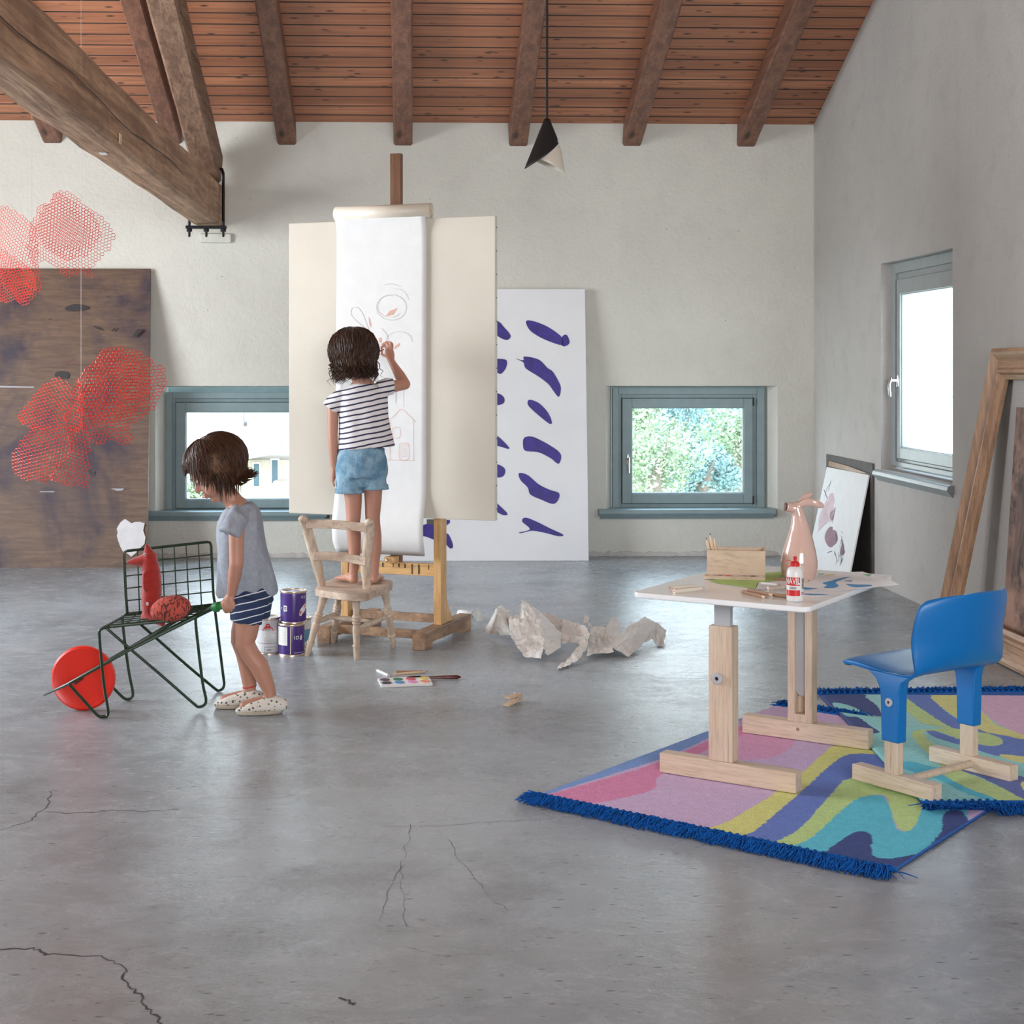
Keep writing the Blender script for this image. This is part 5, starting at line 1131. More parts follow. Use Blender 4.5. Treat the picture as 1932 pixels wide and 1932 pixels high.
# ================================================================ RUGS
zk = zz(940, 1280, 1.9476)
def P2D(L, f): return [(p.x, p.y) for p in (fl(*f(*q), .01) for q in L)]
def rpoly(L, f): return P2D([(a_, b_) for a_, b_ in round_poly(L, 4)], f)
lilac = (.50, .36, .52)
R1 = [(rpoly([(150, 435), (245, 405), (580, 300), (800, 205), (960, 105), (910, 95), (780, 170), (300, 340)], zk), (.16, .27, .52)),
 (rpoly([(150, 437), (300, 465), (560, 412), (595, 355), (800, 250), (1000, 215), (980, 150), (800, 215), (580, 312), (245, 410)], zk), (.60, .20, .34)),
 (rpoly([(700, 330), (900, 205), (1090, 225), (1010, 290), (880, 300)], zk), (.62, .28, .42)),
 (rpoly([(690, 562), (800, 600), (900, 612), (1000, 520), (1100, 440), (1200, 350), (1250, 300), (1340, 292), (1450, 275), (1370, 245), (1240, 245), (1190, 280), (1110, 350), (1000, 432), (940, 470), (810, 540)], zk), (.66, .56, .17)),
 (rpoly([(868, 598), (975, 632), (1090, 570), (1200, 460), (1290, 380), (1380, 345), (1460, 340), (1430, 290), (1300, 278), (1220, 318), (1130, 400), (1010, 505), (940, 560)], zk), (.11, .17, .44)),
 (rpoly([(975, 624), (1045, 650), (1150, 590), (1260, 490), (1330, 440), (1420, 430), (1440, 480), (1470, 548), (1520, 555), (1560, 480), (1560, 430), (1480, 400), (1300, 362), (1210, 440), (1110, 550), (1020, 600)], zk), (.42, .58, .20)),
 (rpoly([(1045, 638), (1170, 690), (1270, 660), (1400, 700), (1560, 690), (1700, 560), (1720, 480), (1600, 450), (1560, 480), (1525, 552), (1467, 553), (1440, 480), (1415, 432), (1330, 438), (1260, 485), (1150, 584)], zk), (.085, .44, .76)),
 (rpoly([(1165, 658), (1300, 700), (1460, 750), (1620, 680), (1720, 560), (1705, 490), (1640, 495), (1625, 565), (1560, 632), (1450, 660), (1378, 650), (1372, 575), (1320, 560), (1260, 592), (1210, 630)], zk), (.03, .05, .17))]
def rug(name, label, c00, c10, c11, c01, pats, base, ztop, nx=330, ny=440, group=None, lift=None, edge=(.01, .09, .33)):
    t = thing(name, label, 'rug', V(((c00 + c10 + c11 + c01) / 4)[:2] + (0,)) if False else V(((c00.x + c11.x) / 2, (c00.y + c11.y) / 2, 0)))
    eu2 = (c10 - c00).length; ev2 = (c01 - c00).length
    def fn(u, v):
        p = c00.lerp(c10, u).lerp(c01.lerp(c11, u), v); m = min(u, 1 - u) * eu2; m2 = min(v, 1 - v) * ev2; e = min(m, m2, .012) / .012
        z = ztop(p.x, p.y) + .0025 * noise.noise(V((p.x * 3, p.y * 3, 1))); return V((p.x, p.y, z - .006 * (1 - e) ** 2))
    bl = B(); bl.grid(fn, nx, ny)
    def low(u, v): p = c00.lerp(c10, u).lerp(c01.lerp(c11, u), v); return V((p.x, p.y, ztop(p.x, p.y) - .009))
    bl.grid(low, 20, 30)
    o = obj('pile', bl, 'rug', t, smooth=True, recalc=False)
    def col(p):
        q = c00.lerp(c10, .5); x, y = p.x, p.y; c_ = base(x, y) if callable(base) else base
        wob = noise.noise(V((x * 50, y * 50, 3))) * .004; x += wob; y += noise.noise(V((x * 50, y * 50, 9))) * .004
        for P_, cc in pats:
            if inpoly(x, y, P_): c_ = cc
        a_ = (p - V((c00.x, c00.y, p.z))); du = (c10 - c00).normalized(); dv = (c01 - c00).normalized()
        if min(a_.dot(du), eu2 - a_.dot(du)) < .006 or min(a_.dot(dv), ev2 - a_.dot(dv)) < .006: c_ = edge
        return tuple(min(.85, k_c * 1.42 + q_) for k_c, q_ in zip(c_, (.045, .05, .075)))
    paint(o, col)
    return t
def fringe(t, a_, b_, outd, ztop, n=520, L=.055, seed=1):
    random.seed(seed); bl = B(); outd = V(outd).normalized(); du = (b_ - a_).normalized(); W_ = (b_ - a_).length; kn = int(W_ / .021)
    for i in range(kn):
        c_ = a_ + du * ((i + .5) * W_ / kn); z = ztop(c_.x, c_.y); bl.tube([c_ - outd * .004 + V((0, 0, z + .002)), c_ + outd * .014 + V((0, 0, z * .6 + .006))], [.0055, .006], 8)
        for j in range(34):
            s_ = c_ + outd * .010 + du * random.uniform(-.009, .009) + V((0, 0, z * .5 + random.uniform(.002, .013))); ang = random.gauss(0, .45); d_ = (outd * math.cos(ang) + du * math.sin(ang)); ll = L * random.uniform(.6, 1.25)
            zz_ = random.uniform(.002, .02); bl.tube([s_, s_ + d_ * ll * .5 + V((0, 0, random.uniform(-.004, .010))), V(((s_ + d_ * ll).x, (s_ + d_ * ll).y, max(.0015, zz_ * .4 + ztop((s_ + d_ * ll).x, (s_ + d_ * ll).y) * (1 if ztop((s_ + d_ * ll).x, (s_ + d_ * ll).y) > .012 else 0))))], [.0019, .0017, .001], 4, cap=False)
    bl.tube([a_ - outd * .004 + V((0, 0, ztop(a_.x, a_.y) - .001)), b_ - outd * .004 + V((0, 0, ztop(b_.x, b_.y) - .001))], .0045, 8)
    obj('fringe', bl, 'rug_blue', t, smooth=True, kind='stuff', recalc=False)
r1a = fl(1010, 1498, .01); r1b = fl(1686, 1640, .01); r1a.z = r1b.z = 0
du1 = (r1b - r1a).normalized(); dv1 = V((-du1.y, du1.x, 0)); r1w = (r1b - r1a).length
r1d = r1a + dv1 * 1.46; r1c = r1b + dv1 * 1.46
def q1(x, y):
    p = V((x, y, 0)) - r1a; a_ = p.dot(du1); b_ = p.dot(dv1); return min(a_, r1w - a_, b_, 1.46 - b_)
def top1(x, y): return .010
def top2(x, y): d_ = q1(x, y); k = min(1, max(0, (d_ + .05) / .06)); return .010 + .0115 * k
t1 = rug('fringed_rug', 'colourful fringed rug nearest the camera, under the white desk', r1a, r1b, r1c, r1d, R1, lilac, top1)
fringe(t1, r1a, r1b, -dv1, top1, seed=1, L=.062); _e = fl(1612, 1362); fringe(t1, r1d, r1d + du1 * (_e - r1d).dot(du1), dv1, top1, seed=2)
zq = zz(1580, 1080, 4.0256)
R2 = [(rpoly([(-160, 920), (215, 930), (300, 1005), (370, 1090), (240, 1075), (100, 1010), (-20, 985), (-30, 1010), (60, 1110), (160, 1125), (250, 1190), (320, 1240), (240, 1250), (60, 1230), (-60, 1100)], zq), (.05, .07, .19)),
 (rpoly([(215, 935), (440, 935), (540, 1030), (700, 1120), (830, 1170), (800, 1200), (600, 1180), (370, 1100), (300, 1010)], zq), (.30, .58, .66)),
 (rpoly([(420, 935), (530, 935), (620, 1020), (760, 1090), (930, 1180), (900, 1215), (700, 1180), (560, 1080)], zq), (.42, .58, .24)),
 (rpoly([(525, 935), (720, 935), (790, 1030), (930, 1120), (1100, 1170), (1250, 1240), (1420, 1290), (1430, 1420), (1260, 1430), (1000, 1360), (760, 1290), (675, 1235), (720, 1225), (900, 1290), (1100, 1340), (1240, 1340), (1240, 1290), (1100, 1240), (900, 1190), (720, 1090), (600, 1010)], zq), (.12, .19, .46)),
 (rpoly([(715, 935), (950, 930), (1110, 1060), (1220, 1160), (1430, 1240), (1430, 1300), (1250, 1260), (1100, 1200), (900, 1100), (770, 1010)], zq), (.66, .57, .22)),
 (rpoly([(950, 930), (1500, 930), (1560, 1100), (1500, 1250), (1300, 1190), (1180, 1120), (1060, 1020)], zq), (.56, .38, .50)),
 (rpoly([(560, 1250), (720, 1215), (900, 1215), (1060, 1230), (1230, 1285), (1250, 1330), (1130, 1345), (940, 1300), (760, 1235), (660, 1240), (720, 1330), (900, 1440), (1000, 1530), (880, 1560), (700, 1420)], zq), (.43, .58, .23)),
 (rpoly([(380, 1470), (600, 1550), (760, 1600), (1000, 1720), (1200, 1760), (1020, 1600), (860, 1540), (640, 1480), (500, 1460)], zq), (.085, .44, .76)),
 (rpoly([(790, 1545), (920, 1530), (1100, 1600), (1300, 1690), (1430, 1740), (1280, 1770), (1120, 1720), (950, 1650)], zq), (.44, .58, .22)),
 (rpoly([(900, 1510), (1100, 1500), (1300, 1560), (1440, 1600), (1440, 1720), (1300, 1690), (1100, 1590)], zq), (.115, .15, .35)),
 (rpoly([(1230, 1410), (1440, 1430), (1500, 1500), (1440, 1480), (1300, 1450)], zq), (.66, .57, .22)),
 (rpoly([(1390, 1630), (1500, 1600), (1500, 1700), (1430, 1680)], zq), (.66, .57, .22))]
r2d = fl(1546, 1309, .01); r2c = fl(2050, 1303, .01); r2a = fl(1742, 1515, .02); r2b = r2a + (r2c - r2d); r2a.z = r2b.z = r2c.z = r2d.z = 0
r2c.x = r2b.x = min(r2c.x, 2.37)
t2 = rug('fringed_rug', 'colourful fringed rug overlapping the first one, under the blue chair', r2a, r2b, r2c, r2d, R2, (.26, .58, .68), top2, nx=360, ny=480)
dv2 = (r2d - r2a).normalized(); fringe(t2, r2a, r2b, -dv2, top2, seed=3, L=.06); fringe(t2, r2d, r2c, dv2, top1, seed=4, L=.05)

# ================================================================ DESK
ta = R(-34.6); tu = V((math.cos(ta), math.sin(ta), 0)); tv = V((-tu.y, tu.x, 0)); TA = (tu, tv, ez)
TZ = .562; k_ = (1.2 - TZ) / .69
TAa = V((.681 * k_, 4.744 * k_, 0)); TL1, TL2 = .57 * k_, .831 * k_
dk = thing('childrens_desk', 'small white-topped desk with pale wooden T-shaped legs standing on the rug', 'desk', (1.08, 4.62, .01))
cx0 = TAa + tu * TL1 / 2 + tv * TL2 / 2
def rrect(c_, L1, L2, r_, ax1, ax2):
    out = []
    for (sx, sy, a0) in ((1, 1, 0), (-1, 1, 90), (-1, -1, 180), (1, -1, 270)):
        for j in range(6): a_ = R(a0 + j * 18); out.append(c_ + ax1 * (sx * (L1 / 2 - r_) + math.cos(a_) * r_) + ax2 * (sy * (L2 / 2 - r_) + math.sin(a_) * r_))
    return out
bl = B(); bl.prism(rrect(cx0 + ez * (TZ - .016), TL1, TL2, .03, tu, tv), ez * .016); obj('tabletop', bl, 'table_white', dk, bevel=.004)
n0, n1 = fl(1244, 1457, .012), fl(1500, 1499, .012); f0, f1 = fl(1400, 1382, .012), fl(1635, 1414, .012)
ndir = ((n1 - n0).normalized() + (f1 - f0).normalized()).normalized(); nperp = V((-ndir.y, ndir.x, 0)); FA = (ndir, nperp, ez)
def foot(p, L): c_ = p + ndir * L / 2 + nperp * .024; obj('foot', B().box(c_ + ez * .029, (L, .048, .058), FA), 'ash_h', dk, bevel=.003); return c_
nl = (n1 - n0).length; c1 = foot(n0, nl); c2 = foot(f0, nl + .0)
pz = .46
pn = at(1369, 1440, c1.y - .02); c1p = V((pn.x, 0, 0)); s_ = ((pn.x - c1.x) / ndir.x); P1_ = c1 + ndir * s_
P1_.z = 0
obj('post', B().box(P1_ + ez * ((.07 + pz) / 2), (.074, .047, pz - .07), FA), 'ash', dk, bevel=.003)
obj('height_slider', B().box(P1_ + ez * ((pz - .02 + TZ - .016) / 2), (.050, .022, TZ - .016 - pz + .02), FA), 'metal_grey', dk, bevel=.002)
obj('support_arm', B().prism([P1_ + ez * (TZ - .017) - ndir * .02 - nperp * .01, P1_ + ez * (TZ - .017) + ndir * .16 - nperp * .01, P1_ + ez * (TZ - .026) + ndir * .16 - nperp * .01, P1_ + ez * (TZ - .030) + ndir * .05 - nperp * .01, P1_ + ez * (TZ - .05) + ndir * .025 - nperp * .01, P1_ + ez * (TZ - .07) - ndir * .02 - nperp * .01], nperp * .02), 'metal_grey', dk)
kn_ = P1_ - nperp * .0235 + ndir * -.008; kn_.z = at(1366, 1278, P1_.y).z
obj('locking_knob', B().lathe([(.0, 0), (.017, 0), (.017, .005), (.014, .008), (.006, .008), (.006, .004), (0, .004)], kn_, 24, (ndir, ez, -nperp)), 'metal_grey', dk, smooth=40); obj('knob_socket', B().lathe([(.0055, 0), (.0055, .0045)], kn_, 12, (ndir, ez, -nperp)), 'dark', dk)
pn = at(1515, 1365, c2.y); s_ = ((pn.x - c2.x) / ndir.x); P2_ = c2 + ndir * s_; P2_.z = 0
# far post with its long slot: two stiles, top and bottom blocks
fz = .52; w_ = .082
for sg in (-1, 1): obj('post', B().box(P2_ + ndir * (sg * .029) + ez * ((.07 + fz) / 2), (.024, .047, fz - .07), FA), 'ash', dk, bevel=.002)
sb2 = B().box(P2_ + ez * .083 + ez * .0, (.036, .047, .026), FA)
obj('post_block', sb2, 'ash', dk); obj('slot_back', B().box(P2_ + nperp * .018 + ez * .17, (.036, .008, .2), FA), 'ash', dk)
zs0 = at(1515, 1312, P2_.y).z
bl = B(); bl.prism([P2_ + ndir * (.017 * math.cos(R(a_))) + ez * (zs0 + .017 + .017 * math.sin(R(a_))) - nperp * .008 for a_ in range(180, 361, 20)] + [P2_ + ndir * .017 + ez * (TZ - .017) - nperp * .008, P2_ - ndir * .017 + ez * (TZ - .017) - nperp * .008], nperp * .016)
obj('height_slider', bl, 'metal_grey', dk)
obj('peg', B().tube([c2 - nperp * .0245 - ndir * .02 + ez * .035, c2 - nperp * .022 - ndir * .02 + ez * .035], .006, 12, cap='flat'), 'gold_wood', dk)

# ---------------------------------------------------------------- things on the desk
zt = zz(1180, 900, 3.578)
def tp_(x, y, z=0): return fl(*zt(x, y), TZ + z)
# wooden pencil box on a base strip
q0, q1_ = tp_(550, 680), tp_(945, 690); bu = (q1_ - q0).normalized(); bv = V((-bu.y, bu.x, 0)); BW = (q1_ - q0).length; BH = .084; BD = .10; BA = (bu, bv, ez); th = .007
pbx = thing('wooden_box', 'open birch box holding pencils at the back of the desk', 'box', q0)
o_ = q0 + ez * .001
obj('panel', B().box(o_ + bu * BW / 2 + bv * (th / 2) + ez * BH / 2, (BW, th, BH), BA), 'box_wood', pbx, bevel=.001); obj('panel', B().box(o_ + bu * BW / 2 + bv * (BD - th / 2) + ez * (BH / 2), (BW, th, BH), BA), 'box_wood', pbx, bevel=.001)
for k in (th / 2, BW - th / 2): obj('panel', B().box(o_ + bu * k + bv * BD / 2 + ez * (BH / 2 + .001), (th, BD - 2 * th, BH), BA), 'box_wood', pbx, bevel=.001)
obj('box_bottom', B().box(o_ + bu * BW / 2 + bv * BD / 2 + ez * .003, (BW - 2 * th, BD - 2 * th, .006), BA), 'box_wood', pbx)
st_ = thing('paint_rack', 'thin wooden strip with round coloured holes in front of the birch box', 'rack', q0 - bv * .03)
sp0 = q0 - bv * .042 - bu * .004; obj('strip', B().box(sp0 + bu * BW / 2 + bv * .02 + ez * .006, (BW + .006, .036, .010), BA), 'box_wood', st_, bevel=.001)
for i, mt in enumerate(('pink_wash', 'mauve_wash', 'red', 'pale_grey', 'soft_grey', 'shutter', 'pale_grey')):
    obj('coloured_disc', B().lathe([(.0, 0), (.008, 0), (.008, .0015)], sp0 + bu * (.02 + i * BW / 7.2) + bv * .02 + ez * .0108, 16), mt, st_)
tips = [(545, 410, 565, 500), (570, 378, 590, 500), (578, 400, 605, 500), (600, 415, 640, 500), (560, 440, 580, 500)]
plb = ['pencil leaning furthest left in the birch box', 'tallest dark-tipped pencil in the birch box', 'pencil just right of the tallest one in the birch box', 'pencil leaning right in the birch box', 'shortest pencil at the front of the birch box']
for i, ((x0, y0, x1, y1), lb) in enumerate(zip(tips, plb)):
    ctr_ = q0 + bu * (.015 + i * .007) + bv * (.03 + .010 * i); tipp = onp(*zt(x0, y0), ctr_, V((0, 1, 0))); base_ = V((ctr_.x + (.008 if i < 2 else .0), ctr_.y, TZ + .012)); hexpencil('pencil', 'pale wooden ' + lb, base_, tipp, .0052, 'pencil_wood', ['dark', 'dark', 'white_can', 'white_can', 'pencil_dark'][i], 'pencil')
# pink animal vase
vb = tp_(1172, 680); vY = vb.y
va = lambda x, y, dy=0: at(*zt(x, y), vY + dy)
vs = thing('ceramic_vase', 'glossy pink animal-shaped ceramic vase with long ears on the desk', 'vase', vb)
rad = [(688, 1172, 100), (670, 1172, 112), (620, 1172, 124), (570, 1172, 124), (500, 1174, 112), (420, 1177, 90), (350, 1178, 68), (300, 1175, 55), (250, 1168, 44), (215, 1160, 40), (195, 1155, 36)]
sc = 3.578 * 2900 / vY
bl = B().tube([va(x, y) for y, x, r_ in rad], [r_ / sc for y, x, r_ in rad], 32, cap='flat', side=(1, 0, 0)); bl.ball(va(1157, 198), 36 / sc, 20)
bl.tube([va(1165, 225), va(1120, 205), va(1085, 200)], [38 / sc, 33 / sc, 36 / sc], 20, cap='flat')
bl.tube(smoothpath([va(1180, 190, -.012), va(1220, 172, -.02), va(1270, 172, -.028), va(1320, 192, -.03), va(1338, 200, -.03)], 4), [(a_ / sc, a_ / sc * .55) for a_ in ([20, 22, 24, 25, 26, 27, 28, 28, 28, 27, 26, 25, 22, 20, 18, 14, 10])], 16, side=(0, 0, 1))
bl.tube(smoothpath([va(1175, 185, .012), va(1200, 150, .02), va(1235, 125, .024), va(1262, 112, .024)], 4), [(a_ / sc, a_ / sc * .6) for a_ in ([18, 20, 22, 23, 24, 24, 24, 22, 20, 18, 15, 12, 9])], 16, side=(0, 0, 1))
bl2 = bl; body = obj('vase_body', bl, 'ceramic', vs, smooth=True, mods=remeshed(.0024, 5))
mth = va(1082, 200); dd = (va(1082, 200) - va(1120, 205)).normalized(); sdd = V((0, 1, 0)); obj('vase_opening', B().lathe([(0, .001), (27 / sc, .001), (31 / sc, .0022), (29 / sc, .0005)], mth, 24, (sdd, dd.cross(sdd), dd), cap=False), 'dark_hole', vs, smooth=True)
# glue bottle
gb = tp_(1145, 838); gY = gb.y; gs = 3.578 * 2900 / gY
gl_ = thing('glue_bottle', 'white glue bottle with red label and red cap at the front edge of the desk', 'bottle', gb)
pr_g = [(0, 0), (50, 2), (57, 10), (57, 190), (52, 215), (40, 232), (26, 240), (26, 246)]
obj('bottle_body', B().lathe([(r_ / gs, z / gs) for r_, z in pr_g], gb, 40), 'white_can', gl_, smooth=50)
cpb = obj('bottle_cap', B().lathe([(30 / gs, 238 / gs), (31 / gs, 262 / gs), (22 / gs, 270 / gs), (11 / gs, 272 / gs), (9 / gs, 284 / gs), (13 / gs, 290 / gs), (12 / gs, 302 / gs), (5 / gs, 306 / gs)], gb, 28), 'red', gl_, smooth=50)
rg = [gb + V((-.030 - .0085 * math.cos(a_ * .45) + .0, 0, 262 / gs - .002 + .009 * math.sin(a_ * .45))) + V((.012, 0, 0)) for a_ in range(14)]; obj('cap_strap', B().tube(rg, .0009, 6, closed=True), 'red', cpb, smooth=True)
gr = 57 / gs
def ong(deg, z, lift=.0006): a_ = R(deg); return gb + V((math.sin(a_) * (gr + lift), -math.cos(a_) * (gr + lift), z))
patch('label', ong, -85, 20, 42 / gs, 168 / gs, 'red', gl_); patch('label_band', ong, -85, 20, 82 / gs, 112 / gs, 'white_can', gl_, .0012); patch('label_band_text', ong, -50, -5, 88 / gs, 104 / gs, 'soft_grey', gl_, .0018)
patch('label_stripe', ong, -10, 20, 118 / gs, 121 / gs, 'white_can', gl_, .0014)
bl = B(); text_geo('NAVIL', .0185, lambda x, y: ong(-33 + math.degrees(x * .82 / gr), 141 / gs + y * 1.25, .0016), bl, .0003); obj('lettering', bl, 'white_can', gl_, recalc=False)
for i in range(14): patch('barcode_bar', ong, 34, 62, (90 + i * 5.2) / gs, (90 + i * 5.2 + (3.2 if i % 3 else 1.8)) / gs, 'dark', gl_, .001)
patch('small_print', ong, 30, 60, 60 / gs, 66 / gs, 'red', gl_, .001); patch('small_print', ong, 32, 52, 50 / gs, 55 / gs, 'red', gl_, .001)
# sheets
def flat_sheet(name, label, pts, z, mat, cat='paper', th=.0006):
    t = thing(name, label, cat, tp_(*pts[0])); bl = B(); bl.prism([tp_(x, y, z) for x, y in pts], ez * th); obj('sheet', bl, mat, t); return t
s0_ = flat_sheet('paper_sheet', 'lowest sheet of the painted pile, blue-edged, at the right of the desk', [(1120, 800), (1390, 805), (1640, 742), (1500, 690), (1180, 720)], .0006, 'sheet_white')
sh2 = flat_sheet('painted_sheet', 'child\'s painting with a big blue brush figure at the right of the desk', [(1200, 765), (1440, 768), (1845, 728), (1800, 700), (1600, 640), (1290, 650), (1180, 700)], .0022, 'sheet_white', 'painting')
def on_sheet(name, polys, z, mat, par):
    bl = B()
    for P_ in polys: bl.add([tp_(x, y, z) for x, y in P_], [list(range(len(P_)))])
    obj(name, bl, mat, par, recalc=False)
on_sheet('blue_figure', [round_poly([(1330, 715), (1390, 700), (1440, 685), (1515, 672), (1470, 690), (1420, 710), (1440, 735), (1400, 748), (1340, 745), (1360, 730)], 4), round_poly([(1490, 722), (1560, 725), (1660, 728), (1640, 738), (1540, 742)], 4), round_poly([(1200, 745), (1260, 748), (1300, 752), (1210, 760)], 4), round_poly([(1470, 700), (1530, 698), (1520, 706)], 3)], .0032, 'paint_blue', sh2)
on_sheet('green_patch', [[(1600, 655), (1665, 655), (1645, 672)], [(1290, 652), (1350, 652), (1320, 660)]], .0032, 'paint_green', sh2); on_sheet('yellow_patch', [[(1370, 655), (1420, 652), (1400, 664), (1340, 666)]], .0032, 'paint_yellow', sh2)
on_sheet('blue_edge', [[(1130, 782), (1330, 790), (1380, 795), (1250, 797)]], .0015, 'paint_blue', s0_)
gsht = flat_sheet('green_sheet', 'lime green sheet with dark outline under the birch box', [(560, 700), (620, 716), (880, 753), (895, 715), (1060, 690), (1060, 640), (900, 650)], .0008, 'green_sheet')
bl = B(); ribbon(bl, [tp_(*q, .0016) for q in ((615, 717), (878, 753), (893, 716))], .002, ez); obj('outline', bl, 'dark', gsht, recalc=False)
flat_sheet('paper_sheet', 'blank white sheet between the lime sheet and the glue bottle', [(880, 755), (960, 760), (1110, 745), (1090, 705), (900, 712)], .0018, 'paper')
GP = None
hexpencil('pencil', 'long brown pencil lying behind the glue bottle under the vase', tp_(1010, 690, .007), tp_(1245, 700, .007), .0042, 'pencil_dark', 'dark', 'pencil')
hexpencil('pencil', 'front brown pencil of the bundle left of the glue bottle', tp_(792, 775, .005), tp_(955, 815, .005), .0055, 'pencil_dark', 'dark', 'pencil')
hexpencil('pencil', 'middle brown pencil of the bundle left of the glue bottle', tp_(830, 760, .005), tp_(1005, 800, .005), .0055, 'pencil_dark', 'dark', 'pencil')
hexpencil('pencil', 'back brown pencil tucked behind the glue bottle', tp_(1000, 795, .005), tp_(1120, 812, .005), .0055, 'pencil_dark', 'dark', 'pencil')
hexpencil('crayon', 'thin white crayon pointing right beside the birch box', tp_(915, 715, .005), tp_(1045, 728, .005), .003, 'paper', 'dark', 'crayon', roundp=True)
hexpencil('crayon', 'short white crayon with red end left of the glue bottle', tp_(962, 752, .007), tp_(1085, 742, .007), .0055, 'cream', 'cream', 'crayon', 'red', roundp=True)
hexpencil('crayon', 'front white crayon with dark red end at the left corner of the desk', tp_(328, 772, .006), tp_(545, 748, .006), .0065, 'cream', 'cream', 'crayon', 'red', roundp=True)
hexpencil('crayon', 'back white crayon with dark red tip at the left corner of the desk', tp_(470, 738, .006), tp_(292, 748, .006), .0055, 'cream', 'red', 'crayon', 'red', roundp=True)

# ================================================================ BLUE CHAIR
bc = thing('childrens_chair', 'bright blue plastic child\'s chair on pale wooden sled feet', 'chair', (1.52, 4.44, 0))
CZ0 = .0215
g0, g1 = fl(1607, 1470, CZ0), fl(1760, 1510, CZ0); k0, k1 = fl(1752, 1436, CZ0), fl(1909, 1480, CZ0)
cw = ((g1 - g0).normalized() + (k1 - k0).normalized()).normalized(); clat = V((-cw.y, cw.x, 0)); CA = (cw, clat, ez)
fL = .285
def cfoot(p): c_ = p + cw * fL / 2 + clat * .02; obj('foot', B().box(c_ + ez * .0225, (fL, .04, .045), CA), 'ash_c', bc, bevel=.003); return c_
e1 = cfoot(g0); e2 = cfoot(k0)
def cpost(c_, px):
    lo, hi = -fL / 2, fL / 2; best = min((abs(775 + 2900 * (c_ + cw * s_).x / (c_ + cw * s_).y * 1.0 - px), s_) for s_ in [lo + i * .005 for i in range(57)])[1]
    p = c_ + cw * best; p.z = CZ0; obj('wooden_post', B().box(p + ez * .12, (.046, .026, .16), CA), 'ash', bc, bevel=.002)
    return p
pA = cpost(e1, 1694); pB = cpost(e2, 1841)
cmid = (pA + pB) / 2; halfw = (pB - pA).length / 2
obj('dowel', B().tube([pA + cw * .02 + ez * .024, pB + cw * .02 + ez * .024 * 1], .011, 14), 'ash', bc, smooth=True)
# shell: profile in (forward f = -cw, z), swept across with rising side wings at the back
SH = .352 - CZ0
prof_s = [(.185, SH - .012), (.175, SH - .003), (.13, SH - .001), (.07, SH - .006), (-.01, SH - .012), (-.08, SH - .004), (-.127, SH + .018), (-.150, SH + .055), (-.163, SH + .10), (-.173, SH + .15), (-.184, SH + .205), (-.190, SH + .228)]
PS = smoothpath([V((a_, 0, b_)) for a_, b_ in prof_s], 4); nP = len(PS) - 1
def shell(u, v):
    s_ = PS[min(nP, int(round(v * nP)))]; t = u * 2 - 1; k = v
    back = max(0, min(1, (v - .36) / .42)); back = back * back * (3 - 2 * back); hw = .165 + .012 * math.sin(min(1, v * 1.4) * math.pi) + .036 * back
    if v > .8: hw -= .034 * ((v - .8) / .2) ** 2.5
    if v < .1: hw -= .03 * ((.1 - v) / .1) ** 2
    lat = t * hw; f_ = s_.x; z = s_.z
    f_ += back * .075 * abs(t) ** 2.2
    z += (1 - back) * (-.006 * abs(t) ** 5) + back * (-.018 * abs(t) ** 4 * (1 if t < 0 else .3))
    return cmid + clat * lat - cw * f_ + V((0, 0, z))
bl = B(); bl.grid(shell, 36, nP)
obj('seat_shell', bl, 'blue_plastic', bc, smooth=True, recalc=False, mods=lambda o: (solid(.011, -1, 0)(o), setattr(o.modifiers.new('b', 'BEVEL'), 'width', .002)))
for p, sg in ((pA, -1), (pB, 1)):
    bl = B(); pr = []
    for (z, w0, w1, h_) in ((.155 - CZ0 + .0, .030, .030, .018), (.25, .032, .032, .019), (SH - .05, .034, .036, .019), (SH - .025, .042, .052, .017), (SH - .006, .07, .085, .013)):
        c_ = p + ez * z; bl.v += [c_ + cw * w0 + clat * h_, c_ - cw * w1 + clat * h_, c_ - cw * w1 - clat * h_, c_ + cw * w0 - clat * h_]
    for i in range(4):
        for k in range(4): bl.f.append([i * 4 + k, i * 4 + (k + 1) % 4, i * 4 + 4 + (k + 1) % 4, i * 4 + 4 + k]); bl.mi.append(0)
    bl.f += [[0, 1, 2, 3], [16, 17, 18, 19]]; bl.mi += [0, 0]
    obj('leg_sleeve', bl, 'blue_plastic', bc, bevel=.004, smooth=45)
sc_ = pA - clat * .019; sc_.z = at(1679, 1325, sc_.y).z; obj('screw_cap', B().lathe([(0, 0), (.012, 0), (.012, .004), (.004, .0045), (.003, .001), (0, .001)], sc_, 20, (cw, ez, -clat)), 'metal_grey', bc, smooth=40)
obj('screw_socket', B().lathe([(0, .0), (.003, .0), (.003, .0052)], sc_, 8, (cw, ez, -clat)), 'dark', bc)

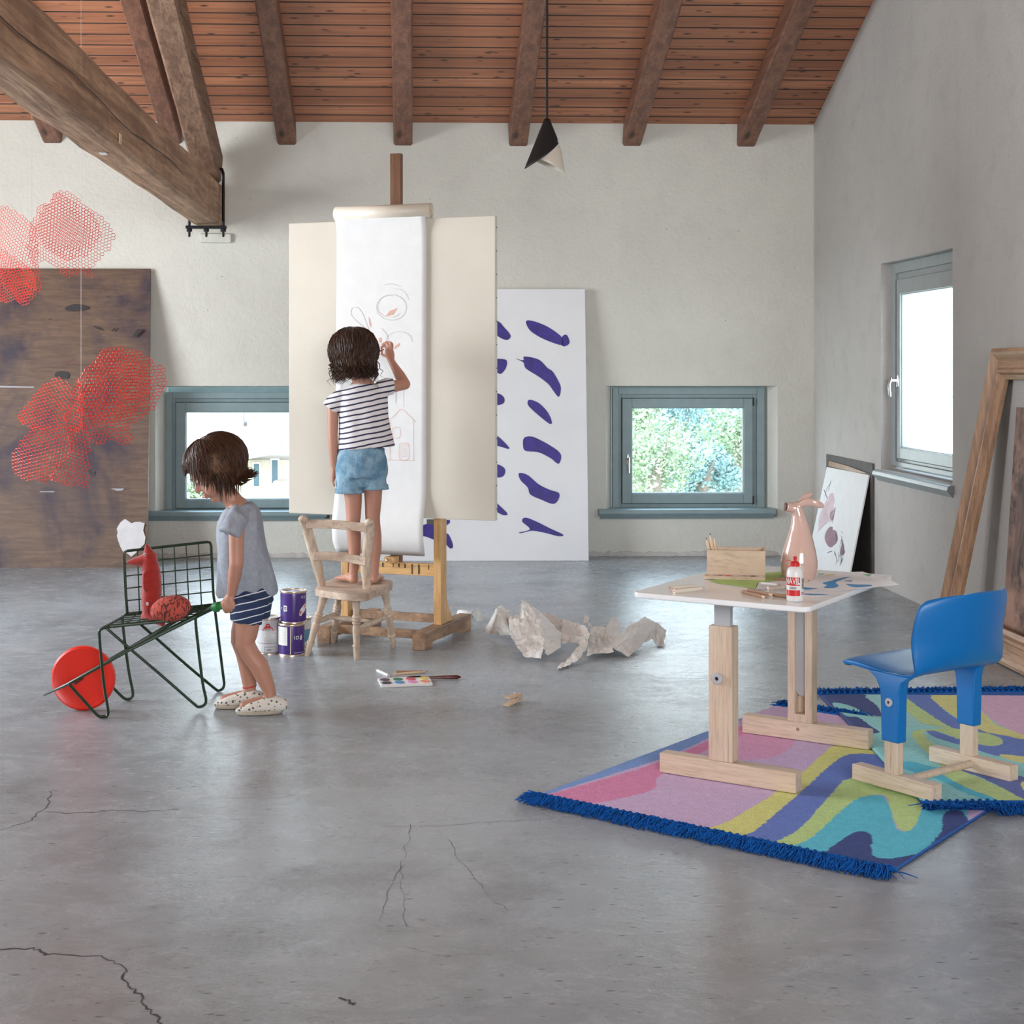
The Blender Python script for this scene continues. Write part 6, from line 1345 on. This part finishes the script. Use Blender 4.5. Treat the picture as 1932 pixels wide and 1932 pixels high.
# ================================================================ THE TWO CHILDREN
def wrinkled(voxel, sm, amp, freq=(14, 14, 5), seed=0, drape=0.0):
    def f(o):
        remeshed(voxel, sm)(o); me = o.data; L = ORG[o.name]
        nr = [v.normal.copy() for v in me.vertices]
        for v, n_ in zip(me.vertices, nr):
            w = v.co + L; q = V((w.x * freq[0], w.y * freq[1], w.z * freq[2] + w.x * 4)); k = 1 - abs(noise.noise(q + V((seed, 0, 0)))) * 2
            v.co += n_ * (amp * (k - .5) + amp * .5 * noise.noise(q * 2.3))
        me.polygons.foreach_set('use_smooth', [True] * len(me.polygons)); me.update()
    return f
def loc(c, f, u, s, k=1.0): return lambda a, b, d: c + f * (a * k) + s * (b * k) + u * (d * k)
def head_geo(bl, h, f, u, s, k):
    ax = (f, s, u)
    bl.ball(h(-.008, 0, .022), (.088 * k, .072 * k, .078 * k), 28, ax); bl.ball(h(.022, 0, -.028), (.060 * k, .058 * k, .066 * k), 24, ax)
    bl.ball(h(.050, 0, -.080), (.022 * k, .024 * k, .018 * k), 16, ax); bl.ball(h(.066, 0, .02), (.022 * k, .045 * k, .035 * k), 16, ax)
    for q in (-1, 1):
        bl.ball(h(.046, q * .030, -.046), (.028 * k, .027 * k, .028 * k), 16, ax); bl.ball(h(-.006, q * .073, -.018), (.014 * k, .007 * k, .022 * k), 12, ax)
    bl.tube([h(.074, 0, .004), h(.084, 0, -.016), h(.091, 0, -.028)], [.007 * k, .008 * k, .0105 * k], 10); bl.ball(h(.083, .007, -.031), .006 * k, 8); bl.ball(h(.083, -.007, -.031), .006 * k, 8)
    bl.ball(h(.078, 0, -.053), (.009 * k, .017 * k, .0055 * k), 12, ax); bl.ball(h(.075, 0, -.063), (.009 * k, .014 * k, .006 * k), 12, ax)
def face_parts(par, h, f, u, s, k, hair):
    ax = (f, s, u)
    for q in (-1, 1):
        e = obj('eye', B().ball(h(.070, q * .029, -.006), (.0115 * k, .0135 * k, .0095 * k), 16, ax), 'white_can', par, smooth=True)
        obj('iris', B().ball(h(.0785, q * .030, -.0075), (.004 * k, .006 * k, .006 * k), 12, ax), 'dark', e, smooth=True)
        obj('eyelid', B().ball(h(.0708, q * .029, -.0038), (.0132 * k, .0152 * k, .0085 * k), 16, ax), 'skin', par, smooth=True)
        lb = B(); lb.tube([h(.076, q * .018, -.004), h(.083, q * .029, -.006), h(.076, q * .042, -.006)], [.0008, .0016, .0008], 6); obj('eyelashes', lb, 'dark', par, smooth=True)
        lb = B(); lb.tube([h(.080, q * .014, .016), h(.080, q * .030, .021), h(.068, q * .044, .017)], [.001, .0022, .001], 6); obj('eyebrow', lb, hair, par, smooth=True)
    lb = B(); lb.tube([h(.079, -.018, -.058), h(.086, -.006, -.056), h(.087, 0, -.057), h(.086, .006, -.056), h(.079, .018, -.058)], [.002, .0042, .0042, .0042, .002], 8); obj('lips', lb, 'lips', par, smooth=True)
def hair_geo(h, f, u, s, k, RAD, thmax, n, tail, curl, seed, r0=.0028, droop=V((0, 0, -1)), thick=1.0, cen=(-.008, 0, .022), wave=.012, cap_=True):
    random.seed(seed); bl = B(); c = h(*cen); ra, rb, rc_ = [q * k for q in RAD]
    def surf(ph, th, m=1.0): return c + f * (math.cos(ph) * math.sin(th) * ra * m) + s * (math.sin(ph) * math.sin(th) * rb * m) + u * (math.cos(th) * rc_ * m)
    def cap(uu, vv):
        ph = 2 * math.pi * uu; th = .02 + (thmax(ph) - .02) * vv; m = 1.0 + .012 * math.sin(ph * 23 + 3 * math.sin(vv * 5 + ph)) + .012 * noise.noise(V((ph * 3, vv * 2, seed)))
        return surf(ph, th, m * (1 - .12 * max(0, vv - .85) / .15))
    if cap_: bl.grid(cap, 90, 22, closed=True)
    for i in range(n):
        ph = random.uniform(0, 2 * math.pi); tm = thmax(ph); th0 = random.uniform(.1, .75) * tm; pts = []; rs = []; K = 9; m0 = random.uniform(1.0, 1.045); w = random.uniform(-.25, .25); pz_ = random.uniform(0, 6)
        for j in range(K):
            t = j / (K - 1); th = th0 + (tm * random.uniform(.97, 1.0) - th0) * t; pts.append(surf(ph + w * t + .03 * math.sin(t * 7 + pz_), th, m0 + .03 * math.sin(t * math.pi) + wave * math.sin(t * 13 + pz_) * t)); rs.append(r0 * thick * (1 if j else .4))
        tl = tail(ph) * random.uniform(.5, 1.15); d0 = (pts[-1] - pts[-2]).normalized(); p = pts[-1].copy(); T = 8; out = surf(ph, math.pi / 2) - c; out = out.normalized()
        cv_ = curl(ph) if callable(curl) else curl
        for j in range(T):
            t = (j + 1) / T; dr = (d0 * (1 - t) + (V((0, 0, -1)) * t)).normalized()
            if cv_[0]: dr = (dr + out * cv_[0] * t * t * 2.2 + V((0, 0, 1)) * cv_[0] * max(0, t - .55) * 2.2).normalized()
            p = p + dr * (tl / T); a_ = pz_ + t * cv_[2]; pts.append(p + (s * math.sin(a_) + f * math.cos(a_)) * (cv_[1] * t)); rs.append(r0 * thick * (1 - t ** 2.2 * .9))
        bl.tube(pts, rs, 5, cap=False)
    return bl
def finger(bl, pts, r_): bl.tube(smoothpath(pts, 3), [r_ * (1 - .28 * i / (3 * (len(pts) - 1))) for i in range(3 * (len(pts) - 1) + 1)], 10)

# ---------------------------------------------------------------- the boy pushing the wheelbarrow
BY = 5.44
p_ = lambda x, y, dy=0.0: at(x, y, BY + dy)
boy = thing('person', 'small child in grey top and navy striped shorts holding the green wheelbarrow handle, head bowed', 'person', V((p_(478, 1300).x, BY, 0)))
hf = V((-.84, -.16, -.52)).normalized(); hs_ = V((-.16, .98, 0)); hs_ = (hs_ - hf * hs_.dot(hf)).normalized(); hu = hf.cross(hs_).normalized()
if hu.z < 0: hu = -hu
hc = p_(409, 884); hk = 1.06; h = loc(hc, hf, hu, hs_, hk)
bl = B(); head_geo(bl, h, hf, hu, hs_, hk)
Yw = (0, 1, 0)
bl.tube([p_(424, 925), p_(440, 945), p_(452, 965)], [.034, .034, .042], 18)
bl.tube([p_(474, 1122), p_(473, 1112), p_(468, 1090), p_(458, 1040), p_(453, 1000), p_(451, 975), p_(450, 960)], [(.060, .056), (.064, .060), (.066, .062), (.078, .064), (.088, .064), (.080, .055), (.05, .04)], 24, side=Yw)
NL, FLg = -.052, .052   # near (left) leg, far (right) leg
bl.tube([p_(470, 1152, NL + .008), p_(468, 1170, NL), p_(464, 1200, NL), p_(462, 1216, NL), p_(474, 1238, NL), p_(489, 1256, NL), p_(499, 1280, NL), p_(508, 1303, NL), p_(510, 1318, NL)], [.040, .044, .039, .036, .0335, .0345, .029, .0225, .023], 20)
bl.tube([p_(470, 1150, FLg), p_(464, 1167, FLg), p_(455, 1195, FLg), p_(453, 1208, FLg), p_(462, 1232, FLg), p_(468, 1255, FLg), p_(470, 1280, FLg), p_(471, 1298, FLg), p_(470, 1312, FLg)], [.040, .044, .037, .034, .033, .034, .028, .0225, .023], 20)
fzb = lambda x, y, dy: V((p_(x, y, dy).x, BY + dy, max(.032, p_(x, y, dy).z)))
bl.tube([V((p_(516, 0, NL).x, BY + NL, .035)), V((p_(490, 0, NL).x, BY + NL - .006, .034)), V((p_(462, 0, NL).x, BY + NL - .016, .028))], [.025, .024, .018], 14)
bl.tube([V((p_(478, 0, FLg).x, BY + FLg, .035)), V((p_(452, 0, FLg).x, BY + FLg - .004, .034)), V((p_(424, 0, FLg).x, BY + FLg - .012, .028))], [.025, .024, .018], 14)
# near arm and the hand closed round the grip
ga, gb_ = h0, h1; gd = (gb_ - ga).normalized(); gc = ga.lerp(gb_, .62)
sh_, el, wr = p_(446, 982, -.092), p_(446, 1064, -.115), V((gc.x + .0, gc.y - .012, gc.z + .042))
bl.tube([p_(450, 972, -.06), sh_, sh_.lerp(el, .5), el, el.lerp(wr, .35), el.lerp(wr, .7), wr], [.030, .029, .0265, .0245, .0235, .0195, .0165], 18)
gn = V((0, 0, 1)); gy = V((0, -1, 0)); gy = (gy - gd * gy.dot(gd)).normalized(); gu = gd.cross(gy).normalized()
if gu.z < 0: gu = -gu
pal = gc + gy * .016 + gu * .010
bl.tube([wr, pal + gu * .014, pal - gu * .004], [(.015, .014), (.023, .013), (.024, .011)], 16, side=gd)
for i, (o_, rr) in enumerate(((-.021, .0072), (-.0065, .0075), (.008, .0074), (.021, .0064))):
    c_ = gc + gd * o_; ra_ = .0195; finger(bl, [c_ + gy * .020 + gu * .012, c_ + gy * ra_ - gu * .004, c_ + gy * .010 - gu * .018, c_ - gy * .008 - gu * .018, c_ - gy * .018 - gu * .004], rr)
finger(bl, [pal + gu * .010 - gd * .018, gc - gd * .032 + gu * .014 + gy * .008, gc - gd * .028 + gu * .018 - gy * .010, gc - gd * .016 + gu * .012 - gy * .020], .0078)
# far arm reaching to the other grip
ga2 = h2.lerp(h3, .6); bl.tube([p_(452, 975, .06), p_(440, 990, .095), p_(425, 1055, .15), ga2 + V((0, 0, .045)), ga2 + V((0, .018, .012))], [.030, .028, .024, .0165, .018], 16)
for i in range(4):
    c_ = h2.lerp(h3, .45 + .12 * i); finger(bl, [c_ + V((0, .018, .012)), c_ + V((0, .019, -.006)), c_ + V((0, .004, -.018)), c_ + V((0, -.013, -.010))], .007)
finger(bl, [ga2 + V((-.01, .015, .02)), ga2 + V((-.02, -.002, .02)), ga2 + V((-.012, -.016, .012))], .0075)
obj('body', bl, 'skin', boy, smooth=True, mods=remeshed(.003, 4))
face_parts(boy, h, hf, hu, hs_, hk, 'hair_boy')
# top
bl = B(); bl.tube([p_(467, 1118, .028), p_(466, 1104, .022), p_(461, 1072, .008), p_(456, 1040), p_(454, 1010), p_(453, 985), p_(452, 966), p_(449, 954)], [(.098, .108), (.100, .105), (.102, .095), (.100, .087), (.098, .086), (.095, .082), (.080, .066), (.052, .046)], 40, cap='flat', side=Yw)
bl.tube([p_(452, 968, -.05), p_(448, 980, -.085), p_(438, 1000, -.104), p_(434, 1008, -.110)], [.040, .041, .039, .040], 24, cap='flat'); bl.tube([p_(452, 968, .05), p_(446, 980, .085), p_(434, 1005, .108)], [.042, .046, .042], 24, cap='flat')
obj('grey_top', bl, 'tee_grey', boy, smooth=True, mods=wrinkled(.0045, 5, .0095, (13, 13, 4.5), 3))
# shorts
bl = B(); bl.tube([p_(474, 1103, .02), p_(474, 1116, .014), p_(474, 1135, .006)], [(.078, .070), (.088, .076), (.097, .082)], 36, cap='flat', side=Yw)
bl.tube([p_(472, 1130, NL + .006), p_(468, 1150, NL), p_(464, 1174, NL - .002)], [(.056, .068), (.057, .063), (.058, .056)], 30, cap='flat', side=Yw); bl.tube([p_(474, 1120), p_(476, 1158)], [(.05, .08), (.04, .06)], 24, cap='flat', side=Yw); bl.tube([p_(478, 1125, FLg), p_(480, 1148, FLg), p_(482, 1167, FLg)], [(.052, .066), (.054, .060), (.054, .052)], 30, cap='flat', side=Yw)
obj('striped_shorts', bl, 'shorts_stripe', boy, smooth=True, mods=wrinkled(.0045, 3, .004, (20, 20, 8), 5))
def shoe(hx, tx, dy, par, heel_lift=0):
    a_ = V((p_(hx, 0, dy).x, BY + dy, 0)); b_ = V((p_(tx, 0, dy).x, BY + dy - .022, 0)); d_ = b_ - a_; P_ = lambda k, z: a_ + d_ * k + ez * z
    bl = B(); bl.tube([P_(.02, .030), P_(.15, .034), P_(.45, .029), P_(.75, .023), P_(.97, .015)], [(.026, .027), (.030, .030), (.031, .025), (.030, .018), (.018, .010)], 24, side=(0, 1, 0)); s0 = obj('shoe', bl, 'shoe', par, smooth=True, mods=remeshed(.003, 3))
    bl = B(); n = 24; rim = []
    for i in range(n):
        an = 2 * math.pi * i / n; k = .5 + .53 * math.cos(an); w = .033 * (abs(math.sin(an)) ** .75) * (1 - .15 * abs(k - .5)) * (1 if math.sin(an) > 0 else -1); rim.append(P_(k, .001) + V((0, w, 0)))
    bl.prism(rim, (0, 0, .013)); obj('sole', bl, 'sole', s0, bevel=.004, smooth=40)
shoe(531, 450, NL - .002, boy); shoe(488, 409, FLg - .002, boy)
obj('ankle_band', B().tube([V((p_(471, 0, FLg).x, BY + FLg, 0)) + V((math.cos(a_ * .52) * .0245, math.sin(a_ * .52) * .0245, .072 + .004 * math.cos(a_ * .52))) for a_ in range(12)], .002, 6, closed=True), 'red', boy, smooth=True)
# hair: bob with fringe, ends flicking out at the nape
def tm_b(ph):
    c_ = math.cos(ph); return 1.22 + .0 * c_ if c_ > .55 else (1.22 + (.55 - c_) / .55 * .95 if c_ > 0 else 2.17 + .12 * min(1, -c_ * 1.4))
def tail_b(ph): c_ = math.cos(ph); return .024 if c_ > .6 else (.088 if c_ > -.3 else .074)
bl = hair_geo(h, hf, hu, hs_, hk, (.104, .088, .092), tm_b, 900, tail_b, lambda ph: (1.0, .004, 2.0) if math.cos(ph) < -.45 else (0, .004, 2.5), 11, .0026)
obj('hair', bl, 'hair_boy', boy, smooth=True, recalc=False)
bl = B(); bl.tube(smoothpath([p_(418, 828), p_(440, 828), p_(455, 845), p_(466, 870), p_(469, 890), p_(464, 900)], 4), .0007, 5); obj('loose_hair', bl, 'hair_boy', boy, smooth=True)

# ---------------------------------------------------------------- the girl drawing on the paper
GYY = 6.50
g_ = lambda x, y, dy=0.0: at(x, y, GYY + dy)
girl = thing('person', 'curly dark-haired child in striped top and denim shorts standing on the wooden chair, drawing', 'person', V((g_(682, 1100).x, GYY, SZ)))
gf_ = V((.10, .96, -.20)).normalized(); gs_ = V((-.98, .10, -.06)); gs_ = (gs_ - gf_ * gs_.dot(gf_)).normalized(); gu_ = gf_.cross(gs_).normalized()
if gu_.z < 0: gu_ = -gu_
gc0 = g_(668, 672); gk = 1.04; gh = loc(gc0, gf_, gu_, gs_, gk)
bl = B(); head_geo(bl, gh, gf_, gu_, gs_, gk); Xs = (1, 0, .12)
bl.tube([g_(672, 700), g_(681, 716), g_(686, 735)], [.034, .034, .045], 18)
bl.tube([g_(682, 882), g_(683, 872), g_(684, 850), g_(684, 810), g_(684, 775), g_(684, 748), g_(685, 732)], [(.086, .064), (.094, .070), (.084, .062), (.078, .056), (.090, .060), (.092, .052), (.055, .04)], 24, side=Xs)
bl.tube([g_(662, 895), g_(665, 920), g_(667, 945), g_(667, 975), g_(666, 988), g_(668, 1010), g_(669, 1035), g_(668, 1062), g_(667, 1078), g_(667, 1092)], [.040, .040, .036, .031, .0295, .030, .0265, .0205, .0195, .020], 20)
bl.tube([g_(703, 895), g_(704, 920), g_(704, 945), g_(703, 975), g_(704, 988), g_(706, 1010), g_(708, 1035), g_(707, 1060), g_(706, 1076), g_(707, 1092)], [.040, .040, .036, .0315, .030, .031, .027, .0205, .0195, .020], 20)
def gfoot(x, hx, tx, ty):
    a_ = V((g_(hx, 0).x, GYY - .012, SZ + .018)); b_ = V((tx, ty, SZ + .012)); bl.tube([a_, a_.lerp(b_, .3) + ez * .008, a_.lerp(b_, .65), b_], [(.019, .018), (.022, .020), (.026, .014), (.026, .010)], 16, side=(1, 0, 0))
    d_ = (b_ - a_).normalized(); sd = V((d_.y, -d_.x, 0))
    for i in range(5): q = b_ + sd * ((i - 2) * .0105) + d_ * (.004 - abs(i - 1.5) * .003); finger(bl, [q, q + d_ * .010, q + d_ * .018 - ez * .003], .0065 if i else .007)
bx = g_(667, 0).x; gfoot(0, 667, bx - .055, GYY + .085); bx = g_(707, 0).x; gfoot(0, 707, bx + .012, GYY + .10)
# hanging left arm
ls, le_, lw = g_(628, 764), g_(628, 822, -.01), g_(630, 880, .0)
bl.tube([g_(650, 745), ls, ls.lerp(le_, .5), le_, le_.lerp(lw, .4), lw], [.026, .0255, .023, .0205, .0205, .0145], 16)
bl.tube([lw, g_(629, 893), g_(628, 903)], [(.013, .014), (.011, .020), (.010, .020)], 14, side=(1, 0, 0))
for i, (dy, L) in enumerate(((-.017, .022), (-.006, .027), (.005, .026), (.016, .021))): q = g_(628, 905, dy); finger(bl, [q, q + V((.001, -.002, -L * .5)), q + V((.006, -.002, -L))], .0058)
q = g_(631, 892, .02); finger(bl, [q, q + V((.006, .008, -.016)), q + V((.009, .008, -.030))], .0064)
# raised right arm
rs_, re, rw = g_(737, 730, .0), g_(764, 725, .03), g_(738, 681, .11)
bl.tube([g_(715, 742), rs_, rs_.lerp(re, .6), re], [.028, .027, .0245, .0235], 16); bl.tube([re, re.lerp(rw, .35), re.lerp(rw, .75), rw], [.0235, .0235, .0175, .0150], 16)
hand = g_(734, 662, .125); bl.tube([rw, rw.lerp(hand, .6), hand], [(.0150, .013), (.021, .012), (.020, .011)], 14, side=(1, 0, .2))
pin = g_(721, 662, .135)
finger(bl, [g_(731, 658, .13), g_(725, 653, .14), g_(719, 656, .14), pin + V((0, 0, .004))], .0062)
finger(bl, [g_(734, 657, .125), g_(732, 650, .13), g_(726, 647, .14), g_(721, 650, .145)], .0060)
finger(bl, [g_(737, 658, .12), g_(738, 650, .12), g_(735, 645, .13), g_(729, 645, .14)], .0058)
finger(bl, [g_(739, 661, .115), g_(741, 654, .115), g_(740, 648, .12), g_(736, 645, .125)], .0052)
finger(bl, [g_(730, 672, .115), g_(725, 671, .125), g_(720, 668, .13), pin - V((0, 0, .004))], .0066)
obj('body', bl, 'skin', girl, smooth=True, mods=remeshed(.003, 4))
face_parts(girl, gh, gf_, gu_, gs_, gk, 'hair_girl')
# striped top
bl = B(); bl.tube([g_(691, 845), g_(690, 832), g_(688, 810), g_(686, 785), g_(685, 765), g_(684, 748), g_(684, 735), g_(684, 724)], [(.121, .082), (.116, .080), (.108, .076), (.103, .073), (.104, .070), (.105, .064), (.092, .056), (.050, .044)], 40, cap='flat', side=Xs)
bl.tube([g_(650, 748), g_(634, 757), g_(622, 771)], [.036, .037, .036], 22, cap='flat'); bl.tube([g_(715, 735), g_(731, 729, .005), g_(741, 729, .012)], [.038, .036, .035], 22, cap='flat')
obj('striped_top', bl, 'tee_stripe', girl, smooth=True, mods=wrinkled(.0045, 4, .0045, (12, 12, 6), 8))
# denim shorts
bl = B(); bl.tube([g_(684, 843), g_(683, 860), g_(682, 885), g_(682, 900)], [(.097, .072), (.105, .080), (.111, .084), (.110, .080)], 36, cap='flat', side=Xs)
bl.tube([g_(661, 885), g_(659, 908), g_(659, 929)], [(.058, .072), (.057, .062), (.054, .056)], 30, cap='flat', side=Xs); bl.tube([g_(705, 885), g_(706, 905), g_(707, 922)], [(.056, .072), (.054, .062), (.052, .056)], 30, cap='flat', side=Xs)
bl.tube([g_(683, 885), g_(683, 917)], [(.070, .072), (.036, .058)], 28, cap='flat', side=Xs)
ds = obj('denim_shorts', bl, 'denim', girl, smooth=True, mods=wrinkled(.0045, 3, .005, (16, 16, 14), 2))
for (a_, b_, cx, r1_, r2_) in ((922, 930, 659, .0575, .0595), (914, 923, 707, .0545, .0575)):
    bl = B(); bl.tube([g_(cx, a_), g_(cx, b_)], [(r1_, r1_ * 1.03), (r2_, r2_ * 1.03)], 30, cap=None, side=Xs); obj('rolled_hem', bl, 'denim', ds, smooth=True, mods=solid(.005))
tag(obj('crayon_stub', B().tube([pin + V((-.006, 0, 0)), pin + V((.004, .028, .006))], .0036, 8), 'dark'), 'short dark crayon between the drawing child\'s fingertips', 'crayon')
def tm_g(ph):
    c_ = math.cos(ph); return 1.25 if c_ > .6 else 2.08 + .15 * max(0, -c_)
bl = hair_geo(gh, gf_, gu_, gs_, gk, (.103, .092, .092), tm_g, 420, lambda ph: .078 if math.cos(ph) < .6 else .02, lambda ph: (0, .011, 15.0), 21, .0048, wave=.045)
b2_ = hair_geo(gh, gf_, gu_, gs_, gk, (.106, .096, .095), tm_g, 420, lambda ph: .088 if math.cos(ph) < .6 else .02, lambda ph: (0, .013, 17.0), 22, .0022, wave=.06, cap_=False)
bl.add(b2_.v, b2_.f)
obj('hair', bl, 'hair_girl', girl, smooth=True, recalc=False)
